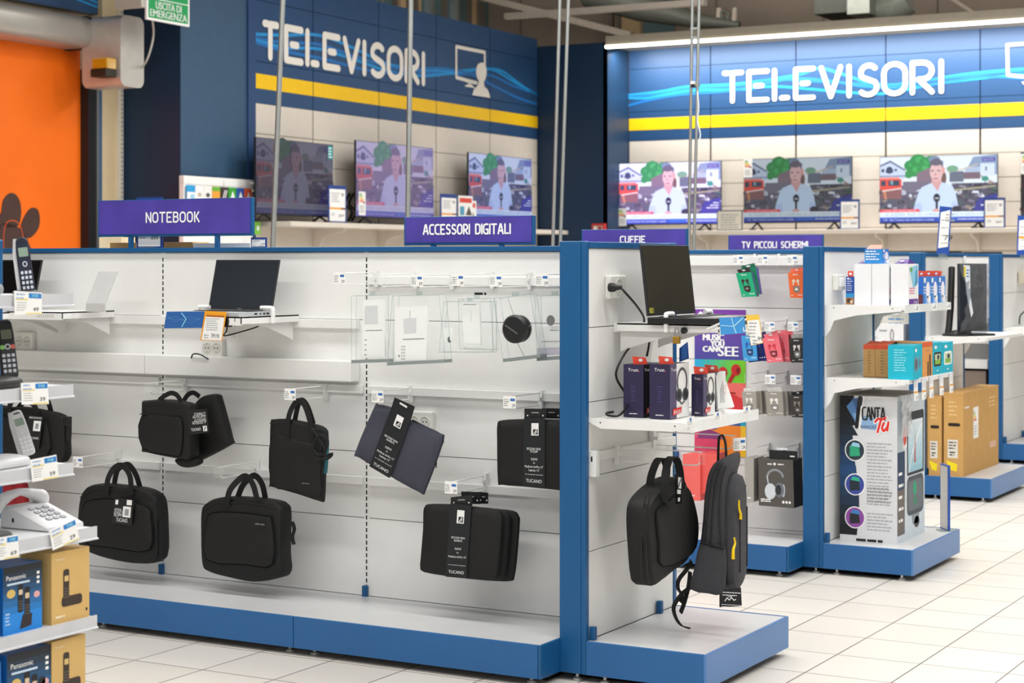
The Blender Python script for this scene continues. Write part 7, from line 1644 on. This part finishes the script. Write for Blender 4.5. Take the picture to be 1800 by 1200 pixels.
# aisle face
b.quad(s_, 0, 0, dd, h, ink('D2DCE4'), .0006); b.quad(s_, 0, h * .05, dd * .26, h * .36, ink('6A625C'), .0009); b.quad(s_, 0, h * .36, dd * .26, h * .62, ink('1C3A5C'), .0009); b.quad(s_, 0, h * .62, dd * .2, h * .97, ink('B4C0C8'), .0009)
for k in range(5): b.lines(s_, dd * .04, h * (.46 - .08 * k), dd * .18, 1, .01, INKW, .0012, h * .02, k)
for i in range(8): b.quad(s_, dd * .36, h * (.45 + .05 * i), dd * .92, h * (.45 + .05 * (i + 1)), ink(mixhex('9CC8D8', 'E4EEF4', i / 7)), .0009)
b.stroke(s_, [(dd * .36, h * .45), (dd * .36, h * .86), (dd * .94, h * .86), (dd * .94, h * .45), (dd * .36, h * .45)], .014, ink('2A3038'), .0012); b.quad(s_, dd * .36, h * .82, dd * .94, h * .88, ink('2A3038'), .0014)
b.poly(s_, rrect(dd * .34, h * .16, dd * .95, h * .43, .04), ink('4A5258'), .0012); b.poly(s_, rrect(dd * .38, h * .19, dd * .91, h * .40, .03), ink('6A7278'), .0015); b.disc(s_, dd * .62, h * .34, dd * .06, h * .05, ink('1FA87A'), .0018); b.disc(s_, dd * .64, h * .25, dd * .05, h * .03, ink('2C8C6A'), .0018)
b.disc(s_, dd * .70, h * .10, dd * .10, h * .04, ink('4A4A4E'), .0012); b.poly(s_, [(dd * .5, h * .16), (dd * .8, h * .16), (dd * .75, h * .09), (dd * .55, h * .09)], ink('8A969C'), .0012)
b.disc(s_, dd * .26, h * .72, dd * .06, h * .07, ink('D84A3A'), .0014); b.stroke(s_, [(dd * .26, h * .66), (dd * .30, h * .30)], .012, INKW, .0014); b.quad(s_, dd * .2, h * .64, dd * .33, h * .80, INKW, .0012); b.poly(s_, [(dd * .6, h * .52), (dd * .66, h * .52), (dd * .64, h * .74)], ink('B84A44'), .0014); b.stroke(s_, smooth([(dd * .4, h * .47), (dd * .55, h * .6), (dd * .88, h * .78)], 5, False), .012, ink('F2F8FA'), .0013)
b.build('carton', t)
b = MB(); rnd = random.Random(5); P_ = []
for i in range(7):
    for j in range(7): P_.append(s_.p(dd * (.0 + .42 * i / 6), h * (.72 + .29 * j / 6), .006 + rnd.uniform(0, .022)))
b.add(P_, [(i * 7 + j, i * 7 + j + 1, (i + 1) * 7 + j + 1, (i + 1) * 7 + j) for i in range(6) for j in range(6)], M('torn_wrap', 'DADBDD', .2, alpha=.55)); b.build('torn_wrap', t)
b = MB(); b.box(kx0 + .01, ky0 + .01, .15 + kh, kx1 - .01, ky1 - .01, .15 + kh + .004, M('carton_top_grey', '8C8680', .6)); b.build('top_flap', t)
# upright blue card frame standing on the base edge
A_, B_ = Vector((-2.638, 9.265, .15)), Vector((-2.705, 9.355, .15)); zt_f = onY(1668, 818, 9.265).z
t = thing('sign_stand', A_, 'tall narrow blue framed sign standing edge on at the base corner by the karaoke carton', 'sign')
e = Fr(A_, B_ - A_, (0, 0, 1)); wv_ = (B_ - A_).length; hh = zt_f - .15
b = MB(); b.box(0, 0, -.006, wv_, hh, .006, M('frame_blue', '1F4FA8', .4), e); b.build('frame', t); b = MB(); b.quad(e, .006, .008, wv_ - .006, hh - .008, ink('D4D2CC'), .0065); b.quad(Fr(e.O, e.U, e.V, -e.N), .006, .008, wv_ - .006, hh - .008, ink('D4D2CC'), .0065); b.build('sheet', t)
b = MB(); b.box(-.01, 0, -.05, wv_ * .5, .006, .05, CLEARG, e); b.build('stand', t)

# ------------------------------------------------------------------ third gondola: cartons, wrapped monitor, price cards
def carton_big(label, x0, x1, y0, y1, z1, group='large brown cartons', near=True):
    t = thing('television_carton', ((x0 + x1) / 2, (y0 + y1) / 2, .15), label, 'box', group)
    b = MB(); b.box(x0, y0, .15, x1, y1, z1, CARD); f = front(x0, y0, .15); w, h = x1 - x0, z1 - .15; s_ = side(x1, y0, .15); d = y1 - y0
    if near:
        b.poly(f, rrect(w * .22, h * .60, w * .84, h * .64, h * .018), ink('1E1208'), .0006); b.quad(f, w * .2, h * .22, w * .72, h * .44, ink('DDD8CC'), .0008); b.lines(f, w * .26, h * .40, w * .4, 3, h * .035, INKB, .0011, h * .014); b.lines(f, w * .30, h * .28, w * .3, 2, h * .03, INKB, .0011, h * .016)
        b.poly(f, [(w * .12, h * .19), (w * .70, h * .15), (w * .66, h * .06), (w * .30, h * .08)], ink('F0D810'), .0011)
        for k in range(4): b.lines(f, w * .25, h * (.88 - .05 * k), w * .45, 1, .01, ink('E0C08A'), .0006, h * .016, k)
        b.quad(s_, d * .27, h * .42, d * .41, h * .80, PAPER, .0008)
        for i, hx in enumerate(('3FA04A', '8FBF3A', 'F2D52A', 'F0A22A', 'E0502A')): b.quad(s_, d * .28, h * (.73 - .024 * i), d * (.31 + .012 * i), h * (.748 - .024 * i), ink(hx), .0011)
        b.lines(s_, d * .285, h * .56, d * .1, 4, h * .03, INKG, .0011, h * .01); b.lines(s_, d * .04, h * .81, d * .12, 1, .01, INKW, .0008, h * .02); b.quad(s_, d * .74, h * .24, d * .92, h * .32, ink('DDB49A'), .0008); b.lines(s_, d * .72, h * .86, d * .2, 3, h * .05, ink('DCBC86'), .0008, h * .02)
    b.build('carton', t); b = MB(); b.box(x0 - .002, y0 - .002, z1 - .004, x1 + .002, y1 + .002, z1 + .002, M('carton_lid_board', 'CDA264', .75, var=.05)); b.build('top_flap', t)
cz = onY(1693, 691, 11.64).z
carton_big('large brown television carton with handle hole and energy label', -3.35, -3.222, 11.64, 12.52, cz)
carton_big('second large brown carton squeezed between the karaoke box and the labelled one', -3.455, -3.362, 11.63, 12.50, cz - .03)
z3 = onX(1690, 593, -3.05).z
t_ = onX(1765, 592, -3.05)
shelf(E3, 1.055, -3.465, -3.06, 11.62, 12.54, False, .06)
# wrapped monitor, turned towards the aisle
ms = 1.055; pA = onY(1676, 590, 11.75); pB_ = onY(1735, 587, 12.02)
A_ = Vector((pA.x, 11.75, ms)); B_ = Vector((pB_.x, 12.02, ms)); e = Fr(A_, B_ - A_, (0, 0, 1)); w = (B_ - A_).length; zt_m = onY(1680, 463, 11.75).z - ms
if e.N.y > 0: e = Fr(A_, B_ - A_, (0, 0, 1), -e.N)
t = thing('monitor', (A_ + B_) / 2, 'dark monitor wrapped in clear plastic standing on the brown carton unit', 'monitor')
b = MB(); b.box(w * .20, .03, -.03, w * 1.0, zt_m + .0, 0, M('monitor_grey', '2C3036', .3), e); b.quad(e, w * .22, .05, w * .98, zt_m - .015, M('monitor_screen', '262B34', .12), .001); b.build('panel', t, .004)
b = MB(); b.box(w * .3, 0, -.12, w * .95, .014, .09, BLACK, e); b.box(w * .5, .01, -.06, w * .64, .2, -.03, BLACK, e); b.build('stand', t, .004)
b = MB(); rnd = random.Random(9); P_ = []; NI, NJ = 12, 12
for i in range(NI + 1):
    for j in range(NJ + 1):
        u = i / NI; v = j / NJ; bul = .03 + .05 * math.sin(math.pi * v) * (1 - u * .5); P_.append(e.p(w * (.02 + .99 * u), .015 + (zt_m - .015) * v, bul * (1.4 - u) + rnd.uniform(-.012, .012)))
b.add(P_, [(i * (NJ + 1) + j, (i + 1) * (NJ + 1) + j, (i + 1) * (NJ + 1) + j + 1, i * (NJ + 1) + j + 1) for i in range(NI) for j in range(NJ)], FILM, True); b.build('plastic_wrap', t, sharp=20)
b = MB(); P = lambda u, v: e.p(w * u, zt_m * v, .09)
es = e.sh(0, 0, .085); b.poly(es, [(w * .01, zt_m * .98), (w * .20, zt_m * .97), (w * .22, zt_m * .55), (w * .30, zt_m * .32), (w * .24, zt_m * .26), (w * .14, zt_m * .5)], ink('D8DCE0'), 0); b.quad(es, w * .02, zt_m * .82, w * .08, zt_m * .96, ink('D8C84A'), .001); b.lines(es, w * .1, zt_m * .9, w * .08, 3, .02, TAGB, .001); b.build('leaflet', t)
b = MB(); q = onY(1681, 455, 11.7); b.box(q.x - .008, 11.9, ms + zt_m * .9, q.x + .008, 11.91, q.z + .02, PAPER); tag(b.build('thin_post'), 'thin white post rising behind the wrapped monitor', 'post')
q = onX(1668, 580, -3.3); t = thing('display_stand', (q.x, q.y, ms), 'black stand with a curved foot between the bulb packs and the wrapped monitor', 'stand')
q1 = onX(1666, 588, -3.36); b = MB(); b.tube([onX(1673, 470, -3.4), onX(1671, 540, -3.38), onX(1668, 575, -3.36), onX(1666, 588, -3.36)], .022, BLACK, 10); b.build('column', t)
b = MB(); b.lathe(Fr((q1.x + .05, q1.y + .02, ms), (1, 0, 0), (0, 1, 0), (0, 0, 1)), [(.09, 0), (.09, .012), (.05, .03), (.0, .04)], BLACK, 20); b.build('foot', t)
# tilted price card on the top edge
def tilted_card(label, quad, Y, band=False):
    fr = front(0, Y, 0); P = [(onY(x, y, Y).x, onY(x, y, Y).z) for x, y in quad]; t = thing('price_card', fr.p(*P[0]), label, 'price card')
    b = MB(); b.prism(fr, P, -.008, 0, M('frame_blue', '1F4FA8', .4)); b.build('frame', t); L = lambda u, v: lerp2(P, u, v)
    b = MB(); b.poly(fr, [L(u, v) for u, v in ((.10, .12), (.90, .17), (.92, .94), (.12, .87))], PAPER, .001); q = L(.55, .30); b.text(fr, '79', q[0], q[1], .045, INKB, .0016, .055); q = L(.55, .82); b.lines(fr, q[0], q[1], .06, 3, .02, INKG, .0016, .006); q = L(.2, .7); b.lines(fr, q[0], q[1], .10, 4, .05, INKG, .0016, .006)
    if band: b.poly(fr, [L(u, v) for u, v in ((.12, .42), (.9, .42), (.9, .48), (.12, .48))], ORNG, .0018)
    b.build('sheet', t); b = MB(); c = L(.5, 0); b.box(c[0] - .025, c[1] - .035, -.03, c[0] + .025, c[1] + .006, .006, CLEARG, fr); b.build('clip', t); return t
tilted_card('tall tilted blue price card standing over the bulb packs, before the bright television', [(1646, 446), (1667.5, 448), (1672.5, 364), (1652, 362)], 11.66)
tilted_card('blue price card with an orange band cut by the picture edge', [(1787, 448), (1812, 449), (1814, 381), (1789, 378)], 13.98, True)
# flat backs of small televisions seen over the third gondola
for i, (l, r) in enumerate(((1560, 1688), (1689, 1760))):
    a = onY(l, 441.5 + i, 14.46); c = onY(r, 449, 14.46); b = MB(); b.box(a.x, 14.46, 1.27, c.x, 14.50, a.z, BLACK); t = b.build('small_television', None, .006)
    tag(t, ['black top edge of a small television behind the blue bulb packs', 'black top edge of a small television behind the wrapped monitor'][i], 'television', 'small televisions behind the farthest gondola')
b = MB(); b.box(-7.0, 14.40, 1.24, -3.68, 14.70, 1.27, WHITE); b.build('rear_shelf', G4)
# farthest gondola shelves
GREYSH = M('shelf_grey_white', 'CFCFCC', .5)
for (yt, yb_, dep) in ((506, 514, .02), (596, 604, .25), (632, 648, .32)):
    a = onY(1720, yt, Y4F - dep); c = onY(1720, yb_, Y4F - dep); b = MB(); b.box(-6.9, Y4F - dep, c.z, -3.68, Y4F - .001, a.z, GREYSH); b.build('shelf_board', G4, .004)
a = onY(1735, 558, Y4F - .3); b = MB(); b.box(-6.9, Y4F - .3, a.z - .045, -3.68, Y4F - .001, a.z, GREYSH); b.build('shelf_board', G4, .004)
a = onY(1740, 650, Y4F - .3); b = MB(); b.box(-6.6, Y4F - .3, .55, -3.70, Y4F - .05, a.z - .01, M('dull_brown_board', '7A6C62', .8)); tag(b.build('storage_box'), 'dull brown box under the grey shelves of the farthest gondola', 'box')  # one even grey-brown, darker than the shelves
a = onX(1793, 490, -3.555); t = thing('wall_box', (-3.50, a.y, a.z), 'beige box on the panel of the farthest end unit', 'box')
b = MB(); b.box(-3.551, a.y - .08, a.z - .04, -3.50, a.y + .3, a.z + .06, M('beige_plastic', 'CFC7B2', .5)); b.build('body', t, .006)
shelf(E4, onX(1795, 574, -3.5).z, -3.555, -3.12, 13.96, 14.70, False, .06)
cable('black cable loop above the shelf of the farthest end unit', [onX(1792, 570, -3.5), onX(1793, 556, -3.5), onX(1800, 548, -3.5), onX(1806, 546, -3.5)], .006)
# ------------------------------------------------------------------ phone shelves in the near corner
E0 = endcap('end unit of telephone shelves entering the picture beside the camera', 3.25, 4.06, -4.18, -4.075, -3.62, 1.61)
XA, XB = -3.79, -3.697
RAIL = M('grey_rail', 'C9CACE', .3); SHF_ = M('phone_shelf_enamel', 'D9DADC', .4)
zs_ = [(1.414, XA), (1.144, XA), (.912, XA), (.729, XB), (.467, XB), (.20, XB)]
TOPS = []
for z, X in zs_:
    zt_ = z + .032; TOPS.append(zt_)
    b = MB(); b.box(-4.07, 3.27, zt_ - .012, X - .004, 4.05, zt_, SHF_); b.build('shelf_board', E0, .002)
    b = MB(); b.box(X - .004, 3.27, z, X, 4.06, zt_ + .002, RAIL); b.add([(X - .004, 3.27, z), (X - .004, 4.06, z), (X + .006, 4.06, z - .004), (X + .006, 3.27, z - .004), (X - .004, 3.27, z + .004), (X - .004, 4.06, z + .004), (X + .006, 4.06, z - .001), (X + .006, 3.27, z - .001)], [(0, 1, 2, 3), (7, 6, 5, 4), (0, 4, 5, 1), (2, 6, 7, 3), (0, 3, 7, 4), (1, 5, 6, 2)], RAIL); b.build('ticket_rail', E0)
def ptag(label, quad, X, seed=1):
    fr = side(X + .008, 0, 0); P = [(onX(x, y, X + .008).y, onX(x, y, X + .008).z) for x, y in quad]; L = lambda u, v: lerp2(P, u, v)
    b = MB(); b.prism(fr, P, -.0015, 0, PAPER); b.poly(fr, [L(u, v) for u, v in ((.52, .72), (.98, .72), (.98, .94), (.52, .94))], ink('2F80C8'), .0005); a = L(.64, .77); c = L(.86, .77)
    d = Vector((c[0] - a[0], c[1] - a[1])); e = Fr(fr.p(a[0], a[1], .001), fr.U * d.x + fr.V * d.y, fr.V * d.x - fr.U * d.y, fr.N); b.text(e, 'ne', 0, 0, .018, ink('9FE4F0'), 0, d.length)
    a = L(.06, .66); b.lines(fr.sh(a[0], a[1]).rot(math.degrees(math.atan2(d.y, d.x))), 0, .012, .036, 2, .011, ink('8FB0DC'), .0006, .004, seed); b.poly(fr, [L(u, v) for u, v in ((.04, .62), (.48, .62), (.48, .70), (.04, .70))], ink('F0DC8A'), .0005); b.poly(fr, [L(u, v) for u, v in ((.40, .01), (.98, .01), (.98, .07), (.40, .07))], ink('F0DC8A'), .0005)
    a = L(.08, .5); b.lines(fr.sh(a[0], a[1]).rot(math.degrees(math.atan2(d.y, d.x))), 0, 0, .04, 4, .007, INKG, .0006, .0018, seed); a = L(.66, .15); b.text(fr.sh(a[0], a[1], .0008).rot(math.degrees(math.atan2(d.y, d.x))), '%d' % (19 + 10 * seed), 0, 0, .016, INKB, 0, .022)
    return tag(b.build('shelf_ticket'), label, 'price ticket', 'price tickets on the phone shelves')
ptag('white ticket on the top rail below the upright black handset', [(26, 553), (74, 552), (73.5, 514), (25, 511)], XA, 3)
ptag('white ticket on the second rail beside the black cordless base', [(38.5, 711), (86, 710), (84, 671), (37, 673)], XA, 2)
ptag('white ticket on the third rail below the white cordless phone', [(57, 847), (104, 839), (99, 799), (53, 808)], XA, 4)
ptag('white ticket on the rail before the white corded telephone', [(93, 967), (140, 947), (132, 911), (87, 933)], XB, 1)
ptag('white ticket at the picture edge before the dark grey base', [(-10, 986), (33.5, 979), (32, 939), (-10, 946)], XB, 5)
# cordless handsets: a tapered bar with screen and keys, in its own frame
def handset(label, A, B, w0, w1, th, N, body, face, scr, key, base=None, trim=None, group='cordless telephones', keys=True, green=False):
    A = Vector(A); B = Vector(B); V = (B - A).normalized(); L = (B - A).length; N = Vector(N); N = (N - V * N.dot(V)).normalized(); U = V.cross(N)
    fr = Fr(A, U, V, N); t = thing('cordless_phone', A, label, 'telephone', group)
    out = rpoly([(-w0 / 2, 0), (w0 / 2, 0), (w1 / 2, L * .75), (w1 * .40, L), (-w1 * .40, L), (-w1 / 2, L * .75)], w0 * .28, 4)
    b = MB(); b.pillow(fr, out, -th, 0, th * .3, body, bulge=.001); hs_ = b.build('handset', t)
    b = MB(); b.poly(fr, inset(out, w0 * .10), face, .0014); b.build('face_plate', hs_)
    b = MB(); b.poly(fr, rrect(-w1 * .33, L * .66, w1 * .33, L * .82, .003), scr, .0020); b.build('display', hs_)
    b = MB(); b.stroke(fr, [(-w1 * .2, L * .93), (w1 * .2, L * .93)], .004, INKB if face != INKB else INKG, .002); b.build('earpiece', hs_)
    if keys:
        for r_ in range(4):
            for c_ in range(3): b = MB(); x = (c_ - 1) * w0 * .27; y = L * (.09 + .088 * r_); b.poly(fr, rrect(x - w0 * .09, y, x + w0 * .09, y + L * .055, .002, 3), key, .0024); b.build('key', hs_)
        b = MB(); b.disc(fr, 0, L * .53, w0 * .17, L * .05, key, .0024, 16); b.disc(fr, 0, L * .53, w0 * .10, L * .03, face, .0030, 16); b.build('navigation_key', hs_)
        if green:
            for s2, hx in ((-1, '8CC86A'), (1, 'D86A5A')): b = MB(); b.poly(fr, rrect(s2 * w0 * .30 - w0 * .13, L * .49, s2 * w0 * .30 + w0 * .13, L * .56, .003), ink(hx), .0024); b.build('call_key', hs_)
    if trim: b = MB(); b.tube([fr.p(-w0 / 2 - .001, L * .02, -th * .5), fr.p(-w1 / 2 - .001, L * .72, -th * .5), fr.p(-w1 * .36, L * .985, -th * .5)], th * .32, trim, 8); b.build('side_trim', hs_)
    return t, fr
PN = M('phone_navy_black', '1C2030', .3); SIL = M('phone_silver', 'D4D4D6', .3, .3); PWH = M('phone_white', 'E2E2E4', .35); LCD = M('lcd_green', '8CA090', .25); LCD2 = M('lcd_dull', '6A705C', .3); KEYW = ink('C9CDD6')
CN = Vector((.80, -.60, .12))
T1 = TOPS[0]
A_ = onX(51, 508, -3.90); A_.z = T1; B_ = onX(37, 417, -3.93)
t, fr = handset('black cordless handset with silver edge, upright on the top phone shelf', A_, B_, .043, .042, .024, CN, PN, M('phone_face_dark', '23283A', .25), LCD, KEYW, trim=SIL)
b = MB(); b.lathe(Fr((A_.x - .012, A_.y, T1), (1, 0, 0), (0, 1, 0), (0, 0, 1)), [(.04, 0), (.04, .006), (.03, .012), (0, .012)], ink('2A2C34'), 20); b.build('charging_cradle', t)
A_ = onX(2, 512, -3.93); A_.z = T1 + .02
t, fr = handset('grey cordless phone lying at the picture edge of the top phone shelf', (-3.93, 3.79, T1 + .035), (-3.97, 3.72, T1 + .13), .046, .046, .02, CN, PN, INKB, LCD, KEYW)
b = MB(); b.pillow(Fr((0, 0, T1), (1, 0, 0), (0, 1, 0), (0, 0, 1)), rrect(-4.02, 3.68, -3.85, 3.855, .03), 0, .034, .012, M('base_grey', '8C8E90', .4), bulge=.003); b.build('base', t)
T2 = TOPS[1]
A_ = onX(19, 664, -3.89); A_.z = max(A_.z, T2 + .02); B_ = onX(8, 561, -3.93)
t, fr = handset('black cordless phone with green and red keys on a black base, second shelf', A_, B_, .050, .046, .024, CN, INKB, M('phone_face_black', '2A2A2C', .3), LCD2, KEYW, green=True)
b = MB(); b.pillow(Fr((0, 0, T2), (1, 0, 0), (0, 1, 0), (0, 0, 1)), smooth([(-3.83, 3.74), (-3.83, 3.86), (-3.86, 3.925), (-3.93, 3.945), (-3.98, 3.92), (-3.98, 3.72), (-3.90, 3.70)], 4), 0, .028, .012, M('base_black', '2B2A29', .45), bulge=.006); b.build('base', t)
T3 = TOPS[2]
A_ = onX(52, 800, -3.90); A_.z = max(A_.z, T3 + .02); B_ = onX(27, 721, -3.94)
t, fr = handset('white cordless phone on a white base, third shelf', A_, B_, .042, .040, .022, CN, PWH, M('phone_face_pale', 'D6D6D8', .35), LCD, ink('EDEDF0'), trim=SIL)
b = MB(); b.pillow(Fr((0, 0, T3), (1, 0, 0), (0, 1, 0), (0, 0, 1)), smooth([(-3.84, 3.72), (-3.84, 3.90), (-3.87, 3.965), (-3.93, 3.98), (-3.98, 3.94), (-3.98, 3.72), (-3.90, 3.70)], 4), 0, .026, .012, PWH, bulge=.006); b.build('base', t)
# white corded telephone
T4 = TOPS[3]
t = thing('corded_telephone', (-3.82, 3.88, T4), 'white corded telephone with grey keys on the fourth phone shelf', 'telephone')
y0, y2 = onX(86, 938, -3.735).y, onX(136, 915, -3.735).y + .03
x0, x1 = -3.93, -3.735
prof = [(x0, 0), (x1, 0), (x1, .014), (x1 - .02, .022), (x0 + .06, .062), (x0 + .01, .064), (x0, .05)]
b = MB(); b.loft([[Vector((x, y, T4 + z)) for x, z in inset(prof, q)] for y, q in ((y0, .006), (y0 + .008, 0), (y2 - .008, 0), (y2, .006))], PWH); b.build('body', t)
kO = Vector((x0 + .066, y0 + .03, T4 + .0605)); kE = Vector((x1 - .024, y0 + .03, T4 + .0245)); kf = Fr(kE, (0, 1, 0), kO - kE); kl = (kO - kE).length; kw = (y2 - y0) * .60
if kf.N.z < 0: kf.N = -kf.N
for r_ in range(4):
    for c_ in range(3): b = MB(); u = kw * (.06 + .33 * c_); v = kl * (.12 + .22 * r_); b.prism(kf, rrect(u, v, u + kw * .22, v + kl * .13, .003), 0.0, .003, ink('9A9CA2')); b.build('key', t)
rings = []; ry0, ry1 = y0 - .055, y0 + .155
for k in range(17):
    q = k / 16; y = ry0 + (ry1 - ry0) * q; z = T4 + .076 + .024 * math.sin(math.pi * q) ** .8; rr = .015 + .012 * abs(2 * q - 1) ** 3
    if k in (0, 16): rr *= .6
    rings.append([Vector((x0 + .028 + 1.25 * rr * math.cos(a), y, z + rr * math.sin(a) * (.8 if math.sin(a) > 0 else 1.5 * abs(2 * q - 1) + .5))) for a in [2 * math.pi * j / 14 for j in range(14)]])
b = MB(); b.loft(rings, PWH); b.build('receiver', t)
b = MB(); b.box(x0 + .05, y0 - .0008, T4 + .02, x0 + .058, y0, T4 + .032, INKB); b.build('line_socket', t)
b = MB(); b.pillow(Fr((0, 0, T4), (1, 0, 0), (0, 1, 0), (0, 0, 1)), rrect(-3.83, 3.60, -3.715, onX(19, 930, -3.74).y, .03), 0, .026, .010, M('dark_grey_plastic', '4A4D4C', .45), bulge=.004)
o = tag(b.build('charger_base'), 'dark grey phone base at the picture edge beside the corded telephone', 'telephone base')
# boxed phones
T5, T6 = TOPS[4], TOPS[5]
def phone_glyph(b, fr, u, v, h, m=None, scr='D8B878'):
    m = m or ink('3A2E26'); w = h * .26; b.poly(fr, rrect(u - w / 2, v, u + w / 2, v + h, w * .3), m, .0012); b.poly(fr, rrect(u - w * .36, v + h * .62, u + w * .36, v + h * .80, .002), ink(scr), .0018)
    for r_ in range(4):
        for c_ in range(3): b.quad(fr, u + (c_ - 1) * w * .28 - w * .08, v + h * (.10 + .09 * r_), u + (c_ - 1) * w * .28 + w * .08, v + h * (.14 + .09 * r_), ink(mixhex('3A2E26', 'B0A8A0', .5)), .0018)
def kraft(label, l, r, top, X, z0, wd, deco):
    y0 = onX(l, 1030, X).y; y1 = onX(r, 1030, X).y; z1 = onX((l + r) / 2, top, X).z; t = thing('phone_box', (X - wd / 2, (y0 + y1) / 2, z0), label, 'box', 'boxed telephones on the low shelves')
    b = MB(); b.box(X - wd, y0, z0, X, y1, z1, M('kraft_phone_carton', 'D3AE6C', .65, var=.03)); s_ = side(X, y0, z0); deco(b, s_, y1 - y0, z1 - z0); b.build('carton', t); return t, y0, y1, z1
def dk1(b, s_, w, h):
    phone_glyph(b, s_, w * .38, h * .30, h * .44); b.poly(s_, rrect(w * .26, h * .22, w * .80, h * .36, .01), ink('3A2E26'), .0010); b.disc(s_, w * .92, h * .12, .004, .005, INKB, .0010, 10); b.text(s_, 'Panasonic', w * .10, h * .88, h * .05, ink('EFE0C0'), .0010, w * .24); b.lines(s_, w * .1, h * .08, w * .25, 1, .01, ink('EFE0C0'), .0010, h * .03)
kraft('kraft phone box with a dark handset print, upper of the two', 90.5, 157, 966, XB - .012, T5, .12, dk1)
def bluebox(label, l, r, top, X, z0, wd, n_):
    y0 = onX(l, 1030, X).y; y1 = onX(r, 1030, X).y; z1 = onX((l + r) / 2, top, X).z; t = thing('phone_box', (X - wd / 2, (y0 + y1) / 2, z0), label, 'box', 'boxed telephones on the low shelves')
    b = MB(); b.box(X - wd, y0, z0, X, y1, z1, M('blue_phone_carton', '1E6CB8', .4, var=.03)); s_ = side(X, y0, z0); w, h = y1 - y0, z1 - z0
    for i in range(10): b.quad(s_, 0, h * i / 10, w, h * (i + 1) / 10, ink(mixhex('1F86DC', '23262C', max(0, (i - 2) / 7))), .0006)
    b.text(s_, 'Panasonic', w * .08, h * .80, h * .10, INKW, .0012, w * .50); b.quad(s_, w * .10, h * .725, w * .68, h * .755, ink('C8DCF0'), .0010); b.disc(s_, w * .2, h * .60, w * .11, h * .065, ink('D8B86A'), .0012, 14); b.disc(s_, w * .86, h * .52, w * .08, h * .05, ink('E0A8A8'), .0012, 14)
    for k in range(n_): phone_glyph(b, s_, w * (.44 + .17 * k), h * (.30 - .09 * k), h * (.42 + .03 * k), ink('1E1C20'), 'D8C0A0')
    b.poly(s_, [(w * (.42 + .17 * (n_ - 2)), h * .05), (w * (.72 + .17 * (n_ - 2)), h * .08), (w * (.74 + .17 * (n_ - 2)), h * .26), (w * (.5 + .17 * (n_ - 2)), h * .26)], ink('2A2224'), .0014)
    for k in range(3): b.quad(s_, w * .86, h * (.82 - .07 * k), w * .93, h * (.86 - .07 * k), INKW, .0012)
    b.lines(s_, w * .06, h * .30, w * .12, 4, h * .05, ink('BCD4EC'), .0010, h * .02)
    b.build('carton', t)
bluebox('blue box picturing two black handsets beside the upper kraft phone box', 5, 73.5, 992, XB - .02, T5, .11, 2)
y_ = onX(5, 1030, XB).y
b = MB(); b.box(XB - .14, y_ - .17, T5, XB - .02, y_ - .006, T5 + .19, M('blue_phone_carton', '1E6CB8', .4)); s_ = side(XB - .02, y_ - .17, T5); phone_glyph(b, s_, .15, .09, .07, ink('1E1C20'), 'D8C0A0'); tag(b.build('phone_box'), 'blue phone box cut by the picture edge on the upper box shelf', 'box', 'boxed telephones on the low shelves')
y_b = onX(74.5, 1030, XB - .02).y
z6 = T6
def dk2(b, s_, w, h): phone_glyph(b, s_, w * .42, h * .40, h * .42); b.poly(s_, rrect(w * .3, h * .32, w * .85, h * .46, .01), ink('3A2E26'), .0010); b.text(s_, 'Panasonic', w * .10, h * .90, h * .045, ink('EFE0C0'), .0010, w * .28)
kraft('kraft phone box with a dark handset print, lower of the two', 91, 150, 1121, XB - .012, T6, .14, dk2)
bluebox('blue box picturing three black handsets beside the lower kraft phone box', 12, 90, 1142, XB - .016, T6, .12, 3)
b = MB(); y_ = onX(11, 1160, XB).y; b.box(XB - .14, y_ - .16, T6, XB - .016, y_ - .004, T6 + .2, M('blue_phone_carton', '1E6CB8', .4)); s_ = side(XB - .016, y_ - .16, T6); b.lines(s_, .04, .14, .10, 2, .02, INKW, .0008); tag(b.build('phone_box'), 'blue phone box cut by the picture edge on the lower box shelf', 'box', 'boxed telephones on the low shelves')
